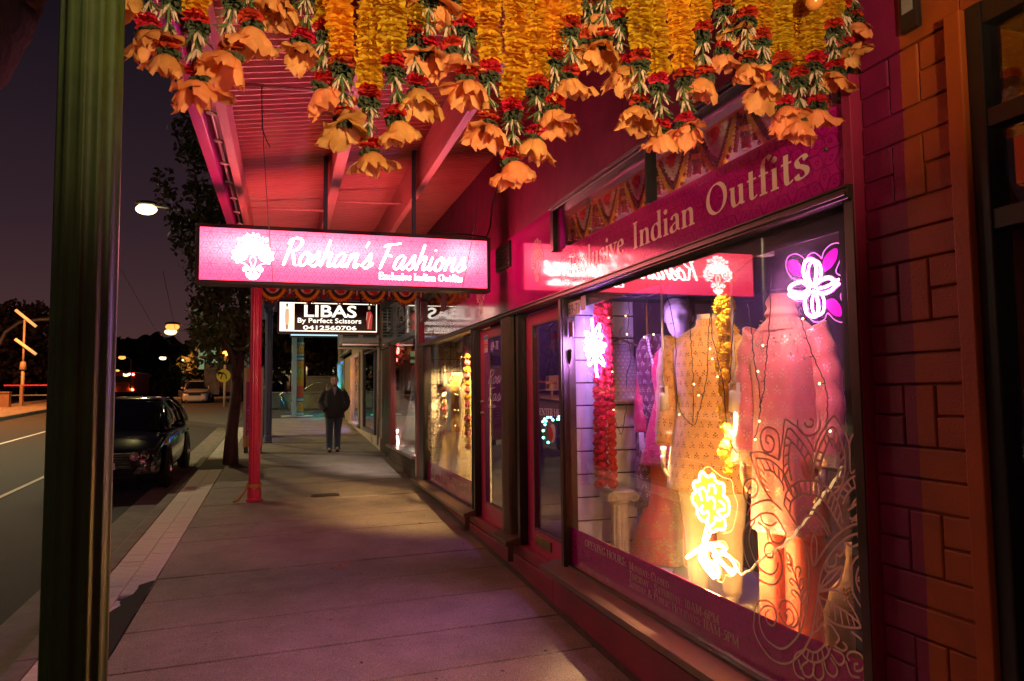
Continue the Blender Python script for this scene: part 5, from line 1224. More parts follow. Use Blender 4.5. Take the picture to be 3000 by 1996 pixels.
# ================================================================== LEFT WINDOW CONTENTS
def lz(x, y, X): return on_x(1240+x/3.565, 960+y/3.565, X)
wire_dark = M('grid_wire', (.03,.025,.025), .4, metal=.5, var=0)
gw = thing('grid_wall', 'black wire display grid against the pale board behind the phone number window', 'wire grid', (2.06, 11.15, .5), -math.pi/2)
k = MB()
for i in range(11): k.tube([(.05,.02,.12+.19*i),(.05,1.5,.12+.19*i)], .004, 5)
for i in range(15): k.tube([(.055,.05+.1*i,.05),(.055,.05+.1*i,2.1)], .003, 5)
k.build('wires', wire_dark, gw); box('backing_board', pale_board, (.0,.03,-.02,2.0,0,2.3), gw, bevel=0)
def pom_strand(name, label, zf_, pts, meshes, s):
    P = [zf_(*p) for p in pts]; t = thing(name, label, 'garland', P[-1].copy())
    c = P[-1].copy(); L_ = (P[0]-P[-1]).length; n = int(L_/(s*1.75))
    for i in range(n):
        q = P[-1].lerp(P[0], i/(n-1)); o = bpy.data.objects.new('pompom', meshes[i % len(meshes)]); link(o, t)
        o.location = q-c+Vector((0, rnd.uniform(-.008,.008), 0)); r = s*rnd.uniform(.9,1.1); o.scale = (r,r,r*.92); o.rotation_euler = (rnd.uniform(0,6), rnd.uniform(0,6), 0)
    k = MB(); k.tube([P[0]-c, P[-1]-c-Vector((0,0,.05))], .003, 5); k.build('string', wire_m, t)
pom_strand('pink_and_yellow_garland', 'pink and yellow pompom garland hanging by the right edge of the phone number window', lambda x, y: lz(x, y, 2.2), [(452,80),(468,1245)], [PMP, PMY], .047)
pom_strand('cream_and_pink_garland', 'cream and pink pompom garland hanging at the left of the phone number window', lambda x, y: lz(x, y, 2.3), [(225,620),(230,1180)], [PMC, PMP, PMC], .052)
pom_strand('magenta_garland', 'dim magenta pompom garland above the cream and pink one', lambda x, y: lz(x, y, 2.5), [(228,170),(228,390)], [PMP, PMR], .07)
def tassel(label, cx_, y0, y1, X, cols_):
    a, b = lz(cx_, y0, X), lz(cx_, y1, X); t = thing('paper_flower', label, 'hanging decoration', (a+b)/2)
    h = (a.z-b.z)/2
    for q, m in enumerate(cols_):
        k = MB()
        for i in range(9):
            an = rnd.uniform(0, 6.28); up = 1 if i % 2 else -1
            e = Vector((.05*math.cos(an), .16*math.sin(an), up*h*rnd.uniform(.75,1))); s1 = Vector((0,.018,0))
            k.add([Vector((0,0,.02*up))-s1*.5, Vector((0,0,.02*up))+s1*.5, e*.8+s1, e, e*.8-s1], [(0,1,2,3,4)])
        k.build('paper_petals', m, t)
tassel('yellow and white paper flower hanging left of the larger one in the phone number window', 195, 1090, 1400, 2.25, [yelp, crmp, yelp])
tassel('larger yellow, pink and cream paper flower hanging in the phone number window', 350, 985, 1370, 2.2, [yelp, pinkp, crmp, redp])
dm = thing('mannequin', 'cream dress on a stand in the phone number window', 'mannequin', (2.36, 9.75, .5), math.radians(-60)); dm.scale = (.9,.9,1.05)
cloth_loft('dress', fabric('cream_silk', (.66,.52,.30)), [(.02,.30,.24,0,0,1),(.4,.25,.2,0,0,.9),(.8,.19,.15,0,0,.4),(1.0,.15,.12,0,0,.2),(1.25,.19,.13,0,0,.1),(1.4,.12,.08,0,0,0),(1.5,.05,.05,0,0,0)], dm, n=40, folds=8, amp=.05, seed=41)
dm = thing('mannequin', 'yellow skirted mannequin half hidden beside the cream dress', 'mannequin', (2.38, 10.45, .5), math.radians(-40)); dm.scale = (1.1,)*3
cloth_loft('skirt', fabric('yellow_silk', (.62,.40,.12)), [(.15,.27,.22,0,0,1),(.5,.22,.18,0,0,.8),(.95,.14,.11,0,0,.2),(1.2,.18,.13,0,0,.1),(1.38,.12,.08,0,0,0),(1.46,.05,.05,0,0,0)], dm, n=40, folds=9, amp=.05, seed=42)
k = MB(); feet(k, .1); k.tube([(0,0,0),(0,0,.6)], .02, 8); k.build('stand', mskin, dm, True)
def lamp_w(px_, py_, X, tgt, label, power):
    c = lz(px_, py_, X); t = thing('spot_lamp', label, 'spot lamp', c); d = (Vector(tgt)-c).normalized(); q = Vector((0,0,-1)).rotation_difference(d).to_matrix().to_4x4()
    k = MB(); k.lathe([(.001,.07),(.035,.07),(.042,.06),(.042,-.07),(.038,-.072),(.036,-.04),(.001,-.04)], 18); k.tf(q); k.build('lamp_head', white_metal, t, True)
    k = MB(); k.lathe([(.001,-.045),(.035,-.045)], 14); k.tf(q); k.build('lamp_lens', MATS['spot_lens'], t)
    k = MB(); k.tube([(0,0,.06),(0,0,2.5-c.z)], .008, 6); k.build('rod', white_metal, t)
    spot('spot_light', c+d*.08, tgt, (1.0,.62,.22), power*1.9, 95)
lamp_w(378, 195, 2.35, (2.4, 11.1, 1.0), 'small white spot lamp high in the phone number window', 60)
lamp_w(225, 570, 2.28, (2.4, 11.14, .7), 'small white spot lamp above the cream and pink garland', 30)
spot('spot_light', (2.3, 8.9, 2.45), (2.34, 9.5, .6), (1.0,.64,.24), 170, 100)  # added spot with no fitting, brightens the dresses and the paving
tb = thing('ceiling_tube_light', 'short white tube light at the top right of the phone number window', 'tube light', lz(465, 45, 2.35))
k = MB(); k.tube([(0,-.22,0),(0,.22,0)], .013, 8); k.build('tube', EM('tube_white', (1,.88,.65), 6), tb, True); box('batten', white_metal, (-.02,.02,-.24,.24,.014,.04), tb)
for i, xs_ in enumerate(((165,640),(400,250),(355,480),(325,640))):
    P = [lz(xs_[0]+rnd.uniform(-14,14), xs_[1]+55*j, 2.12) for j in range(8)]; c = P[0].copy()
    t = thing('fairy_light_string', 'fairy light wire in the phone number window, '+('left, beside the cream garland','right, under the high spot lamp','middle, above the larger paper flower','middle left, above the smaller paper flower')[i], 'fairy lights', c, 0, 'fairy light strings in the phone number window')
    k = MB(); k.tube([p-c for p in P], .003, 5); k.build('wire', wire_m, t)
    for p in P[1::3]:
        o = bpy.data.objects.new('bulb', bm2); link(o, t); o.location = p-c; o.scale = (1.3,)*3
ink = Ink(); lotus(ink, -10.35, 1.25, .42, .012); q = ink.build('lotus_print', M('etched_print', (.5,.40,.34), .5, var=.1), facade_map(1.994)); q.parent = w2
# transom display: garlands behind the upper glass
white_f = M('white_petals', (.66,.55,.48), .8, var=.3, scale=60); dark_f = M('dark_green_petals', (.05,.045,.03), .9, var=.4, scale=60); or_f = M('orange_petals', (.66,.20,.05), .8, var=.3, scale=60)
redbead = M('maroon_beads', (.25,.02,.03), .5, var=.2); gold_dot = M('gold_dot', (.6,.42,.15), .4, var=.2)
def fuzzy(mb, pts, r, n=8, mi=0, step=.012):
    """ruffled flower rope along a polyline: overlapping star discs"""
    P = [Vector(p) for p in pts]; L_ = 0
    mb.tube(P, r*.72, 8, mi=mi)
    for a, b in zip(P[:-1], P[1:]):
        d = (b-a); ln = d.length; m = max(1, int(ln/step))
        d.normalize(); u = d.orthogonal().normalized(); v = d.cross(u)
        for i in range(m):
            c = a+(b-a)*(i/m); ph = rnd.uniform(0,6.28); ring = []
            for q in range(n*2):
                t = ph+math.pi*q/n; rr = r*(1.0 if q % 2 else .62)*rnd.uniform(.85,1.15)
                ring.append(c+u*(rr*math.cos(t))+v*(rr*math.sin(t))+d*rnd.uniform(-.006,.006))
            mb.add([c+d*.008]+ring, [(0,1+q,1+(q+1) % (2*n)) for q in range(2*n)], mi)
def swag(t, y0, y1, ztop, depth, X, v_shape=True):
    ym = (y0+y1)/2; hw_ = abs(y1-y0)/2
    def arc(sc_, off):
        out_ = []
        for i in range(15):
            a = -1+2*i/14
            zz = (1-abs(a)**(1.35 if v_shape else 2.0))
            out_.append((X+off, ym+a*hw_*sc_, ztop-depth*sc_*zz))
        return out_
    for nm, m, sc_, r, off in (('yellow_rope', yelp, 1.0, .026, 0), ('dark_rope', dark_f, .80, .028, .004), ('white_rope', white_f, .56, .034, .008), ('white_fill', white_f, .34, .03, .012)):
        k = MB(); fuzzy(k, arc(sc_, off), r, 7, step=.014); k.build(nm, m, t)
    k = MB(); 
    for p in arc(1.16, -.002): 
        for q in range(2): k.ball((p[0], p[1]+rnd.uniform(-.012,.012), p[2]+rnd.uniform(-.012,.012)), .012, 6, 4)
    k.build('bead_edge', redbead, t, True)
    o = bpy.data.objects.new('red_flower', PMR); link(o, t); o.location = (X-.01, ym, ztop-depth*.16); o.scale = (.03,.04,.045)
def drop(t, y, ztop, ln, X):
    for nm, m, z0, z1, r in (('orange_tuft', or_f, 0, .2, .035), ('dark_tuft', dark_f, .2, .45, .04), ('orange_tuft', or_f, .45, .6, .035), ('green_tuft', dark_f, .6, .7, .035), ('bead_tail', redbead, .7, 1, .03)):
        k = MB(); fuzzy(k, [(X, y, ztop-ln*z0), (X, y, ztop-ln*z1)], r, 7, step=.012); k.build(nm, m, t)
    for sg in (-1, 1):
        k = MB(); fuzzy(k, [(X-.003, y+sg*.045, ztop-ln*.1), (X-.003, y+sg*.085, ztop-ln*.95)], .016, 6, step=.012); k.build('maroon_rope', redbead, t)
        k = MB()
        for i in range(9): k.ball((X-.02, y+sg*(.045+.04*i/8), ztop-ln*(.12+.8*i/8)), .008, 6, 4)
        tag(k.build('gold_dots', gold_dot, t, True), kind='stuff')
tr = thing('flower_toran', 'garland of yellow, white and dark swags behind the glass over the big window', 'garland', (2.1, 3.7, 3.16))
yy = 2.1
for i in range(7):
    y0 = 2.14+.44*i; swag(tr, y0-3.7+.04, y0-3.7+.40, 0.0, .24, 0)
    drop(tr, y0-3.7+.42+.02-.02, .01, .2, .0)
k = MB(); k.box(-.01,.01,-1.56,1.6,.0,.02); k.build('header_strip', or_f, tr)
tr2 = thing('flower_toran', 'orange marigold garland behind the upper glass over the phone number window', 'garland', (2.1, 9.5, 3.14))
k = MB()
for i in range(6): fuzzy(k, [(0, -1.3+.42*i+.42*q/8, -.18*math.sin(math.pi*q/8)) for q in range(9)], .05, 8, step=.02)
k.build('marigold_rope', or_f, tr2)
# ================================================================== THE NEXT SHOPS ALONG THE STREET
def shell(name, label, loc): return thing(name, label, 'shop', loc)
tan = M('tan_render', (.36,.26,.19), .7, var=.2, scale=4, bump=.2, dirt=.4); cream_p = M('cream_paint', (.48,.40,.32), .65, var=.15, scale=5, dirt=.5)
s2_ = shell('dress_shop', 'dark framed dress shop with a lit window and white letters across its upper glass', (2, 13.8, .55))
def A2(o): o.parent = s2_; o.matrix_parent_inverse = Matrix.Translation((-2, -13.8, -.55)); return o
dkbrick = M('dark_brick', (.11,.07,.055), .8, var=.3, scale=20, bump=.3)
steel = MATS['steel2']
A2(box('post', steel, (1.95, 2.05, 11.43, 11.62, .3, 4.2)))
A2(box('upper_wall', blackf, (2.02, 2.2, 11.43, 16.2, 3.75, 4.7)))
f_ = A2(box('window_frame', M('red_frame', (.18,.02,.02), .4, var=.15), (1.95, 2.06, 14.42, 14.75, .8, 2.8)))
for nm, d in (('sill', (1.9,2.06,11.62,14.75,.79,.835)), ('head', (1.95,2.06,11.62,16.0,2.74,2.84)), ('upper_head', (1.95,2.06,11.62,16.0,3.6,3.75))):
    q = box(nm, steel if nm == 'sill' else blackf, d); q.parent = f_
q = MB().box(1.997,2.003,11.62,14.42,.835,2.74).build('glass', glass); q.parent = f_
q = A2(MB().box(1.99,2.0,11.62,15.95,2.84,3.6).build('upper_sign', M('black_gloss', (.02,.02,.022), .08, var=0, coat=1), None))
ink = Ink(); sans_in(ink, 'LIBAS', -15.3, -12.35, 3.08, 3.52, off=.03); sans_in(ink, 'By PERFECT SCISSORS', -15.2, -13.0, 2.92, 3.02, off=.01); sans_in(ink, '0412560706', -12.9, -11.9, 2.92, 3.02, off=.01)
p = ink.build('lettering', M('grey_letters', (.36,.33,.31), .35, var=.1, coat=.5), facade_map(1.988)); p.parent = q
A2(box('pier', blackf, (1.97, 2.1, 14.76, 15.95, .3, 2.74)))
bmE = MB().box(0, .05, -.112, .112, -.036, .036).mesh('brick', dkbrick)
bs = A2(box('brick_base', joint_m, (1.965, 2.1, 11.63, 14.75, .2, .79)))
for r_i in range(6):
    for c_i in range(13):
        y = 11.76+.235*c_i+(.117 if r_i % 2 else 0); z = .76-.083*r_i-.002
        if y > 14.66: continue
        o = bpy.data.objects.new('brick', bmE); link(o, bs); o.location = (1.958, y, z)
A2(box('room_back', M('shop2_wall', (.14,.10,.09), .8, var=.2), (3.4, 3.45, 11.5, 16, .4, 3.7))); A2(box('room_floor', M('pale_floor', (.5,.46,.42), .5, var=.1), (2.05, 3.4, 11.5, 16, .76, .80))); A2(box('room_side', MATS['shop2_wall'], (2.06,3.4,14.8,14.85,.8,3.7))); A2(box('room_ceiling', dark_wall, (2.06,3.4,11.5,14.8,2.9,2.95)))
def cz(x, y, X): return on_x(980+x/3.483, 950+y/3.483, X)
mn = thing('mannequin', 'blond mannequin in a silver sequinned top and cream skirt in the dress shop window', 'mannequin', (2.5, 14.35, .8), math.radians(-55)); mn.scale = (1.12,)*3
k = MB(); head(k, (0,-.01,1.58), .1); k.tube([(0,.03,1.3),(0,.03,1.45)], [.1,.05], 14); k.build('body', mskin2, mn, True)
k = MB(); k.ball((0,.025,1.63), .115, 16, 10, (1,1.1,1)); k.build('hair', M('blond_hair', (.55,.42,.25), .5, var=.3, scale=40, bump=.6, bscale=50), mn, True)
cloth_loft('top', fabric('black_silver', (.03,.028,.035), (.8,.78,.75), 24, 18, rough=.4, metal=1, band=.5), [(.78,.19,.15,0,0,.3),(1.0,.165,.125,0,0,.1),(1.2,.19,.14,0,0,0),(1.36,.17,.1,0,0,0),(1.42,.08,.07,0,.01,0)], mn, n=36, folds=5, amp=.03, seed=51)
cloth_loft('skirt', fabric('grey_cream', (.42,.36,.30)), [(.1,.34,.26,0,0,1),(.4,.27,.21,0,0,.8),(.82,.18,.14,0,0,.2)], mn, n=40, folds=9, amp=.07, seed=52)
cloth_loft('shawl', fabric('purple_shawl', (.20,.02,.14), (.7,.45,.15), 8, 16, metal=.8), [(.02,.1,.06,.27,-.1,.6),(.5,.085,.05,.25,-.1,.6),(.95,.06,.045,.22,-.08,.4),(1.3,.06,.04,.17,0,.2)], mn, n=22, folds=4, amp=.12, seed=53)
for q in range(2): sleeve('sleeve', MATS['black_silver'], [((-1)**q*.17,.01,1.37),((-1)**q*.24,.02,1.2),((-1)**q*.25,-.04,.95)], [.06,.055,.045], mn, .04, seed=54+q)
N_RED = EM('neon_red', (1.0,.10,.08), 16); N_HOT = EM('neon_hot_pink_white', (1.0,.62,.55), 20)
zf = lambda p: cz(p[0], p[1], 2.12)
neon('red_neon_hearts', 'two small red neon loops high at the left of the dress shop window', 2.12, zf, [([(610,248),(608,285),(622,300),(630,255),(642,300),(652,270),(648,242)],False,.022,None), ([(618,345),(612,375),(622,398),(634,380),(632,345)],True,.022,None)], N_RED)
neon('white_hot_neon', 'overexposed pink white neon strip low at the left of the dress shop window', 2.12, zf, [([(622,1050),(612,1100),(618,1150),(606,1200),(622,1240)],False,.03,None), ([(640,1080),(632,1130),(648,1190),(640,1240)],False,.025,None)], N_HOT)
neon('white_hot_neon', 'overexposed pink white neon strip low at the right of the dress shop window', 2.12, zf, [([(838,1170),(834,1250),(842,1335)],False,.022,None)], N_HOT)
bt = thing('bead_tassel', 'glittering gold bead tassel hanging beside the red neon loops', 'bead tassel', cz(668,400,2.2))
k = MB()
for i in range(110): k.ball((rnd.gauss(0,.03), rnd.gauss(0,.11), rnd.uniform(-.5,.5)), .018, 6, 4)
k.build('beads', gb, bt, True)
spot('spot_light', (2.25, 12.9, 2.7), (2.45, 13.6, 1.2), (1,.85,.7), 130, 100)  # added spot with no fitting, brightens the dress shop window
# ---- corner shop: door, bright windows
s3 = shell('corner_shop', 'tan corner shop with orange and blue-green lit windows and small squared panes above', (2, 22, .8))
def A3(o): o.parent = s3; o.matrix_parent_inverse = Matrix.Translation((-2, -22, -.8)); return o
A3(box('base', cream_p, (1.96, 2.2, 16.2, 30.2, .2, .86)))
A3(box('wall', tan, (2.0, 2.2, 16.2, 16.4, .86, 4.6))); A3(box('wall', tan, (2.0, 2.2, 20.35, 21.0, .86, 4.6))); A3(box('wall', tan, (2.0, 2.2, 23.9, 26.6, .86, 3.05))); A3(box('wall', tan, (2.0, 2.2, 30.0, 30.2, .86, 5.2)))
A3(box('wall', tan, (2.0, 2.2, 16.4, 20.35, 3.05, 4.6))); A3(box('wall', tan, (2.0, 2.2, 21.0, 23.9, 2.98, 3.3)))
A3(box('wall', tan, (2.0, 2.2, 20.35, 30.0, 4.2, 5.2)))
grey = M('grey_blue_door', (.12,.115,.14), .45, var=.12)
d_ = A3(box('door', grey, (2.03, 2.08, 16.42, 17.5, .62, 3.0)))
k = MB(); k.box(1.99, 2.028, 16.7, 16.75, 1.85, 1.88); k.tube([(1.99,16.72,1.86),(1.99,16.9,1.86)], .014, 8); q = k.build('handle', MATS['steel'], None); q.parent = d_
f_ = A3(box('window_frame', grey, (1.98, 2.08, 20.1, 20.34, .86, 3.04)))
k = MB(); k.box(1.98,2.08,17.5,17.62,.86,3.04); k.box(1.98,2.08,17.62,20.1,.86,.95); k.box(1.98,2.08,17.62,20.1,2.95,3.04); split_boxes(k, 'frame_bar', grey, f_)
q = MB().box(2.017,2.023,17.62,20.1,.95,2.95).build('glass', GLASS('bluish_glass', .12, (.55,.65,.75))); q.parent = f_
A3(box('room_back', M('blue_room', (.10,.11,.14), .7, var=.4, scale=2), (3.0, 3.05, 16.4, 20.3, .8, 3.1)))
def lit_window(y0, y1, z0, z1, col1, col2, m_room):
    f = A3(box('window_frame', cream_p, (1.95, 2.08, y1-.06, y1, z0, z1)))
    k = MB(); k.box(1.95,2.08,y0,y0+.06,z0,z1); k.box(1.9,2.08,y0-.05,y1+.05,z0-.07,z0); k.box(1.95,2.08,y0,y1,z1,z1+.05); split_boxes(k, 'frame_bar', cream_p, f)
    q = MB().box(2.017,2.023,y0+.06,y1-.06,z0,z1).build('glass', glass); q.parent = f
    k = MB(); k.box(2.75,2.8,y0-.2,y1+.2,z0,z1+.1); k.box(2.09,2.8,y1+.0,y1+.05,z0,z1+.1); k.box(2.09,2.8,y0-.05,y0,z0,z1+.1); k.box(2.09,2.8,y0,y1,z0-.02,z0); k.box(2.09,2.8,y0,y1,z1+.06,z1+.1)
    A3(k.build('window_recess', m_room))
pale_room = M('pale_room', (.62,.60,.58), .7, var=.1)
lit_window(21.02, 23.88, .98, 2.94, 0, 0, pale_room); lit_window(26.65, 29.95, 1.15, 2.98, 0, 0, pale_room)
def strip(name, label, x, y, z0, z1, col, st, r=.03):
    t = thing(name, label, 'led strip', (x, y, (z0+z1)/2)); k = MB(); k.tube([(0,0,z0-(z0+z1)/2),(0,0,z1-(z0+z1)/2)], r, 8); k.build('tube', EM('led_%d_%d_%d' % tuple(int(c*99) for c in col), col, st), t, True)
strip('led_tube', 'warm white lit tube in the orange window, upper', 2.2, 21.6, 2.45, 2.85, (1,.55,.12), 6, .05)
strip('led_tube', 'warm white lit tube in the orange window, middle', 2.2, 21.3, 1.95, 2.35, (1,.62,.2), 6, .03)
strip('led_tube', 'orange lit tube along the far side of the orange window', 2.6, 23.4, 1.6, 2.85, (1,.40,.03), 16, .04)
strip('led_tube', 'blue lit tube low in the orange window', 2.3, 21.4, 1.05, 1.8, (.10,.18,1), 40, .05)
strip('led_tube', 'blue lit tube high in the far green and blue window', 2.4, 28.6, 2.35, 2.9, (.05,.10,1), 90, .06)
strip('led_tube', 'green lit tube low in the far green and blue window', 2.4, 28.4, 1.2, 2.1, (.02,1,.12), 55, .06)
strip('led_tube', 'white lit tube in the far green and blue window', 2.25, 27.3, 2.65, 2.9, (.75,.75,1), 4, .03)
# squared upper panes
pane_m = M('dusty_pane', (.10,.09,.11), .15, var=.3, scale=1.5, coat=.5); pane_w = M('tan_pane', (.34,.22,.16), .5, var=.2)
up = A3(MB().box(2.1, 2.2, 20.35, 30.0, 3.3, 4.2).build('upper_backing', tan))
for r_i in range(3):
    for c_i in range(8):
        y0 = 20.4+1.2*c_i; z0 = 3.32+.29*r_i
        q = MB().box(2.06, 2.1, y0+.05, y0+1.1, z0+.03, z0+.26).build('pane', pane_w if (r_i+c_i) % 3 == 0 else pane_m); q.parent = up
k = MB()
for r_i in range(4): k.box(2.02,2.1,20.35,30,3.3+.29*r_i-.015,3.3+.29*r_i+.025)
for c_i in range(9): k.box(2.025,2.1,20.38+1.2*c_i,20.44+1.2*c_i,3.3,4.2)
split_boxes(k, 'window_bar', cream_p, up)
# drain pipe and air conditioner
dp = thing('drain_pipe', 'pale drain pipe running along and down the wall below the air conditioner', 'pipe', (1.95, 16.4, .8))
k = MB(); k.tube([(0,.05,-.1),(0,.05,.5),(.0,-.02,.55),(0,-.02,1.98),(0,.02,2.02),(0,2.9,2.05)], .028, 8)
for z in (.9, 1.5): k.box(-.035,.05,-.06,.02,z,z+.03)
k.build('pipe', cream_p, dp, True)
ac = thing('air_conditioner', 'boxy white window air conditioner mounted high on the corner shop wall behind the black sign', 'air conditioner', (1.62, 17.6, 2.95))
acm = M('ac_white', (.50,.46,.42), .5, var=.12, dirt=.4)
box('case', acm, (-.42, .40, -.75, .75, .0, .95), ac, bevel=.015)
for q in range(2):
    for j in range(2): box('grille', M('ac_dark', (.03,.028,.03), .6, var=.2), (-.40+.44*q, -.06+.40*q, -.763, -.751, .12+.40*j, .46+.38*j), ac, bevel=0)
k = MB()
for j in range(11): k.box(-.41,.39,-.768,-.762,.13+.07*j,.145+.07*j)
k.build('grille_bars', acm, ac)
box('bracket', MATS['steel'], (-.42, .40, -.7, -.64, -.05, -.005), ac); box('bracket', MATS['steel'], (-.42, .40, .64, .7, -.05, -.005), ac)
# ================================================================== THE VERANDA
red_tin = M('red_tin', (.52,.115,.105), .42, var=.14, scale=3, spec=.5, bump=.04, stretch=(1,5,1), dirt=.25)
red_beam = M('red_beam_paint', (.60,.20,.20), .5, var=.14, scale=5, bump=.25, bscale=70, stretch=(8,.6,8), dirt=.3)
pink_gutter = M('pink_gutter_paint', (.55,.03,.25), .4, var=.12, scale=8, bump=.1)
ver = thing('veranda', 'red corrugated veranda roof on timber beams with a pink painted gutter', 'veranda', (.7, 5, 4))
def V(o): o.parent = ver; o.matrix_parent_inverse = Matrix.Translation((-.7, -5, -4)); return o
ZS = lambda x: 3.85+.155*(x+.42)
k = MB(); y = -1.5; rows = []
while y < 11.1:
    for dy, dz in ((0,0),(.012,-.03),(.026,-.03),(.038,0)): rows.append((y+dy, dz))
    y += .0915
v = []; f = []
for (yy, dz) in rows: v += [(-.48, yy, ZS(-.48)+dz), (2.02, yy, ZS(2.02)+dz)]
for i in range(len(rows)-1): f.append((2*i, 2*i+1, 2*i+3, 2*i+2))
k.add(v, f); V(k.build('roof_sheet', red_tin))
k = MB(); k.add([(-.6,-1.5,ZS(-.6)+.05),(2.1,-1.5,ZS(2.1)+.05),(2.1,11.1,ZS(2.1)+.05),(-.6,11.1,ZS(-.6)+.05)], [(0,1,2,3)]); V(k.build('roof_top', MATS['red_tin']))
V(box('beam', red_beam, (1.16, 1.222, -1.5, 11.0, 3.72, ZS(1.16)-.024), bevel=.005))
V(box('beam', red_beam, (.376, .466, -1.5, 11.0, 3.72, ZS(.376)-.024), bevel=.005))
k = MB(); k.box(-.43,-.37,-1.5,11.05,3.6,3.612); k.box(-.385,-.37,-1.5,11.05,3.612,3.80); k.box(-.43,-.37,-1.5,11.05,3.80,3.812); V(k.build('edge_channel', red_beam, bevel=.003))
k = MB(); k.prism([(-.60,3.6),(-.525,3.6),(-.52,3.72),(-.50,3.86),(-.62,3.87),(-.615,3.7)], 'y', -1.5, 11.1); V(k.build('gutter', pink_gutter, bevel=.004))
V(box('gutter_back', M('grey_tin', (.22,.19,.20), .4, metal=.5, var=.3, scale=6), (-.505, -.44, -1.5, 11.05, 3.76, 3.765)))
pz = V(MB().tube([(-.475,-1.5,3.65),(-.475,11,3.65)], .011, 8).build('conduit', M('grey_conduit', (.45,.40,.42), .35, metal=.4, var=.1), None, True))
dm_ = MB().lathe([(.001,-.004),(.034,-.004),(.036,0),(.034,.004),(.001,.004)], 16).mesh('bracket_disc', M('pale_disc', (.6,.5,.5), .5, var=.1), True)
for i in range(22):
    o = bpy.data.objects.new('bracket_disc', dm_); link(o, pz); o.location = (-.475, -1+.545*i+.04, 3.637); o.rotation_euler = (.0, .12, 0)
for yb_, x0_, x1_, z_ in ((4.42,-.38,.376,3.60),(7.72,.466,1.16,3.80),(7.9,-.37,.376,3.72),(2.2,.466,1.16,3.85)):
    V(MB().tube([(x0_,yb_,z_),(x1_,yb_,z_+.02)], .011, 7).build('brace_rod', red_beam, None, True))
# posts
def post(label, x, y, m, rad=.066, top=3.62):
    z0 = gz(y); t = thing('veranda_post', label, 'post', (x, y, z0))
    k = MB(); k.box(-.1,.1,-.1,.1,0,.035); k.lathe([(.1,.035),(.094,.05),(.092,.16),(.082,.19),(.072,.2)], 24); k.build('base', m, t, bevel=.006)
    h = top-z0
    k = MB(); k.lathe([(rad,.18),(rad,h-.22)], 192, wob=lambda t_, h_: 1-.085*math.sin(math.pi*min(1, max(0, ((t_*12/6.283185) % 1-.14)/.72)))**.7); k.build('shaft', m, t, True)
    k = MB(); k.lathe([(rad,h-.23),(rad*1.18,h-.22),(rad*1.22,h-.2),(rad*1.02,h-.19),(rad*1.05,h-.1),(rad*1.4,h-.05),(rad*1.55,h-.045)], 24); k.box(-.11,.11,-.11,.11,h-.045,h); k.build('capital', m, t, bevel=.004)
    return t
post('dark green fluted veranda post close to the camera', -.462, 1.985, M('green_post_paint', (.032,.055,.009), .5, var=.3, scale=7, bump=.15, bscale=40, dirt=.5), .071, 3.62)
pp_ = post('hot pink fluted veranda post standing under the lit pink sign', -.388, 10.72, M('hot_pink_post', (.62,.03,.10), .38, var=.1, coat=.3), .075, 3.62)
post('slate blue veranda post beyond the pink one', -.38, 18.55, M('slate_blue_post', (.10,.12,.24), .42, var=.1, coat=.2), .085, 3.95)
rb = thing('ribbon', 'yellow ribbon tied round the foot of the pink post', 'ribbon', (-.388, 10.72, gz(10.72)+.2))
rbm = M('yellow_ribbon', (.45,.24,.05), .6, var=.2)
k = MB(); k.lathe([(.098,-.02),(.101,0),(.098,.03)], 24, wob=lambda a, h: 1+.03*math.sin(5*a)); k.build('band', rbm, rb, True)
k = MB(); k.tube([(-.09,-.05,0),(-.13,-.09,-.08),(-.2,-.12,-.17),(-.26,-.13,-.185)], [.012,.014,.018,.012], 8); k.build('tail', rbm, rb, True)
# next veranda further on (dark, blue gutter)
vr2 = thing('veranda', 'darker veranda of the next shops with a blue gutter, beyond the pink post', 'veranda', (.7, 15.5, 4))
def V2(o): o.parent = vr2; o.matrix_parent_inverse = Matrix.Translation((-.7, -15.5, -4)); return o
drt = M('dark_red_tin', (.12,.04,.05), .6, var=.2)
k = MB(); v = []; f = []
rows = [(11.2+.05*i, -.02*(i % 2)) for i in range(190)]
for (yy, dz) in rows: v += [(-.5, yy, 4.02+dz), (2.02, yy, 4.3+dz)]
k.add(v, [(2*i, 2*i+1, 2*i+3, 2*i+2) for i in range(len(rows)-1)]); V2(k.build('roof_sheet', drt))
blu = M('blue_gutter_paint', (.16,.18,.30), .45, var=.15)
k = MB(); k.prism([(-.60,3.82),(-.50,3.82),(-.48,4.05),(-.62,4.05)], 'y', 11.2, 20.7); V2(k.build('gutter', blu))
V2(box('fascia', blackf, (-.42, 2.0, 11.15, 11.2, 3.98, 4.3)))
for xx in (.35, 1.2): V2(box('beam', drt, (xx, xx+.07, 11.2, 20.6, 3.85, 4.1)))
for i in range(6):
    o = bpy.data.objects.new('bracket_disc', dm_); link(o, V2(MB().tube([(-.45,12+i*.3,3.9),(-.45,12.2+i*.3,3.9)], .012, 6).build('conduit', MATS['grey_conduit'])))
    o.location = (-.45, 12+i*.3, 3.88); o.scale = (1.5,1.5,1.5)
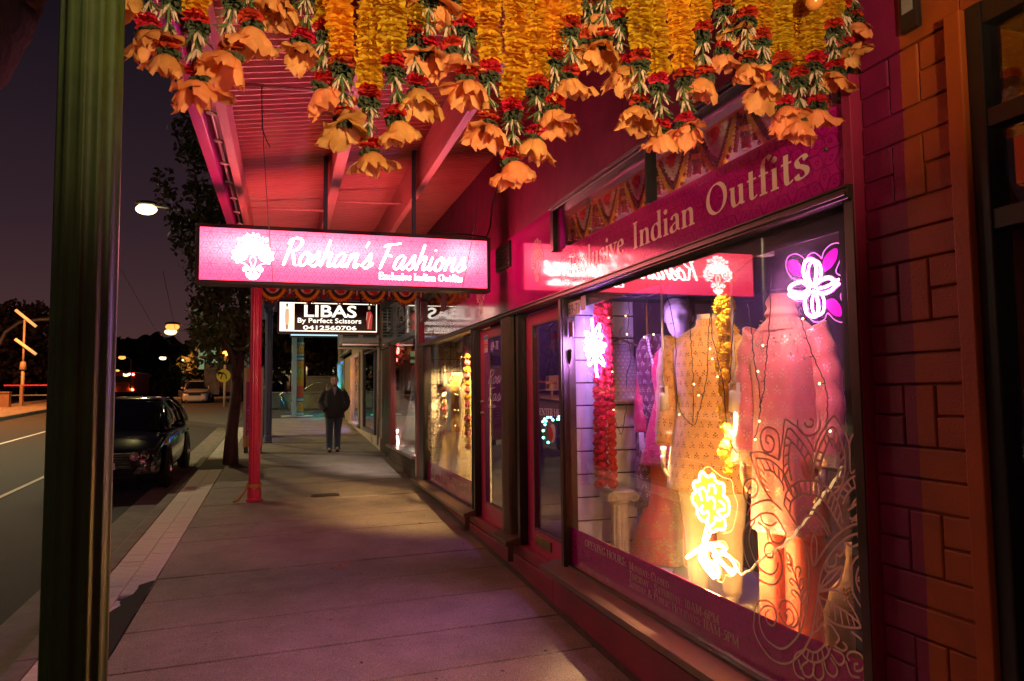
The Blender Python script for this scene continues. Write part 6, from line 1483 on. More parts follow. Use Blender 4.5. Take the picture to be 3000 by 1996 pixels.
# ================================================================== THE LIT SIGN
sg = thing('lit_sign', 'glowing pink double sided box sign with white script lettering hanging under the veranda', 'sign', (.55, 6.75, 3.02))
SX0, SX1, SZ0, SZ1 = -.70-.55, 1.80-.55, (.973+CAMZ)-3.02, (1.420+CAMZ)-3.02
fm = M('sign_frame_metal', (.05,.02,.03), .4, metal=.4, var=.15)
fw = .034
k = MB(); k.box(SX0-fw,SX1+fw,-.09,.09,SZ1,SZ1+fw); k.box(SX0-fw,SX1+fw,-.09,.09,SZ0-fw,SZ0); k.box(SX0-fw,SX0,-.09,.09,SZ0,SZ1); k.box(SX1,SX1+fw,-.09,.09,SZ0,SZ1); k.build('frame', fm, sg, bevel=.003)
def sign_mat(name, base, k0=1.0):
    """glowing face, no tubes inside: their brighter patches are painted into the emission"""
    m = bpy.data.materials.new(name); m.use_nodes = True; t = m.node_tree; b = t.nodes['Principled BSDF']
    b.inputs['Base Color'].default_value = (.05,.02,.03,1); b.inputs['Roughness'].default_value = .25
    tc_ = nd(t, 'TexCoord'); sp = nd(t, 'SeparateXYZ'); t.links.new(tc_.outputs['Object'], sp.inputs[0])
    def gauss(sock, c, w_):
        d = math_(t, 'DIVIDE', math_(t, 'SUBTRACT', sock, c), w_); return math_(t, 'POWER', 2.718, math_(t, 'MULTIPLY', math_(t, 'MULTIPLY', d, d), -1.0))
    x, z = sp.outputs['X'], sp.outputs['Z']
    g = math_(t, 'MULTIPLY', gauss(z, .06, .13), math_(t, 'ADD', math_(t, 'ADD', math_(t, 'MULTIPLY', gauss(x, -.95, .22), .8), math_(t, 'MULTIPLY', gauss(x, 1.0, .16), 1.1)), math_(t, 'ADD', math_(t, 'MULTIPLY', gauss(x, -.2, .55), .75), .28)))  # hot spots of the missing tubes, painted as emission
    lo, hi = base
    mxx = nd(t, 'Mix', data_type='RGBA'); mxx.clamp_factor = True; t.links.new(g, mxx.inputs[0]); mxx.inputs[6].default_value = (*lo, 1); mxx.inputs[7].default_value = (*hi, 1)
    t.links.new(mxx.outputs[2], b.inputs['Emission Color']); b.inputs['Emission Strength'].default_value = k0
    return m
face_m = sign_mat('sign_face_pink', ((2.3,.078,.205),(2.9,.36,.48)), 1.0)
pat_m = sign_mat('sign_face_pattern', ((1.5,.036,.10),(2.0,.18,.27)), 1.0)
let_m = EM('sign_face_letters', (1.0,.33,.30), 18)
def sign_face(yf, flip):
    mp = (lambda x, y, i: (x, yf-4e-5*(i % 41), y)) if not flip else (lambda x, y, i: (-x, yf+4e-5*(i % 41), y))
    k = MB(); k.add([(SX0,yf+(.004 if not flip else -.004),SZ0),(SX1,yf+(.004 if not flip else -.004),SZ0),(SX1,yf+(.004 if not flip else -.004),SZ1),(SX0,yf+(.004 if not flip else -.004),SZ1)], [(0,1,2,3) if not flip else (3,2,1,0)])
    f = k.build('face', face_m, sg)
    sg_ = -1 if flip else 1
    a, b = (SX0, SX1) if not flip else (-SX1, -SX0)
    ink = Ink(); leaf_grid(ink, a+.005, b-.005, SZ0+.005, SZ1-.005, .155, .0042); p = ink.build('printed_pattern', pat_m, lambda x, y, i: (mp(x, y, i)[0], mp(x, y, i)[1]+(.0022 if not flip else -.0022), y), sg)
    ink = Ink(); W_s = b-a
    lotus(ink, a+W_s*.17, SZ0+.235, .145, .0052); 
    script_text(ink, "Roshan's Fashions", a+W_s*.262, SZ0+.145, .235, wt=.088, wx=.905)
    e = serif_text(Ink(), 'Exclusive Indian Outfits', 0, 0, .062, sp=.05, weight=1.25); serif_text(ink, 'Exclusive Indian Outfits', a+W_s*.598, SZ0+.052, .062, sp=.05, wx=W_s*.308/e, weight=1.25)
    ink.build('lettering', let_m, mp, sg)
sign_face(-.088, False); sign_face(.088, True)
for xx in (.33-.55, 1.125-.55): box('hanger', M('hanger_steel', (.06,.05,.10), .4, metal=.5, var=.1), (xx-.018, xx+.018, -.02, .02, SZ1+fw, 4.02-3.02+.12), sg)
def wirethrough(label, pts, r, m, cat_='cable', name='cable'):
    k = MB(); k.tube(pts, r, 6); return tag(k.build(name, m, None, True), label, cat_)
blk = M('black_cable', (.02,.018,.02), .5, var=0)
A_ = on_y(765, 300, 4.42); wirethrough('thin string hanging from the brace rod down past the front of the lit sign', [(A_.x,4.42,3.6), tuple(on_y(773, 440, 4.6)), tuple(on_y(786, 640, 5.6)), tuple(on_y(800, 828, 6.64))], .0025, blk)
wirethrough('loose end of string dangling from the brace rod', [(A_.x+.003,4.41,3.6), tuple(on_y(768, 375, 4.42)), tuple(on_y(780, 410, 4.42)), tuple(on_y(792, 432, 4.42))], .003, blk)
wirethrough('thin string hanging in front of the right end of the lit sign', [tuple(on_y(1400, 600, 5.9)), tuple(on_y(1383, 704, 6.3)), tuple(on_y(1355, 842, 6.64))], .0025, blk)
wirethrough('black power cable looping from the wall down to the end of the lit sign', [tuple(p) for p in (on_x(1470, 510, 1.98), on_x(1442, 600, 1.97), on_x(1436, 665, 1.93), Vector((1.86,6.9,3.33)), Vector((1.6,6.75,3.315)), Vector((1.3,6.72,3.312)))], .008, blk)
# ================================================================== FLOWER CURTAIN ACROSS THE VERANDA
mar = M('marigold_yellow', (.80,.47,.015), .7, var=.22, scale=25, sss=.0); 
def translucent(m, w_=.5):
    t = m.node_tree; b = t.nodes['Principled BSDF']; o = t.nodes['Material Output']
    tr_ = nd(t, 'BsdfTranslucent'); mx_ = nd(t, 'MixShader'); mx_.inputs[0].default_value = w_
    src = b.inputs['Base Color'].links[0].from_socket
    hs = nd(t, 'HueSaturation'); oi = nd(t, 'ObjectInfo'); t.links.new(math_(t, 'ADD', math_(t, 'MULTIPLY', oi.outputs['Random'], .26), .86), hs.inputs['Value'])
    t.links.new(math_(t, 'ADD', math_(t, 'MULTIPLY', oi.outputs['Random'], -.03), .515), hs.inputs['Hue']); t.links.new(src, hs.inputs['Color']); src = hs.outputs[0]; t.links.new(src, b.inputs['Base Color'])
    t.links.new(src, tr_.inputs[0])
    t.links.new(b.outputs[0], mx_.inputs[1]); t.links.new(tr_.outputs[0], mx_.inputs[2]); t.links.new(mx_.outputs[0], o.inputs[0])
translucent(mar, .55)
lily_m = M('lily_orange', (.82,.34,.10), .6, var=.28, scale=9)
translucent(lily_m, .5)
redf = M('red_flower_petals', (.62,.03,.012), .7, var=.25, scale=30)
translucent(redf, .4)
calyx_m = M('dark_calyx', (.045,.05,.02), .8, var=.4, scale=40)
needle_m = M('green_needles', (.05,.09,.02), .7, var=.4, scale=30)
tube_m = M('tuberose_cream', (.46,.32,.22), .65, var=.2, scale=30)
def ruffle_disc(mb, z, r, n, r_, droop=.3, mi=0):
    """one ruffled cloth flower disc: a ring of crinkled petals"""
    ph = r_.uniform(0, 6.28); m = n*3; ring1 = []; ring2 = []
    tx, ty = r_.uniform(-.18,.18), r_.uniform(-.18,.18)
    for i in range(m):
        a = ph+2*math.pi*i/m; pet = .86+.14*abs(math.cos(a*n/2))
        rr = r*pet*r_.uniform(.86,1.1)
        x, y = math.cos(a), math.sin(a)
        ring1.append((.45*r*x, .45*r*y, z+.003*math.sin(a*4+ph)+.45*r*(tx*x+ty*y)))
        ring2.append((rr*x, rr*y, z-droop*r*r_.uniform(.1,1.3)+r*(tx*x+ty*y)))
    mb.add([(0,0,z+.002)]+ring1+ring2, [(0,1+i,1+(i+1)%m) for i in range(m)]+[(1+i,1+m+i,1+m+(i+1)%m,1+(i+1)%m) for i in range(m)], mi)
def marigold_mesh(seed, L, r=.044):
    r_ = random.Random(seed); mb = MB(); z = 0; off = Vector((0,0,0))
    while z < L:
        i0 = len(mb.v); ruffle_disc(mb, 0, r*r_.uniform(.86,1.1), 7, r_, .28)
        off = Vector((.005*math.sin(z*19+seed), .005*math.cos(z*15+seed), 0))
        mb.v[i0:] = [(x+off.x, y+off.y, q+z) for x, y, q in mb.v[i0:]]
        z += r_.uniform(.009,.0155)
    mb.tube([(0,0,-.02),(0,0,L)], .005, 6)
    return mb.mesh('marigold_string', mar, False)
def red_mesh(seed, r=.038):
    r_ = random.Random(seed); mb = MB()
    for i in range(4): ruffle_disc(mb, .004+.007*i, r*(1-.1*abs(i-1)), 9, r_, .25)
    return mb.mesh('red_flower', redf)
def calyx_mesh(seed, r=.036):
    r_ = random.Random(seed); mb = MB()
    for i in range(4): ruffle_disc(mb, -.004-.006*i, r*(1-.09*i), 10, r_, .5)
    return mb.mesh('calyx', calyx_m)
def lily_mesh(seed, r=.05, h=.064):
    """domed bell of six broad, ragged, crinkled petals opening downwards, some tips kicked outwards"""
    r_ = random.Random(seed); mb = MB()
    for p in range(6):
        a0 = 2*math.pi*p/6+r_.uniform(-.2,.2); kick = r_.choice((0,0,.25,.55,.9))*r_.uniform(.6,1); hw0 = r_.uniform(.58,.78); L_ = r_.uniform(.82,1.12); v = []; lay = .004*(p % 2)
        ns = 9; nu = 7; ph = r_.uniform(0,6)
        for i in range(ns):
            t = i/(ns-1); rad = .004+lay+r*(t**.62)*(.86+.12*t)+kick*.045*max(0,t-.55)/.45; z = -h*L_*(t**1.55)+kick*.028*max(0,t-.6)/.4
            wd = hw0*(1.15-.15*t) if t < .72 else hw0*1.04*(1-((t-.72)/.28)**1.6*.8)
            for j in range(nu):
                u = j/(nu-1)*2-1; a = a0+u*wd
                rr = rad*(1+.05*math.sin(u*5+ph)*t)+.006*t*math.sin(u*9+ph+t*4)+.003*t*r_.uniform(-1,1)
                zz = z+.006*t*math.cos(u*math.pi)+(.010*r_.uniform(-1,1) if i >= ns-2 else .003*t*r_.uniform(-1,1))
                v.append((rr*math.cos(a), rr*math.sin(a), zz))
        mb.add(v, [(i*nu+j, i*nu+j+1, (i+1)*nu+j+1, (i+1)*nu+j) for i in range(ns-1) for j in range(nu-1)])
    return mb.mesh('lily', lily_m, True)
def tuft_mesh(seed):
    r_ = random.Random(seed); mb = MB()
    for lv in (0, -.05):                                    # two tiers of drooping buds and needles
        for i in range(7):
            a = r_.uniform(0, 6.28); q = r_.uniform(.014,.03); e = Vector((q*math.cos(a), q*math.sin(a), lv-r_.uniform(.035,.055))); st = Vector((0,0,lv))
            mb.mi = 0; mb.tube([st, st.lerp(e,.5)+Vector((e.x,e.y,0))*.12, e], [.002,.005,.0012], 5)
        for i in range(11):
            a = r_.uniform(0, 6.28); q = r_.uniform(.02,.045); e = Vector((q*math.cos(a), q*math.sin(a), lv-r_.uniform(.02,.05)))
            mb.mi = 1; mb.tube([(0,0,lv), e], [.0022,.0012], 4)
            for s in range(7):
                b = e*(.3+.1*s); b.z = lv+(e.z-lv)*(.3+.1*s); d = Vector((r_.uniform(-1,1), r_.uniform(-1,1), r_.uniform(-1,.2)))*.011
                w_ = d.orthogonal().normalized()*.0014; mb.add([b-w_, b+w_, b+d], [(0,1,2)])
    mb.mi = 1; mb.tube([(0,0,.01),(0,0,-.1)], .004, 5)
    return mb.mesh('tuberose_tuft', [tube_m, needle_m])
LONG = [marigold_mesh(s, 1.15) for s in (1,2,3,4)]
SHORT = [marigold_mesh(s, .5) for s in (5,6)]
RED = [red_mesh(s) for s in (1,2,3)]; CAL = [calyx_mesh(s) for s in (1,2)]; LIL = [lily_mesh(s) for s in range(1,8)]; TUF = [tuft_mesh(s) for s in (1,2,3)]
STR = [  # lily tip in the photo (x, y), which V of the curtain
 (389,60,1),(425,172,1),(485,236,1),(579,312,1),(672,242,1),(739,158,1),(806,80,1),
 (841,84,2),(881,202,2),(945,329,2),(1013,432,2),(1081,518,2),(1163,429,2),(1220,339,2),(1252,221,2),(1262,66,2),
 (1298,70,3),(1329,225,3),(1369,308,3),(1431,438,3),(1494,545,3),(1570,473,3),(1623,388,3),(1668,299,3),(1722,196,3),(1748,105,3),
 (1770,190,4),(1816,265,4),(1873,383,4),(1937,453,4),(2014,434,4),(2070,296,4),(2121,219,4),(2150,150,4),
 (2198,250,5),(2234,311,5),(2300,378,5),(2351,418,5),(2397,378,5),(2453,272,5),(2480,205,5),(2509,124,5)]
ORD = ['', 'first', 'second', 'third', 'fourth', 'fifth']; NUM = ['first','second','third','fourth','fifth','sixth','seventh','eighth','ninth','tenth']
cnt = {}
for (x, y, vv) in STR: cnt[vv] = cnt.get(vv, 0)+1
seen_ = {}
lowest = {1:579, 2:1081, 3:1494, 4:1937, 5:2351}
for n_, (x, y, vv) in enumerate(STR):
    i_ = seen_.get(vv, 0); seen_[vv] = i_+1
    low = x == lowest[vv]
    Yp = 2.12+rnd.uniform(-.035,.035)
    tip = on_y(x, y-6, Yp)
    lab = ('longest marigold strand, at the point of the %s V of flowers from the green post' % ORD[vv]) if low else ('marigold and lily strand, %s in the %s V of flowers from the green post' % (NUM[i_], ORD[vv]))
    t = thing('flower_strand', lab, 'flower strand', tip, rnd.uniform(0,6.28), 'strands of the flower curtain')
    t.rotation_euler = (rnd.uniform(-.05,.05), rnd.uniform(-.05,.05), rnd.uniform(0,6.28))
    def P_(name, me, z, s=1, tl=.12):
        o = bpy.data.objects.new(name, me); link(o, t); o.location = (rnd.uniform(-.004,.004), rnd.uniform(-.004,.004), z)
        o.rotation_euler = (rnd.uniform(-tl,tl), rnd.uniform(-tl,tl), rnd.uniform(0,6.28)); o.scale = (s,s,s)
    P_('lily', LIL[rnd.randrange(7)], .066, rnd.uniform(.95,1.18), .35)
    P_('calyx', CAL[n_ % 2], .083, .95, .25); P_('red_flower', RED[n_ % 3], .086, .95, .3)
    P_('tuberose_tuft', TUF[n_ % 3], .205)
    P_('calyx', CAL[(n_+1) % 2], .232, 1.0); P_('red_flower', RED[(n_+1) % 3], .236, 1.02)
    ztop = 3.98
    if tip.z+.27+1.15 > 4.05 and tip.z+.27+.5 > 3.86: P_('marigold_string', SHORT[n_ % 2], .275, 1, .02)
    else:
        o = bpy.data.objects.new('marigold_string', LONG[n_ % 4]); link(o, t); o.location = (0,0,.275); L_ = min(1.15, 4.0-tip.z-.275); o.scale = (1,1,max(.35, L_/1.15))
tag(MB().tube([(-.45,2.12,3.99),(1.98,2.12,3.99)], .008, 8).build('curtain_rail', M('rail_dark', (.05,.03,.02), .6)), 'thin rail the flower curtain hangs from under the veranda', 'rail')
gl_ = thing('string_globe', 'small orange globe among the marigold strands at the upper right', 'globe lamp', on_y(2386, 4, 1.98))
k = MB(); k.ball((0,0,0), .030, 18, 12); k.build('globe', M('orange_globe', (.55,.2,.04), .25, var=.05, coat=.5), gl_, True); k = MB(); k.tube([(0,0,.03),(0,0,.12)], .008, 8); k.build('cap', wire_m, gl_)
# ---- door garland hung across the veranda beyond the lit sign
tr3 = thing('flower_toran', 'door garland of round yellow and white swags hung across the veranda beyond the lit sign', 'garland', (.7, 10.95, 3.31))
def swag2(x0, x1, z, dep):
    xm = (x0+x1)/2; hw_ = (x1-x0)/2
    arc = lambda s_: [(xm+hw_*s_*math.cos(a), 0, z-dep*s_*math.sin(a)) for a in np.linspace(math.pi, 0, 17)]
    for nm, m, s_, r in (('yellow_rope', yelp, .86, .036), ('dark_rope', dark_f, .66, .034), ('white_rope', white_f, .44, .042)):
        k = MB(); fuzzy(k, arc(s_), r, 6, step=.022); k.build(nm, m, tr3)
    k = MB()
    for p in arc(1.03):
        for q in range(3): k.ball((p[0]+rnd.uniform(-.02,.02), rnd.uniform(-.01,.01), p[2]+rnd.uniform(-.02,.02)), .014, 6, 4)
    k.build('bead_edge', redbead, tr3, True); 
    k = MB()
    for p in arc(1.06)[::2]: k.ball((p[0], -.02, p[2]), .011, 6, 4)
    tag(k.build('gold_dots', gold_dot, tr3, True), kind='stuff')
    o = bpy.data.objects.new('red_flower', PMR); link(o, tr3); o.location = (xm, -.03, z-.07); o.scale = (.06,.05,.06)
for i in range(6):
    x0 = -1.12+.47*i; swag2(x0+.04, x0+.43, .08, .25)
    k = MB(); fuzzy(k, [(x0, 0, .1),(x0, 0, -.06)], .022, 6, step=.02); k.build('white_tail', white_f, tr3)
    k = MB(); k.lathe([(.008,-.05),(.045,-.095),(.048,-.105),(.001,-.1)], 10, (x0,0,0)); k.build('red_bell', redf, tr3, True)
k = MB(); k.box(-1.15,1.25,-.01,.01,.08,.11); k.build('header_strip', or_f, tr3)
# ================================================================== THE BLACK AND WHITE SIGN
ls = thing('lit_sign', 'black and white lit box sign with bold white lettering hanging beyond the pink sign', 'sign', (.8, 14.6, 0))
c0, c1 = on_y(820, 885, 14.5), on_y(1104, 974, 14.5)
lx0, lx1, lz0, lz1 = c0.x-.8, c1.x-.8, c1.z, c0.z
k = MB(); k.box(lx0-.04,lx1+.06,-.1,.1,lz1,lz1+.04); k.box(lx0-.04,lx1+.06,-.1,.1,lz0-.04,lz0); k.box(lx0-.04,lx0,-.1,.1,lz0,lz1); k.box(lx1,lx1+.06,-.1,.1,lz0,lz1); k.build('frame', fm, ls)
wsg = EM('sign_white', (1,.84,.62), .9); bsg = M('sign_black', (.012,.011,.010), .3, var=0)
LW = lx1-lx0; LH = lz1-lz0
k = MB(); k.add([(lx0,-.09,lz0),(lx1,-.09,lz0),(lx1,-.09,lz1),(lx0,-.09,lz1)], [(0,1,2,3)]); k.add([(lx0,.09,lz0),(lx1,.09,lz0),(lx1,.09,lz1),(lx0,.09,lz1)], [(3,2,1,0)]); k.build('face', wsg, ls)
mpl = lambda dy: (lambda x, y, i: (x, -.09-dy-4e-5*(i % 41), y))
ink = Ink(); ink.poly([(lx0+LW*.145,lz0+LH*.035),(lx1-LW*.008,lz0+LH*.035),(lx1-LW*.008,lz1-LH*.03),(lx0+LW*.145,lz1-LH*.03)]); ink.build('black_panel', bsg, mpl(.003), ls)
ink = Ink(); X_ = lambda f: lx0+LW*f; Z_ = lambda f: lz0+LH*f
def fat(txt, a, b, c, d, off): sans_in(ink, txt, X_(a), X_(b), Z_(c), Z_(d), off)
fat('LIBAS', .245, .785, .50, .93, .022); fat('By Perfect Scissors', .18, .835, .245, .47, .014); fat('0412560706', .235, .785, .06, .21, .022)
ink.build('lettering', EM('sign_letters_white', (1,.90,.76), .7), mpl(.006), ls)
ink = Ink(); ink.mi = 0; ink.poly([(X_(.86),Z_(.06)),(X_(.985),Z_(.06)),(X_(.985),Z_(.96)),(X_(.86),Z_(.96))])
ink.mi = 1; bx = X_(.918); ink.poly([(bx-.04,Z_(.1)),(bx+.05,Z_(.1)),(bx+.06,Z_(.45)),(bx+.065,Z_(.62)),(bx+.03,Z_(.74)),(bx-.035,Z_(.72)),(bx-.05,Z_(.5))])
ink.mi = 2; ink.poly(circ(bx, Z_(.84), .02, 10, .026)); ink.poly([(bx-.06,Z_(.42)),(bx-.045,Z_(.44)),(bx-.03,Z_(.7)),(bx-.045,Z_(.72))])
ink.mi = 3; ink.line([(bx-.02,Z_(.12)),(bx+.0,Z_(.4)),(bx+.03,Z_(.62))], .012); ink.poly([(bx-.022,Z_(.85)),(bx+.022,Z_(.85)),(bx+.018,Z_(.93)),(bx-.018,Z_(.93))])
ink.build('printed_figure', [bsg, EM('print_red', (.5,.04,.03), .4), EM('print_skin', (.6,.35,.25), .4), EM('print_beige', (.5,.4,.28), .4)], mpl(.006), ls)
ink = Ink(); bx = X_(.072); ink.mi = 0; ink.poly([(bx-.028,Z_(.12)),(bx+.03,Z_(.12)),(bx+.042,Z_(.5)),(bx+.035,Z_(.78)),(bx-.03,Z_(.78)),(bx-.042,Z_(.5))]); ink.mi = 1; ink.poly(circ(bx, Z_(.86), .017, 10, .022)); ink.poly([(bx-.022,Z_(.06)),(bx+.022,Z_(.06)),(bx+.015,Z_(.22)),(bx-.015,Z_(.22))]); ink.mi = 2; ink.poly([(bx-.02,Z_(.88)),(bx+.02,Z_(.88)),(bx+.016,Z_(.96)),(bx-.016,Z_(.96))])
ink.build('printed_figure', [EM('print_cream', (1,.62,.36), .34), EM('print_tan', (.6,.3,.18), .3), bsg], mpl(.004), ls)
for xx in (lx0+.3, lx1-.3): box('hanger', fm, (xx-.02, xx+.02, -.03, .03, lz1+.04, 3.98), ls)
bl = thing('lit_sign', 'pale blue lit sign partly hidden below the black and white one', 'sign', (.75, 20.2, 0))
c0, c1 = on_y(852, 970, 20.2), on_y(1030, 986, 20.2)
box('frame', fm, (c0.x-.75-.03, c1.x-.75+.03, -.06, .06, c1.z-.04, c0.z+.32), bl)
k = MB(); k.add([(c0.x-.75,-.063,c1.z),(c1.x-.75,-.063,c1.z),(c1.x-.75,-.063,c0.z+.28),(c0.x-.75,-.063,c0.z+.28)], [(0,1,2,3)]); k.build('face', EM('sign_pale_blue', (.45,.75,.85), .55), bl)
ink = Ink(); sans_in(ink, 'INDIVIDUAL & COMPANY TAX', c0.x-.75+.35, c1.x-.75-.15, c0.z-.02, c0.z+.09, off=.02); ink.build('lettering', EM('print_blue', (.05,.12,.3), .8), lambda x, y, i: (x, -.0665-2e-5*(i % 20), y), bl)

# added flood lamp, unseen beside the camera, to brighten the flowers
fl_ = thing('added_flood_lamp', 'added warm flood lamp, unseen on a stand beside the camera, turned up towards the flower curtain', 'flood lamp', (.75, -.30, 2.25))
fd = (Vector((.75,2.12,3.45))-Vector((.75,-.30,2.25))).normalized(); q = Vector((0,0,-1)).rotation_difference(fd).to_matrix().to_4x4()
k = MB(); k.box(-.08,.08,-.06,.06,-.02,.05); k.tf(q); k.build('case', blackf, fl_, bevel=.006)
k = MB(); k.box(-.07,.07,-.05,.05,-.026,-.0215); k.tf(q); k.build('lamp_lens', EM('flood_lens', (1,.7,.35), 10), fl_)
k = MB(); k.tube([(.0,0,-.03),(.0,-.02,-1.2),(0,-.02,-2.24)], .012, 6); k.build('stand', blackf, fl_)
spot('added_flood_light', Vector((.75,-.30,2.25))+fd*.05, (.66,2.12,3.55), (1.0,.72,.38), 225, 84, .9, .06)
# ================================================================== STREET FURNITURE
s_ = 3000/2357
def q_(x, y, Y): return on_y(x*s_, y*s_, Y)         # photo point (2357 px wide) at distance Y up the street
# ---- welcome totem beside the pink post
tm = thing('welcome_sign', 'tall pink and orange free standing welcome panel in a pale frame behind the pink post', 'sign panel', (0,0,0))
a, b = q_(559, 1042, 16.6), q_(607, 842, 16.6); zb = gz(16.6)
tm.location = ((a.x+b.x)/2, 16.6, zb); TW = abs(b.x-a.x)/2; TH = b.z-zb
fr = M('pale_frame', (.55,.36,.28), .5, var=.1)
k = MB(); k.box(-TW,-TW+.05,-.06,.06,.12,TH); k.box(TW-.05,TW,-.06,.06,.12,TH); k.box(-TW,TW,-.06,.06,TH-.05,TH); k.build('frame', fr, tm, bevel=.004)
k = MB(); k.box(-TW+.02,-TW+.1,-.08,.08,0,.12); k.box(TW-.1,TW-.02,-.08,.08,0,.12); k.build('foot', blackf, tm)
box('panel_head', M('orange_panel', (.55,.22,.05), .5, var=.1), (-TW+.05,TW-.05,-.045,.045,TH-.34,TH-.05), tm, bevel=0)
box('panel', M('magenta_panel', (.42,.012,.16), .5, var=.08), (-TW+.05,TW-.05,-.045,.045,.36,TH-.341), tm, bevel=0)
box('panel_foot', MATS['orange_panel'], (-TW+.05,TW-.05,-.045,.045,.12,.359), tm, bevel=0)
ink = Ink()
for tx, z0, h, wf in (('WELCOME', TH-.98, .075, .86), ('TO', TH-1.14, .06, .2), ('LITTLE', TH-1.34, .14, .82), ('INDIA', TH-1.55, .14, .78)): sans_in(ink, tx, -(TW-.05)*wf, (TW-.05)*wf, z0, z0+h)
for i in range(5): ink.poly([(-.1,.95-.07*i),(.2-.03*i,.95-.07*i),(.2-.03*i,.965-.07*i),(-.1,.965-.07*i)])
ink.build('lettering', M('pale_pink_print', (.6,.25,.35), .5, var=.05), lambda x, y, i: (x, -.0465-2e-5*(i % 30), y), tm)
# ---- bin cabinet beyond the blue post
bc = thing('bin_cabinet', 'brown and teal public bin cabinet just beyond the slate blue post', 'bin', (-.62, 20.3, gz(20.3)))
box('body', M('bin_brown', (.16,.09,.08), .6, var=.15), (-.36,.24,-.3,.3,0,1.22), bc); box('side_panel', M('bin_teal', (.07,.25,.25), .5, var=.1), (.245,.27,-.3,.3,.0,1.3), bc); box('lid', steel, (-.38,.24,-.32,.32,1.225,1.3), bc)
# ---- painted timber post
pt = thing('painted_post', 'tall square timber post with teal paint above and yellow, orange and blue painted patterns below', 'painted post', (.42, 27.9, gz(27.9)))
teal = M('teal_paint', (.06,.22,.20), .6, var=.2, scale=6); ochre = M('ochre_paint', (.50,.30,.03), .6, var=.15); blu2 = M('blue_band_paint', (.03,.14,.28), .6, var=.1); lime = M('lime_paint', (.38,.40,.05), .6, var=.1); redor = M('red_orange_paint', (.5,.10,.03), .6, var=.1); pal = M('pale_blue_dot', (.35,.55,.6), .6, var=.1)
box('timber', teal, (-.2,.2,-.2,.2,2.42,5.4), pt); box('strap', M('pale_channel', (.2,.33,.4), .4, metal=.3, var=.1), (-.19,-.03,-.262,-.214,.0,2.9), pt)
zz = .02
for hh, m in ((.16,blu2),(.34,ochre),(.16,blu2),(.42,redor),(.3,ochre),(.34,lime),(.26,ochre),(.14,blu2),(.14,blu2),(.28,ochre),(.12,blu2)):
    o = box('painted_band', m, (-.212,.212,-.212,.212,zz+.002,zz+hh-.002), pt, bevel=0)
    if m is blu2:
        k = MB()
        for i in range(3): k.lathe([(.001,-.2165),(.045,-.2165),(.05,-.2125)], 12, (.02+.075*i,0,zz+hh/2), 'y')
        k.build('painted_dot', pal, o)
    elif hh in (.34,.28): 
        ink = Ink(); ink.line(cat([(-.02,zz+.06),(.05,zz+hh*.75),(.12,zz+hh*.85),(.17,zz+hh*.55)], 5), .02); ink.build('painted_curl', pal, lambda x, y, i: (x, -.2145-2e-5*i, y), o)
    zz += hh
box('base_plate', M('white_tile', (.55,.55,.52), .5, var=.2, scale=30), (-.55,.55,-.42,.4,-.02,.03), pt)
# ---- concrete terrace walls with handrail
for lab, x0, x1, y0, h, zb_ in (('lower concrete terrace wall beyond the painted post', -.9, 6.5, 33.5, .72, gz(33)), ('upper concrete terrace wall behind the lower one, left of the walking man', .9, 7, 34.6, 1.42, gz(33))):
    t = thing('terrace_wall', lab, 'concrete wall', ((x0+x1)/2, y0, zb_)); n = int((x1-x0)/1.2)
    cm = M('board_concrete', (.24,.20,.15), .8, var=.3, scale=3, bump=.3, dirt=.6)
    for i in range(n):
        w_ = (x1-x0)/n; box('wall_block', cm, (x0-(x0+x1)/2+w_*i+.006, x0-(x0+x1)/2+w_*(i+1)-.006, -.2, .2, -.1, h-.09), t, bevel=.01)
    box('coping', cm, (-(x1-x0)/2-.02,(x1-x0)/2+.02,-.24,.24,h-.088,h), t, bevel=.01)
hr = thing('handrail', 'bent steel handrail rising in front of the terrace wall', 'handrail', (1.2, 32.4, gz(32)))
P = [q_(x, y, 32.4)-Vector((1.2,32.4,gz(32))) for x, y in ((690,906),(706,892),(726,881),(750,880),(754,886),(747,905),(746,925))]
st_m = M('bright_steel', (.6,.5,.42), .25, metal=1, var=.1); k = MB(); k.tube(P, .03, 8); k.build('rail', st_m, hr, True)
hr = thing('handrail', 'bent steel handrail left of the painted post', 'handrail', (-.6, 32.4, gz(32)))
P = [q_(x, y, 32.4)-Vector((-.6,32.4,gz(32))) for x, y in ((662,945),(648,920),(645,908),(652,903),(662,904))]
k = MB(); k.tube(P, .03, 8); k.build('rail', st_m, hr, True)
lb = thing('litter_bin', 'dark grey square bin against the lower terrace wall', 'bin', (-.42, 33.0, gz(33)+.0)); box('body', M('grey_bin', (.06,.055,.055), .6), (-.24,.24,-.2,.2,.02,.62), lb, bevel=.01); box('rim', blackf, (-.25,.25,-.21,.21,.622,.66), lb)
# ================================================================== PEOPLE
def mesh_to_mb(me):
    mb = MB(); mb.v = [tuple(v.co) for v in me.vertices]; mb.f = [tuple(p.vertices) for p in me.polygons]; mb.m = [0]*len(mb.f); return mb
pr = thing('person', 'man in black jacket and dark jeans walking towards the camera, hands in pockets', 'person', (1.0, 16.27, gz(16.27)))
pr.scale = (.95,.95,.925)
fl = M('skin', (.55,.30,.22), .5, var=.1)
V_ = [(0,0,.92),(0,.01,1.1),(0,.02,1.3),(0,.015,1.42),(0,-.01,1.50), (-.17,.02,1.38),(-.27,.05,1.16),(-.20,-.03,.99),(-.13,-.03,.95), (.17,.02,1.38),(.27,.05,1.16),(.20,-.03,.99),(.13,-.03,.95),
      (-.09,.0,.86),(-.10,-.04,.5),(-.10,.02,.1),(-.105,-.11,.04), (.09,.0,.86),(.085,.03,.5),(.075,.10,.12),(.07,-.02,.04)]
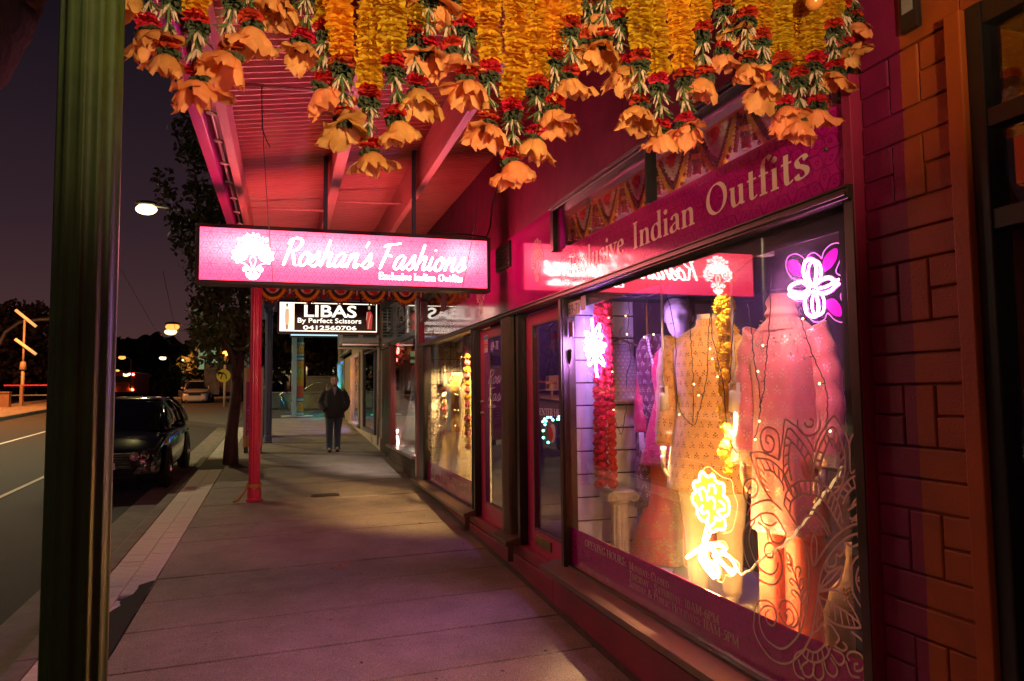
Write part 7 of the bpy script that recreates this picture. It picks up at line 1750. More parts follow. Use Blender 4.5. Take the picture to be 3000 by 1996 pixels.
E_ = [(0,1),(1,2),(2,3),(3,4),(3,5),(5,6),(6,7),(7,8),(3,9),(9,10),(10,11),(11,12),(0,13),(13,14),(14,15),(15,16),(0,17),(17,18),(18,19),(19,20)]
R_ = [.12,.125,.13,.07,.052,.06,.045,.035,.03,.06,.045,.035,.03,.085,.06,.045,.03,.085,.06,.045,.03]
bd = skin_mesh('body_source', V_, E_, R_, fl)
mb = mesh_to_mb(bd.data); bpy.data.objects.remove(bd); head(mb, (0,-.04,1.625), .098)
for sg_ in (-1, 1): hand(mb, (sg_*.12,-.02,.95), (-sg_*.35,-.3,-1), (0,-1,.2), (-sg_,0,0), .5, .95)
mb.build('body', fl, pr, True)
k = MB(); rings = []
for i in range(9):
    t = i/8; z = 1.60+.125*t; q = math.sqrt(max(0, 1-((z-1.63)/.118)**2)); rings.append([(.096*q*math.cos(a)*1.03, -.03+.108*q*math.sin(a)*1.02+.012, z+.012*(math.sin(a) < -.2)*(1-t)*2) for a in np.linspace(0, 2*math.pi, 22, endpoint=False)])
k.loft(rings); 
for i_ in range(len(k.v)):
    x, y, z = k.v[i_]
    if y < -.06 and z < 1.675: k.v[i_] = (x*.9, y*.6, z)
k.build('hair', M('grey_hair', (.08,.07,.065), .7, var=.4, scale=60, bump=.6, bscale=90), pr, True)
jk = fabric('black_jacket', (.020,.019,.020), rough=.75, sheen=.25)
cloth_loft('jacket', jk, [(.78,.205,.15,0,0,.7),(.88,.222,.175,0,0,.6),(1.0,.22,.17,0,0,.4),(1.15,.222,.155,0,0,.3),(1.3,.225,.15,0,.01,.2),(1.39,.19,.125,0,.015,.1),(1.45,.11,.095,0,.01,0),(1.50,.085,.082,0,0,0)], pr, n=40, folds=6, amp=.03, seed=61)
for sg_ in (-1, 1): sleeve('sleeve', jk, [(sg_*.165,.015,1.39),(sg_*.235,.045,1.28),(sg_*.285,.06,1.13),(sg_*.255,-.03,1.02),(sg_*.195,-.10,.955)], [.085,.083,.078,.068,.058], pr, .06, seed=62+sg_)
k = MB(); k.add([(-.04,-.155,1.42),(.04,-.155,1.42),(.0,-.165,1.27),(-.05,-.10,1.49),(.05,-.10,1.49)], [(0,2,1),(0,1,4,3)]); k.build('shirt', M('pale_shirt', (.3,.24,.26), .8), pr)
jn = fabric('dark_jeans', (.035,.042,.075), rough=.8)
for sg_, y1, y2, x2 in ((-1, -.04, .02, -.1), (1, .03, .10, .078)):
    cloth_loft('trouser_leg', jn, [(.05,.072,.085,x2,y2,.6),(.2,.07,.08,x2,y2,.5),(.5,.08,.088,x2,y1,.3),(.72,.095,.105,sg_*.095,0,.2),(.9,.105,.125,sg_*.085,0,.1)], pr, n=24, folds=4, amp=.05, seed=64+sg_)
    k = MB(); rings = []
    for t, hw, h in ((.08,.03,.06),(.03,.042,.085),(-.06,.045,.075),(-.14,.05,.055),(-.2,.035,.035)):
        rings.append([(x2+hw*math.cos(a), y2+t, h*.5+h*.5*math.sin(a)) for a in np.linspace(0, 2*math.pi, 12, endpoint=False)])
    k.loft(rings); k.build('shoe', M('black_shoe', (.012,.011,.011), .35), pr, True)
# ================================================================== VEHICLES
def wheel(parent, x, y, r, wd, sgn, rimm, tyre):
    w_ = thing('wheel', None, None); w_.parent = parent; w_.location = (x, y, r)
    for p in ('label','category'):
        if p in w_: del w_[p]
    k = MB(); k.lathe([(r*.62,-wd*.5),(r*.93,-wd*.5),(r,-wd*.35),(r,wd*.35),(r*.93,wd*.5),(r*.62,wd*.5)], 30, (0,0,0), 'x'); t_ = k.build('tyre', tyre, w_, True)
    k = MB(); k.lathe([(r*.64,-wd*.4),(r*.66,wd*.44),(r*.60,wd*.46),(r*.57,wd*.2)], 30, (0,0,0), 'x'); k.lathe([(.001,wd*.4),(r*.14,wd*.4),(r*.16,wd*.2)], 14, (0,0,0), 'x')
    for i in range(10):
        a = 2*math.pi*i/10+.08*(-1)**i; c, s = math.cos(a), math.sin(a)
        k.add([(wd*.36, r*.12*c-.012*s, r*.12*s+.012*c), (wd*.36, r*.12*c+.012*s, r*.12*s-.012*c), (wd*.42, r*.61*c+.018*s, r*.61*s-.018*c), (wd*.42, r*.61*c-.018*s, r*.61*s+.018*c),
               (wd*.2, r*.12*c-.012*s, r*.12*s+.012*c), (wd*.2, r*.12*c+.012*s, r*.12*s-.012*c), (wd*.26, r*.61*c+.018*s, r*.61*s-.018*c), (wd*.26, r*.61*c-.018*s, r*.61*s+.018*c)], [(0,1,2,3),(0,4,5,1),(3,2,6,7),(1,5,6,2),(0,3,7,4)])
    k.lathe([(.001,wd*.1),(r*.5,wd*.1)], 24, (0,0,0), 'x'); o = k.build('rim', rimm, w_)
    if sgn < 0: w_.rotation_euler = (0, 0, math.pi)
    return w_
def car(name, label, cat_, X, Y, rz, st, gh, paint, L, wr, wb, rimm, hood_z, grille_m, lampcol=None, rails=False, chrome=None):
    t = thing(name, label, cat_, (X, Y, gz(Y)-.125), rz); t.rotation_euler = (math.atan(S0), 0, rz)
    tyre = M('tyre_rubber', (.012,.012,.012), .85, var=.2); dglass = M('car_glass', (.006,.006,.008), .04, var=0, spec=.8, coat=1)
    rings = []
    for (y, w_, zb, zt) in st:
        h = [(0,zt+.028),(w_*.5,zt+.02),(w_*.82,zt-.02),(w_*.955,zt-.10),(w_,zb+(zt-zb)*.55),(w_*.985,zb+(zt-zb)*.2),(w_*.93,zb+.02),(w_*.5,zb)]
        rings.append([(x, y, z) for x, z in h]+[(0,y,zb)]+[(-x, y, z) for x, z in reversed(h[1:])])
    k = MB(); k.loft(rings); o = k.build('body', paint, t, True); ss = o.modifiers.new('sub', 'SUBSURF'); ss.levels = 2; ss.render_levels = 2
    (b0, b1_, bw, bz), (m0, m1, mw, mz), (r0, r1, rw, rz_) = gh
    def outl(y0, y1, w_, z, n=28):
        out_ = []
        for i in range(n):
            a = 2*math.pi*i/n; c, s = math.cos(a), math.sin(a); e = .42
            out_.append((w_*math.copysign(abs(c)**e, c), (y0+y1)/2+(y1-y0)/2*math.copysign(abs(s)**e, s), z+.0*c))
        return out_
    k = MB(); k.loft([outl(b0,b1_,bw,bz), outl(m0,m1,mw,mz), outl(r0,r1,rw,rz_-.045)], cap=False); k.build('windows', dglass, t, True)
    k = MB(); rr = [outl(r0-.03,r1+.03,rw+.012,rz_-.06), outl(r0,r1,rw+.01,rz_-.035), outl(r0+.06,r1-.06,rw-.06,rz_-.006), outl(r0+.25,r1-.25,rw*.6,rz_+.012), outl(r0+.5,r1-.5,rw*.2,rz_+.018)]
    k.loft(rr); k.build('roof', paint, t, True)
    for sg_ in (-1, 1):
        k = MB(); k.tube([(sg_*bw*.97,b0+.1,bz),(sg_*mw*.985,m0+.07,mz),(sg_*rw*.99,r0+.04,rz_-.05)], [.045,.04,.035], 8); k.build('pillar', paint, t, True); k = MB(); k.tube([(sg_*bw*.97,b1_-.12,bz),(sg_*mw*.985,m1-.09,mz),(sg_*rw*.99,r1-.05,rz_-.05)], [.09,.08,.06], 8); k.build('pillar', paint, t, True); k = MB()
        ym = (r0+r1)/2+.1; k.tube([(sg_*(bw+.004),ym+.02,bz),(sg_*(mw+.006),ym,mz),(sg_*(rw+.006),ym-.02,rz_-.05)], .03, 6); k.build('pillar', paint, t, True)
        k = MB(); k.tube([(sg_*(bw+.02),b0+.25,bz+.01),(sg_*(bw+.025),(b0+b1_)/2,bz+.012),(sg_*(bw+.01),b1_-.2,bz+.02)], .012, 6)
        k.tube([(sg_*(bw+.0),b0+.3,bz+.03),(sg_*(mw+.015),m0+.2,mz),(sg_*(rw+.015),r0+.15,rz_-.05),(sg_*(rw+.015),r1-.25,rz_-.05),(sg_*(mw+.01),m1-.2,mz),(sg_*(bw+.0),b1_-.35,bz+.03)], .008, 5); k.build('window_trim', chrome or paint, t, True)
        k = MB(); k.ball((sg_*(bw+.17),b0+.42,bz+.08), .1, 12, 8, (1.05,.6,.72)); k.tube([(sg_*(bw+.02),b0+.45,bz+.04),(sg_*(bw+.1),b0+.44,bz+.06)], .025, 6); k.build('mirror', paint, t, True)
        hl = MB(); y0 = st[1][0]; hx = st[2][1]*.72
        hl.loft([[(sg_*(hx+dx), y0+dy+.0, hood_z+dz) for dx, dy, dz in ((-.24,-.045,-.02),(-.12,-.04,.055),(.06,.06,.075),(.19,.22,.07),(.16,.16,-.03),(0,.0,-.075),(-.18,-.045,-.07))], [(sg_*(hx+dx), y0+dy+.12, hood_z+dz) for dx, dy, dz in ((-.24,-.045,-.02),(-.12,-.04,.055),(.06,.06,.075),(.19,.22,.07),(.16,.16,-.03),(0,.0,-.075),(-.18,-.045,-.07))]])
        h_ = hl.build('headlight', M('lamp_housing', (.05,.045,.05), .12, metal=.6, var=.3, scale=40, coat=1), t)
        for dx, dy in ((-.13,-.062),(.025,.0)):
            k = MB(); k.lathe([(.001,.028),(.04,.02),(.062,-.012),(.066,-.02),(.07,-.012)], 16, (sg_*(hx+dx), y0+dy, hood_z-.005), 'y'); k.build('lens', M('headlamp_chrome', (.6,.55,.55), .12, metal=1, var=.5, scale=60, bump=1.2, bscale=60), h_, True)
        k = MB(); fx = hx+.02; k.loft([[(sg_*(fx+dx), y0-.03+dy, .36+dz) for dx, dy, dz in ((-.16,-.05,-.04),(-.1,-.045,.05),(.17,.08,.07),(.15,.08,-.02))], [(sg_*(fx+dx), y0+.05+dy, .36+dz) for dx, dy, dz in ((-.16,-.05,-.04),(-.1,-.045,.05),(.17,.08,.07),(.15,.08,-.02))]]); fb = k.build('fog_lamp', M('fog_bezel', (.4,.36,.38), .25, metal=.9, var=.2), t)
        k = MB(); k.lathe([(.001,-.01),(.038,-.008),(.042,.01)], 14, (sg_*(fx-.0), y0-.055, .37), 'y'); k.build('lens', M('fog_glass', (.08,.07,.08), .1, coat=1), fb, True)
        for yy in (wb[0], wb[1]):
            wsta = max(s[1] for s in st)
            k = MB(); k.lathe([(.001,-.02),(wr+.07,-.02),(wr+.085,.006),(wr+.065,.014),(.001,.008)], 28, (sg_*(wsta-.006), yy, wr), 'x'); k.build('wheel_arch', M('arch_black', (.006,.006,.006), .7, var=0), t)
            wheel(t, sg_*(wsta-.075), yy, wr, .2, sg_, rimm, tyre)
    fy = st[0][0]
    k = MB()
    for j in range(5): k.box(-.42, .42, fy+.0-.005, fy+.05, hood_z-.16+.04*j, hood_z-.148+.04*j)
    k.box(-.44,.44,fy-.008,fy+.05,hood_z-.19,hood_z-.175); k.box(-.44,.44,fy+.01,fy+.06,hood_z+.03,hood_z+.045); k.build('grille', grille_m, t, bevel=.003)
    box('grille_back', MATS['arch_black'], (-.42,.42,fy+.004,fy+.07,hood_z-.17,hood_z+.03), t, bevel=0)
    k = MB()
    for j in range(5): k.box(-.50, .50, fy+.01, fy+.06, .2+.036*j, .207+.036*j)
    for i in range(5): k.box(-.5+.248*i, -.492+.248*i, fy+.012, fy+.06, .2, .35)
    k.build('lower_grille', grille_m, t)
    box('number_plate', M('plate_white', (.5,.5,.46), .4, var=.1), (-.18,.18,fy-.02,fy-.008,.40,.50), t, bevel=.002)
    if rails:
        for sg_ in (-1,1):
            k = MB(); k.tube([(sg_*rw*.88,r0+.2,rz_+.0),(sg_*rw*.88,r0+.3,rz_+.06),(sg_*rw*.88,r1-.3,rz_+.06),(sg_*rw*.88,r1-.2,rz_)], .022, 6); k.build('roof_rail', rimm, t, True)
    for sg_ in (-1,1):
        for yy in ((b0+b1_)/2-.1, (b0+b1_)/2+.75):
            k = MB(); w0 = max(s[1] for s in st); k.tube([(sg_*(w0+.0),yy,bz-.15),(sg_*(w0+.03),yy+.03,bz-.15),(sg_*(w0+.03),yy+.16,bz-.15),(sg_*(w0+.0),yy+.19,bz-.15)], .013, 6); k.build('door_handle', chrome or paint, t, True)
    return t
black_paint = M('black_car_paint', (.006,.006,.007), .15, var=0, coat=.6, spec=.4)
alloy = M('alloy', (.45,.42,.45), .25, metal=1, var=.1); chrome = M('chrome_trim', (.55,.5,.5), .12, metal=1, var=0)
st = [(0,.60,.24,.55),(.06,.74,.2,.63),(.25,.84,.18,.70),(.85,.885,.17,.82),(1.3,.895,.17,.90),(2.2,.90,.17,.92),(3.2,.90,.17,.94),(3.75,.88,.18,.96),(4.3,.82,.22,.93),(4.42,.66,.34,.82)]
car('parked_car', 'black sedan parked at the kerb behind the green post, facing the camera', 'car', -2.58, 12.45, 0, st, ((1.2,4.0,.81,.90),(1.65,3.75,.72,1.16),(2.05,3.25,.58,1.40)), black_paint, 4.42, .315, (.88,3.5), alloy, .60, M('dark_chrome', (.22,.2,.21), .2, metal=1, var=.1), chrome=chrome).scale = (.88,.9,.98)
silver = M('pale_gold_paint', (.55,.47,.38), .3, metal=.3, var=.03, coat=.8)
st2 = [(0,.66,.3,.72),(.06,.8,.26,.84),(.25,.88,.24,.95),(.8,.92,.22,1.05),(1.2,.93,.22,1.1),(2.2,.93,.22,1.12),(3.4,.93,.22,1.12),(4.2,.9,.25,1.1),(4.5,.84,.32,1.05),(4.58,.74,.4,.95)]
car('parked_car', 'pale gold off-road wagon with roof rails far up the street, parked beside the bus shelter', 'car', -4.25, 39.5, 0, st2, ((1.1,4.5,.86,1.08),(1.5,4.45,.79,1.36),(1.95,4.2,.66,1.64)), silver, 4.6, .36, (.9,3.6), alloy, .86, blackf, rails=True).scale = (.68,.7,.72)
# bus seen from behind
bs_ = thing('bus', 'orange red bus seen from behind at the far end of the road, tail lights on', 'bus', (q_(281, 900, 95).x, 95, gz(95)-.13))
busp = M('bus_red', (.5,.10,.03), .4, var=.1); TWb = 1.25
box('body', busp, (-TWb, TWb, 0, 10, .35, 2.98), bs_, bevel=.12); box('rear_window', M('bus_glass', (.02,.02,.025), .1, var=0), (-.95,.95,-.012,.0,1.75,2.45), bs_, bevel=0)
box('destination_panel', EM('bus_display', (.9,.9,.85), 5), (.1,.8,-.016,.0,2.55,2.75), bs_, bevel=0); box('bumper', blackf, (-1.2,1.2,-.08,.0,.4,.62), bs_, bevel=.02)
k = MB(); k.box(-TWb-.004,TWb+.004,-.008,.0,1.32,1.36); k.box(-.02,.02,-.008,.0,.7,1.7); k.build('panel_line', M('bus_seam', (.2,.04,.02), .5), bs_)
tlr = EM('tail_red', (1,.05,.03), 30); tlo = EM('tail_orange', (1,.35,.08), 30)
for sg_ in (-1, 1):
    k = MB(); k.ball((sg_*1.12,-.02,2.62), .13, 10, 6, (1,.3,1)); k.build('tail_light', tlr, bs_, True)
    k = MB(); k.ball((sg_*1.12,-.03,.86), .11, 10, 6, (1,.3,1)); k.build('tail_light', tlr, bs_, True)
    k = MB(); k.ball((sg_*.88,-.03,.9), .12, 10, 6, (.8,.3,1.3)); k.build('brake_light', tlo, bs_, True)
    for yy in (2, 8): 
        k = MB(); k.lathe([(.001,-.12),(.42,-.12),(.46,0),(.42,.12),(.001,.12)], 20, (sg_*1.1,yy,.46), 'x'); k.build('wheel', MATS['tyre_rubber'], bs_, True)
# ================================================================== STREET LAMPS AND POLES
pole_m = M('galvanised_pole', (.22,.2,.18), .5, metal=.4, var=.2)
def plight(name, loc, col, power, rad=.15, spotdown=True):
    l = bpy.data.lights.new(name, 'SPOT' if spotdown else 'POINT'); l.energy = power; l.color = col; l.shadow_soft_size = rad
    if spotdown: l.spot_size = math.radians(165); l.spot_blend = .6
    o = bpy.data.objects.new(name, l); C.objects.link(o); o.location = loc; return o
def street_lamp(label, hx, hy, hz, px_, py_, col, st_, rad, power=0, pr_=.07, group=None):
    zb = gz(py_); t = thing('street_lamp', label, 'street lamp', (px_, py_, zb), 0, group)
    H_ = Vector((hx-px_, hy-py_, hz-zb)); k = MB()
    k.tube([(0,0,-.2),(0,0,H_.z*.55),(0,0,H_.z-.35),H_*.25+Vector((0,0,H_.z*.75-.1)),H_+Vector((0,0,.05))], [pr_*1.3,pr_,pr_*.8,pr_*.6,pr_*.5], 8); k.build('pole', pole_m, t, True)
    k = MB(); k.ball(H_+Vector((0,0,.10)), rad*.95, 12, 6, (1.5,.9,.35)); k.build('lamp_head', blackf, t, True)
    k = MB(); k.ball(H_-Vector((0,0,rad*.42)), rad, 12, 8, (1.35,.85,.75)); k.build('lamp_lens', EM('lamp_%d_%d_%d_%d' % (col[0]*99,col[1]*99,col[2]*99,st_), col, st_), t, True)
    if power: plight('lamp_light', (hx, hy, hz-.45), col, power, .12)
    return t
WH = (1.0,.86,.52); SO = (1.0,.30,.06); GR = (.35,1.0,.20); WW = (1.0,.74,.40)
def lampat(label, x, y, Y, dx, col, st_, rad, power=0, g=None):
    p = q_(x, y, Y); return street_lamp(label, p.x, Y, p.z, p.x+dx, Y+.6, col, st_, rad, power, .07, g)
lampat('bright white street lamp above the black sedan, right of the green post', 337, 475, 26, 3.1, (1.0,.80,.30), 2, .24, 400)
lampat('orange street lamp on a long arm beside the street tree', 397, 748, 60, 4.6, SO, 1, .36, 1500)
lampat('white street lamp just below the orange one', 393, 760, 92, 3.0, WW, 1, .5)
lampat('green tinted lamp on the power pole', 433, 826, 75, -.45, GR, 2, .40, 15)
g0 = 'distant street lamps'
for x, y, Y, c, r, lb_ in ((375,822,110,WH,.7,'white distant lamp left of the power poles'),(281,821,90,SO,.55,'orange distant lamp next to the green post, above the bus'),(268,852,100,SO,.5,'small orange lamp at the edge of the green post'),(290,862,95,WW,.45,'pale lamp right above the bus roof'),(338,868,180,WW,.6,'upper of two close pale lamps under the hill'),(334,874,185,WW,.6,'lower of two close pale lamps under the hill'),(308,878,150,WW,.5,'small pale lamp just right of the bus'),(323,891,140,WW,.5,'lowest pale lamp right of the bus'),(417,857,150,WW,.5,'small pale lamp left of the green tinted one'),(420,878,130,WW,.65,'pale lamp below the green tinted one'),(859,0,40,WW,.1,'')):
    if y: lampat(lb_, x, y, Y, .8, c, 1, r*.5, 0, g0)
lampat('warm lamp among the trees above the terrace wall', 704, 792+229*0, 62, .1, WW, 12, .2, 1100)
# lamps across the road, just out of the picture to the left; their light and reflections are in it
street_lamp('white street lamp across the road to the left of the view', -10.2, 21.5, 8.1, -11.6, 21.5, WH, 60, .24, 1200)
street_lamp('orange street lamp across the road lighting the far footpath', -12.0, 35.5, 7.6, -14.4, 35.5, SO, 120, .24, 1600)
street_lamp('white street lamp beyond the kerb near the camera', -6.2, -1.5, 8.0, -9.9, -1.5, WW, 60, .2, 20)
# power poles
def ppole(label, x, ytop, Y, arms):
    p = q_(x, ytop, Y); zb = gz(Y); t = thing('power_pole', label, 'power pole', (p.x, Y, zb)); h = p.z-zb; pm_ = M('pole_timber', (.07,.05,.04), .85, var=.3)
    k = MB(); k.tube([(0,0,-.2),(0,0,h)], [.17,.11], 8); k.build('pole', pm_, t, True)
    for dz, w_ in arms:
        k = MB(); k.box(-w_,w_,-.06,.06,h-dz-.06,h-dz+.06); a_ = k.build('cross_arm', pm_, t)
        k = MB()
        for i in range(4): k.ball((-w_*.92+w_*1.84*i/3, 0, h-dz+.14), .07, 6, 4)
        k.build('insulators', pole_m, a_)
    return p
p1 = ppole('tall timber power pole with a cross arm, behind the green tinted lamp', 428, 784, 74, [(.4,1.5),(2.5,1.2)])
p2 = ppole('thinner timber power pole left of the tall one', 404, 812, 88, [(.4,1.2)])
p3 = ppole('timber power pole with a cross arm lower and further left', 390, 845, 115, [(.3,1.2)])
k = MB()
for off in (-1.2, -.4, .4, 1.2): k.tube([(p1.x+off, 74, p1.z-.3),(p1.x+off*1.5+2.2, 55, p1.z-.7),(p1.x+off*2+4.6, 34, p1.z+.2)], .012, 4)
tag(k.build('power_lines', blk), 'power lines strung from the tall timber pole towards the camera', 'power lines')
lampm = pole_m
# pedestrian crossing sign
pc_ = q_(515, 865, 36); zb = gz(36); psn = thing('crossing_sign', 'round yellow pedestrian crossing sign on a pale pole by the bus shelter', 'road sign', (pc_.x, 36, zb))
k = MB(); k.tube([(.05,0,-.1),(.05,0,pc_.z-zb+.95)], .055, 8); k.build('pole', M('cream_pole', (.55,.4,.28), .5, var=.1), psn, True)
k = MB(); k.lathe([(.001,-.09),(.30,-.09),(.30,-.075),(.001,-.07)], 26, (0,0,pc_.z-zb), 'y'); dk = k.build('disc', M('sign_yellow', (.75,.42,.01), .4, var=.05), psn)
ink = Ink(); ink.line([(-.13,-.15),(-.03,.12)], .055); ink.line([(-.03,.12),(.1,.02),(.12,-.15)], .055); ink.line([(-.04,.13),(.03,.13)], .05); ink.build('legs_symbol', blackf, lambda x, y, i: (x, -.093-1e-4*i, y+pc_.z-zb), dk)
k = MB(); k.ball((.05,0,pc_.z-zb+1.0), .12, 10, 8); k.build('beacon', EM('amber_beacon', (1,.36,.04), 2.5), psn, True)
# bus shelter
sh = thing('bus_shelter', 'small dark bus shelter with a poster panel behind the crossing sign', 'bus shelter', (-3.0, 41, gz(41)))
k = MB()
for x in (-.9, .9):
    for y in (-.5, .5): k.tube([(x,y,0),(x,y,2.2)], .04, 6)
k.build('posts', blackf, sh, True); box('roof', M('shelter_roof', (.12,.08,.06), .6), (-1.15,1.2,-.8,.8,2.2,2.3), sh); box('poster_panel', M('poster_panel', (.10,.08,.07), .3, var=.6, scale=3), (-.88,-.2,-.54,-.48,.35,1.9), sh); box('bench', M('bench_wood', (.2,.12,.07), .6), (-.2,.9,.0,.4,.45,.5), sh); box('back_panel', MATS['shelter_roof'], (-.9,.9,.46,.5,.3,2.0), sh)
# traffic light and small signs
tl = q_(430, 908, 66); t = thing('traffic_light', 'traffic light showing green far up the street', 'traffic light', (tl.x, 66, gz(66)))
k = MB(); k.tube([(0,.1,0),(0,.1,tl.z-gz(66)+.6)], .06, 6); k.build('pole', blackf, t); box('housing', blackf, (-.17,.17,-.02,.15,tl.z-gz(66)-.2,tl.z-gz(66)+.85), t)
k = MB(); k.ball((0,-.05,tl.z-gz(66)), .15, 10, 6, (1,.4,1)); k.build('green_light', EM('traffic_green', (.05,1,.55), 30), t, True)
tl = q_(418, 911, 58); t = thing('street_sign', 'small white rectangular sign left of the traffic light', 'road sign', (tl.x, 58, gz(58)))
k = MB(); k.tube([(0,.03,0),(0,.03,tl.z-gz(58)+.3)], .04, 6); k.build('pole', pole_m, t); box('plate', M('plate_pale', (.5,.48,.45), .5), (-.22,.22,-.01,.01,tl.z-gz(58)-.3,tl.z-gz(58)+.35), t)
bn = q_(526, 885, 48); t = thing('shop_sign', 'small pale green lit sign behind the wagon', 'sign', (q_(478,888,50).x, 50, gz(50)))
k = MB(); k.tube([(0,.05,0),(0,.05,3)], .05, 6); k.build('pole', pole_m, t); box('panel', EM('sign_green_glow', (.35,.6,.3), .15), (-.55,.55,-.03,.03,1.7,2.9), t)
# raised kerb island with orange light
mb = MB(); P = [(-5.6,34),(-3.2,27.2),(-1.63,24.6),(-1.46,24.4),(-1.46,30.2),(1.5,30.8),(1.5,44),(-5.6,44)]
mb.prism(P, 'z', -.2, 0); mb.v = [(x, y, z+gz(y)-.015) for x, y, z in mb.v]; tag(mb.build('kerb_island', M('dark_paving', (.07,.065,.06), .8, var=.3, scale=5, bump=.4)), kind='structure')
# far side of the road: low wall, rail, twin tube lamp, arch
lw = thing('low_wall', 'low rendered wall along the far footpath at the left edge', 'wall', (-12.7, 38, gz(38))); box('wall', M('far_wall', (.30,.16,.09), .8, var=.2), (-3.5,1.05,-.15,.15,-.2,.62), lw); box('coping', MATS['far_wall'], (-3.5,1.07,-.18,.18,.62,.68), lw)
tp = q_(50, 940, 40); t = thing('twin_tube_lamp', 'slim pole carrying two slanting tube lamps beyond the low wall', 'lamp post', (tp.x, 40, gz(40)))
o0 = Vector((tp.x, 40, gz(40))); k = MB(); k.tube([(0,0,0),q_(53,848,40)-o0], .075, 8); k.tube([q_(53,848,40)-o0, q_(57,735,40)-o0], .05, 8); k.lathe([(.08,-.15),(.16,-.12),(.12,.2),(.08,.25)], 12, tuple(q_(53,845,40)-o0)); k.build('pole', M('cream_pole2', (.45,.32,.22), .5), t, True)
for a, b in (((36,714),(83,752)),((35,781),(83,816))):
    k = MB(); k.tube([q_(*a,39.8)-o0, q_(*b,39.8)-o0], .07, 8); k.build('lamp_tube', EM('dim_tube', (1,.5,.2), .25), t, True)
t = thing('arched_pole', 'curved arched pole rising behind the twin tube lamp', 'lamp post', (q_(0,940,44).x-1.5, 44, gz(44))); o0 = Vector(t.location)
k = MB(); k.tube([(0,0,0),q_(-20,860,44)-o0,q_(-6,800,44)-o0,q_(12,765,44)-o0,q_(45,742,44)-o0,q_(90,736,44)-o0,q_(133,734,44)-o0], .09, 8); k.build('arch', pole_m, t, True)
t = thing('bicycle_rack', 'bent steel bicycle hoops standing behind the low wall', 'bicycle rack', (-13.2, 39.5, gz(39.5)))
for i in range(4): 
    k = MB(); k.tube([(-.7*i,0,0),(-.7*i+.15,0,.85),(-.7*i+.6,0,.95),(-.7*i+.75,0,0)], .03, 7); k.build('hoop', st_m, t, True)
t = thing('railing', 'low timber and steel railing beyond the far footpath', 'railing', (q_(100,940,39).x, 39, gz(39)))
k = MB(); 
for x in (-.9, .5): k.box(x-.06,x+.06,-.06,.06,0,.95)
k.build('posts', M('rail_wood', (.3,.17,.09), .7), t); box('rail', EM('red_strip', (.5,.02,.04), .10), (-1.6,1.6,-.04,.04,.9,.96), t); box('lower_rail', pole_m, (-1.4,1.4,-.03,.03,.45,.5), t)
# ================================================================== TREES
leaf_m = M('leaf_green', (.075,.085,.02), .6, var=.45, scale=2.5); leaf_d = M('leaf_dark', (.035,.045,.014), .65, var=.4, scale=2); bark = M('bark', (.09,.05,.045), .9, var=.35, scale=6, bump=1.0, bscale=25, stretch=(3,3,.6)); leaf_y = M('leaf_olive', (.11,.09,.025), .6, var=.4, scale=2)
def tree(label, X, Y, limbs, clumps, leaf, mat, seed, barkm=bark, name='tree', z0=None, cat_='tree'):
    """limbs: list of (points, radii); clumps: (x, y, z, r, n leaves), in local coordinates"""
    zb = gz(Y) if z0 is None else z0; t = thing(name, label, cat_, (X, Y, zb)); r_ = random.Random(seed)
    k = MB()
    for pts, rr in limbs: k.tube(pts, rr, 10)
    k.build('trunk', barkm, t, True)
    v = []; f = []
    for (cx, cy, cz_, R, n) in clumps:
        for i in range(n):
            while True:
                d = Vector((r_.uniform(-1,1), r_.uniform(-1,1), r_.uniform(-1,1)))
                if .25 < d.length < 1: break
            p = Vector((cx, cy, cz_))+d*R*(.55+.45*d.length); p.z -= .1*R*r_.random()
            a = Vector((r_.uniform(-1,1), r_.uniform(-1,1), r_.uniform(-1.2,.4))).normalized(); b = a.orthogonal().normalized(); q = r_.uniform(0,6.28); c = a.cross(b); b = b*math.cos(q)+c*math.sin(q)
            L_ = leaf*r_.uniform(.6,1.2); i0 = len(v)
            v += [p-a*L_*.5, p+b*L_*.3, p+a*L_*.6, p-b*L_*.3]; f.append((i0,i0+1,i0+2,i0+3))
    k = MB(); k.add(v, f); k.build('crown', mat, t); return t
r_t = random.Random(5)
def crown(n, cx, cy, z0, z1, rx, ry, R, leaves):
    out_ = []
    for i in range(n):
        a = r_t.uniform(0,6.28); t = r_t.random(); z = z0+(z1-z0)*t; e = math.sqrt(max(.05, 1-(2*t-1)**2))*math.sqrt(r_t.random())
        out_.append((cx+rx*e*math.cos(a), cy+ry*e*math.sin(a), z, R*r_t.uniform(.6,1.25), leaves))
    return out_
tb0 = Vector((-.96, 14.83, gz(14.83)))
def tl_(x, y, Y=14.83): return q_(x, y, Y)-tb0
limbs = [([(0,0,-.1),tl_(533,1000),tl_(541,930),tl_(545,870)],[.15,.11,.10,.095]), ([tl_(545,870),tl_(538,830),tl_(520,790),tl_(498,740),tl_(480,660)],[.08,.06,.05,.04,.03]), ([tl_(545,870),tl_(556,810),tl_(562,740),tl_(556,660),tl_(540,560)],[.08,.07,.06,.05,.04]), ([tl_(556,810),tl_(575,740),tl_(592,690)],[.05,.04,.03]), ([tl_(480,660),tl_(460,520),tl_(450,400)],[.04,.03,.02]), ([tl_(540,560),tl_(500,420),tl_(470,320)],[.045,.035,.02])]
cl = []
for i in range(54):
    x, y = r_t.uniform(455, 575), r_t.uniform(640, 800)
    if y > 760 and 515 < x < 560: continue
    p = tl_(x, y, 14.83+r_t.uniform(-.6,.6)); cl.append((p.x, p.y, p.z, r_t.uniform(.16,.32), 45))
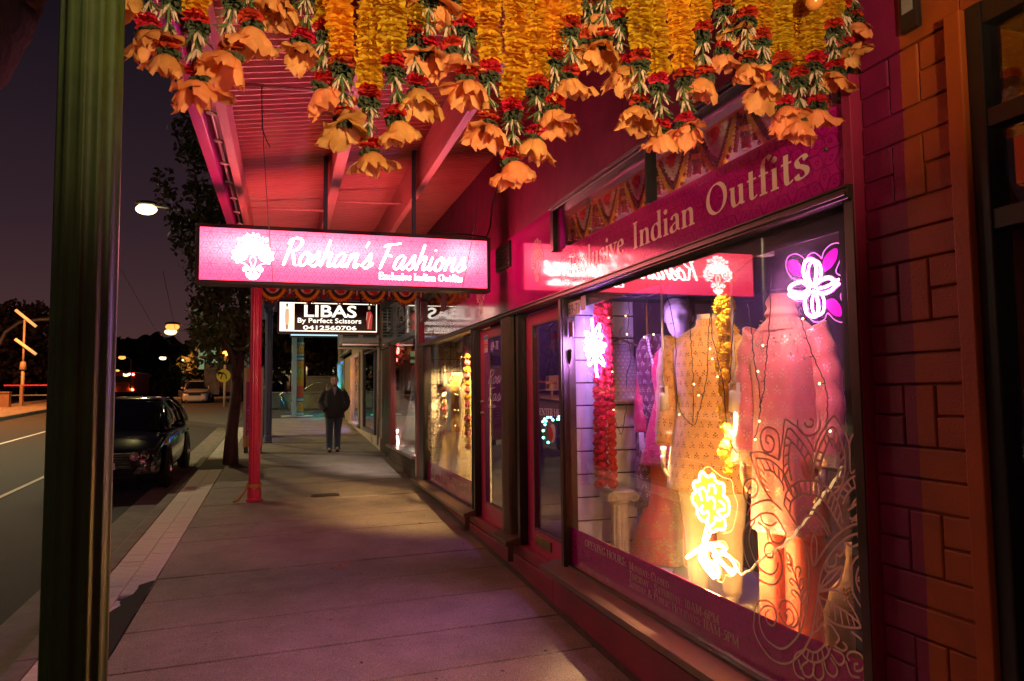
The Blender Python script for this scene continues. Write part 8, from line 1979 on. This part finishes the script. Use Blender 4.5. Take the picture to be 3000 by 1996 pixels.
for i in range(70):
    y = r_t.uniform(275, 660); x = r_t.uniform(max(385, 440-.1*(y-275)) if y < 560 else 440, 560); 
    if y < 330 and x < 415: continue
    p = tl_(x, y, 14.83+r_t.uniform(-.9,.9)); cl.append((p.x, p.y, p.z, r_t.uniform(.22,.42), 60))
for x, y in ((372,405),(378,430),(392,455),(405,500),(412,300),(428,270),(470,815),(500,835),(480,700),(462,690),(585,760),(580,820)):
    p = tl_(x, y); cl.append((p.x, p.y, p.z, .22, 40))
tree('leafy street tree growing from the kerb strip left of the pink post', tb0.x, tb0.y, limbs, cl, .13, leaf_m, 3)
# leaning trunk in the top left corner
t = thing('tree', 'rough brown trunk leaning across the top left corner of the view', 'tree', (-2.6, 4.9, gz(4.9)-.1)); o0 = Vector(t.location)
k = MB(); P = [Vector((-2.6,4.9,-.0+gz(4.9)))-o0, on_y(-420, 700, 4.9)-o0, on_y(-150, 300, 4.9)-o0, on_y(-10, 90, 4.9)-o0, on_y(60, -60, 4.9)-o0, on_y(260, -420, 4.9)-o0]
P = [Vector((a_[0], 0, a_[1])) for a_ in cat([(p.x, p.z) for p in P], 8)]
P = [p+Vector((rnd.uniform(-.008,.008), rnd.uniform(-.008,.008), 0)) for p in P]
k.tube(P, [.20-.06*i/len(P) for i in range(len(P))], 26); rough_bark = M('rough_bark', (.030,.014,.008), .95, var=.5, scale=7, bump=1.5, bscale=18, stretch=(2,2,.5)); k.build('trunk', rough_bark, t, True)
def generic(label, x, ybase, ytop, Y, halfw, leaf, mat, seed, n=60, R=.9, leaves=55, barkm=bark, trunk=.22, low=.3):
    b = q_(x, ybase, Y); tp = q_(x, ytop, Y); zb = gz(Y); h = tp.z-zb
    limbs = [([(0,0,-.2),(.05*h*.3,0,h*.3),(-.03*h,0,h*.6),(0,0,h*.85)],[trunk,trunk*.8,trunk*.55,trunk*.2])]
    for i in range(4):
        a = 1.57*i+seed; limbs.append(([(0,0,h*(.3+.07*i)),(halfw*.4*math.cos(a),halfw*.4*math.sin(a),h*(.5+.06*i)),(halfw*.75*math.cos(a),halfw*.75*math.sin(a),h*(.62+.07*i))],[trunk*.5,trunk*.3,trunk*.1]))
    return tree(label, b.x, Y, limbs, crown(n, 0, 0, h*low, h*.97, halfw, halfw*.8, R, leaves), leaf, mat, seed, barkm)
generic('broad dark tree beyond the twin tube lamp at the left edge', 62, 930, 722, 52, 4.4, .42, M('leaf_rust', (.07,.04,.02), .7, var=.5, scale=1.5), 11, 90, 1.15, 60, low=.25)
generic('dark tree at the left edge behind the low wall', -60, 930, 745, 50, 4.0, .42, MATS['leaf_rust'], 12, 60, 1.1, 55, low=.25)
generic('tall gum tree silhouetted above the bus', 283, 900, 784, 120, 3.4, .7, leaf_d, 13, 20, 1.1, 50, low=.62)
generic('dark rounded tree below the hill, right of the bus', 345, 912, 865, 110, 5.0, .8, leaf_d, 14, 34, 1.6, 60, low=.15)
generic('dark tree behind the green tinted lamp', 470, 915, 800, 82, 3.4, .6, leaf_m, 15, 46, 1.3, 60, low=.2)
generic('pale leaved bush below the power poles', 405, 925, 880, 90, 2.6, .6, leaf_y, 16, 24, 1.0, 50, low=.1)
generic('dark tree behind the bus shelter', 520, 920, 800, 62, 2.8, .5, leaf_d, 17, 46, 1.1, 60, low=.2)
generic('dark tree seen between the pink and blue posts', 615, 925, 700, 56, 2.4, .5, leaf_d, 18, 54, 1.1, 60, low=.28)
generic('weeping tree above the terrace wall left of the walking man', 752, 925, 690, 47, 2.2, .4, leaf_y, 19, 70, .85, 70, low=.35)
generic('tree with a pale trunk beside the painted post', 693, 930, 690, 44, 1.6, .4, leaf_d, 20, 50, .8, 60, M('pale_bark', (.30,.20,.12), .8, var=.3, scale=4), .16, .55)
generic('dense dark tree beyond the corner shop', 800, 930, 640, 60, 3.8, .5, leaf_d, 21, 80, 1.2, 60, low=.2)
generic('dark tree high behind the blue post', 660, 925, 660, 64, 3.4, .5, leaf_d, 22, 70, 1.2, 60, low=.3)
# hedge row and hills
mb = MB(); hp = [(-260,12),(-200,24),(-140,27),(-95,30),(-78,36),(-66,42),(-52,36),(-38,27),(-20,22),(5,18),(40,20),(90,28),(160,30),(260,20)]
hh = cat(hp, 6); nn = len(hh); v = []; f = []
for i, (x, z) in enumerate(hh):
    z2 = z*1.0+1.3*math.sin(i*1.7)+.8*math.sin(i*4.1); v += [(x*1.15, 420-14*math.cos(i), 1.5), (x*1.15, 450, z2*.62), (x*1.15, 490, z2*.9+2), (x*1.15, 620, 1.0)]
for i in range(nn-1):
    for j in range(3): f.append((4*i+j, 4*i+j+1, 4*i+5+j, 4*i+4+j))
mb.add(v, f); tag(mb.build('hills', M('dark_hill', (.022,.020,.020), .95, var=.5, scale=.12), None, True), kind='structure')
print('objects', len(bpy.data.objects))
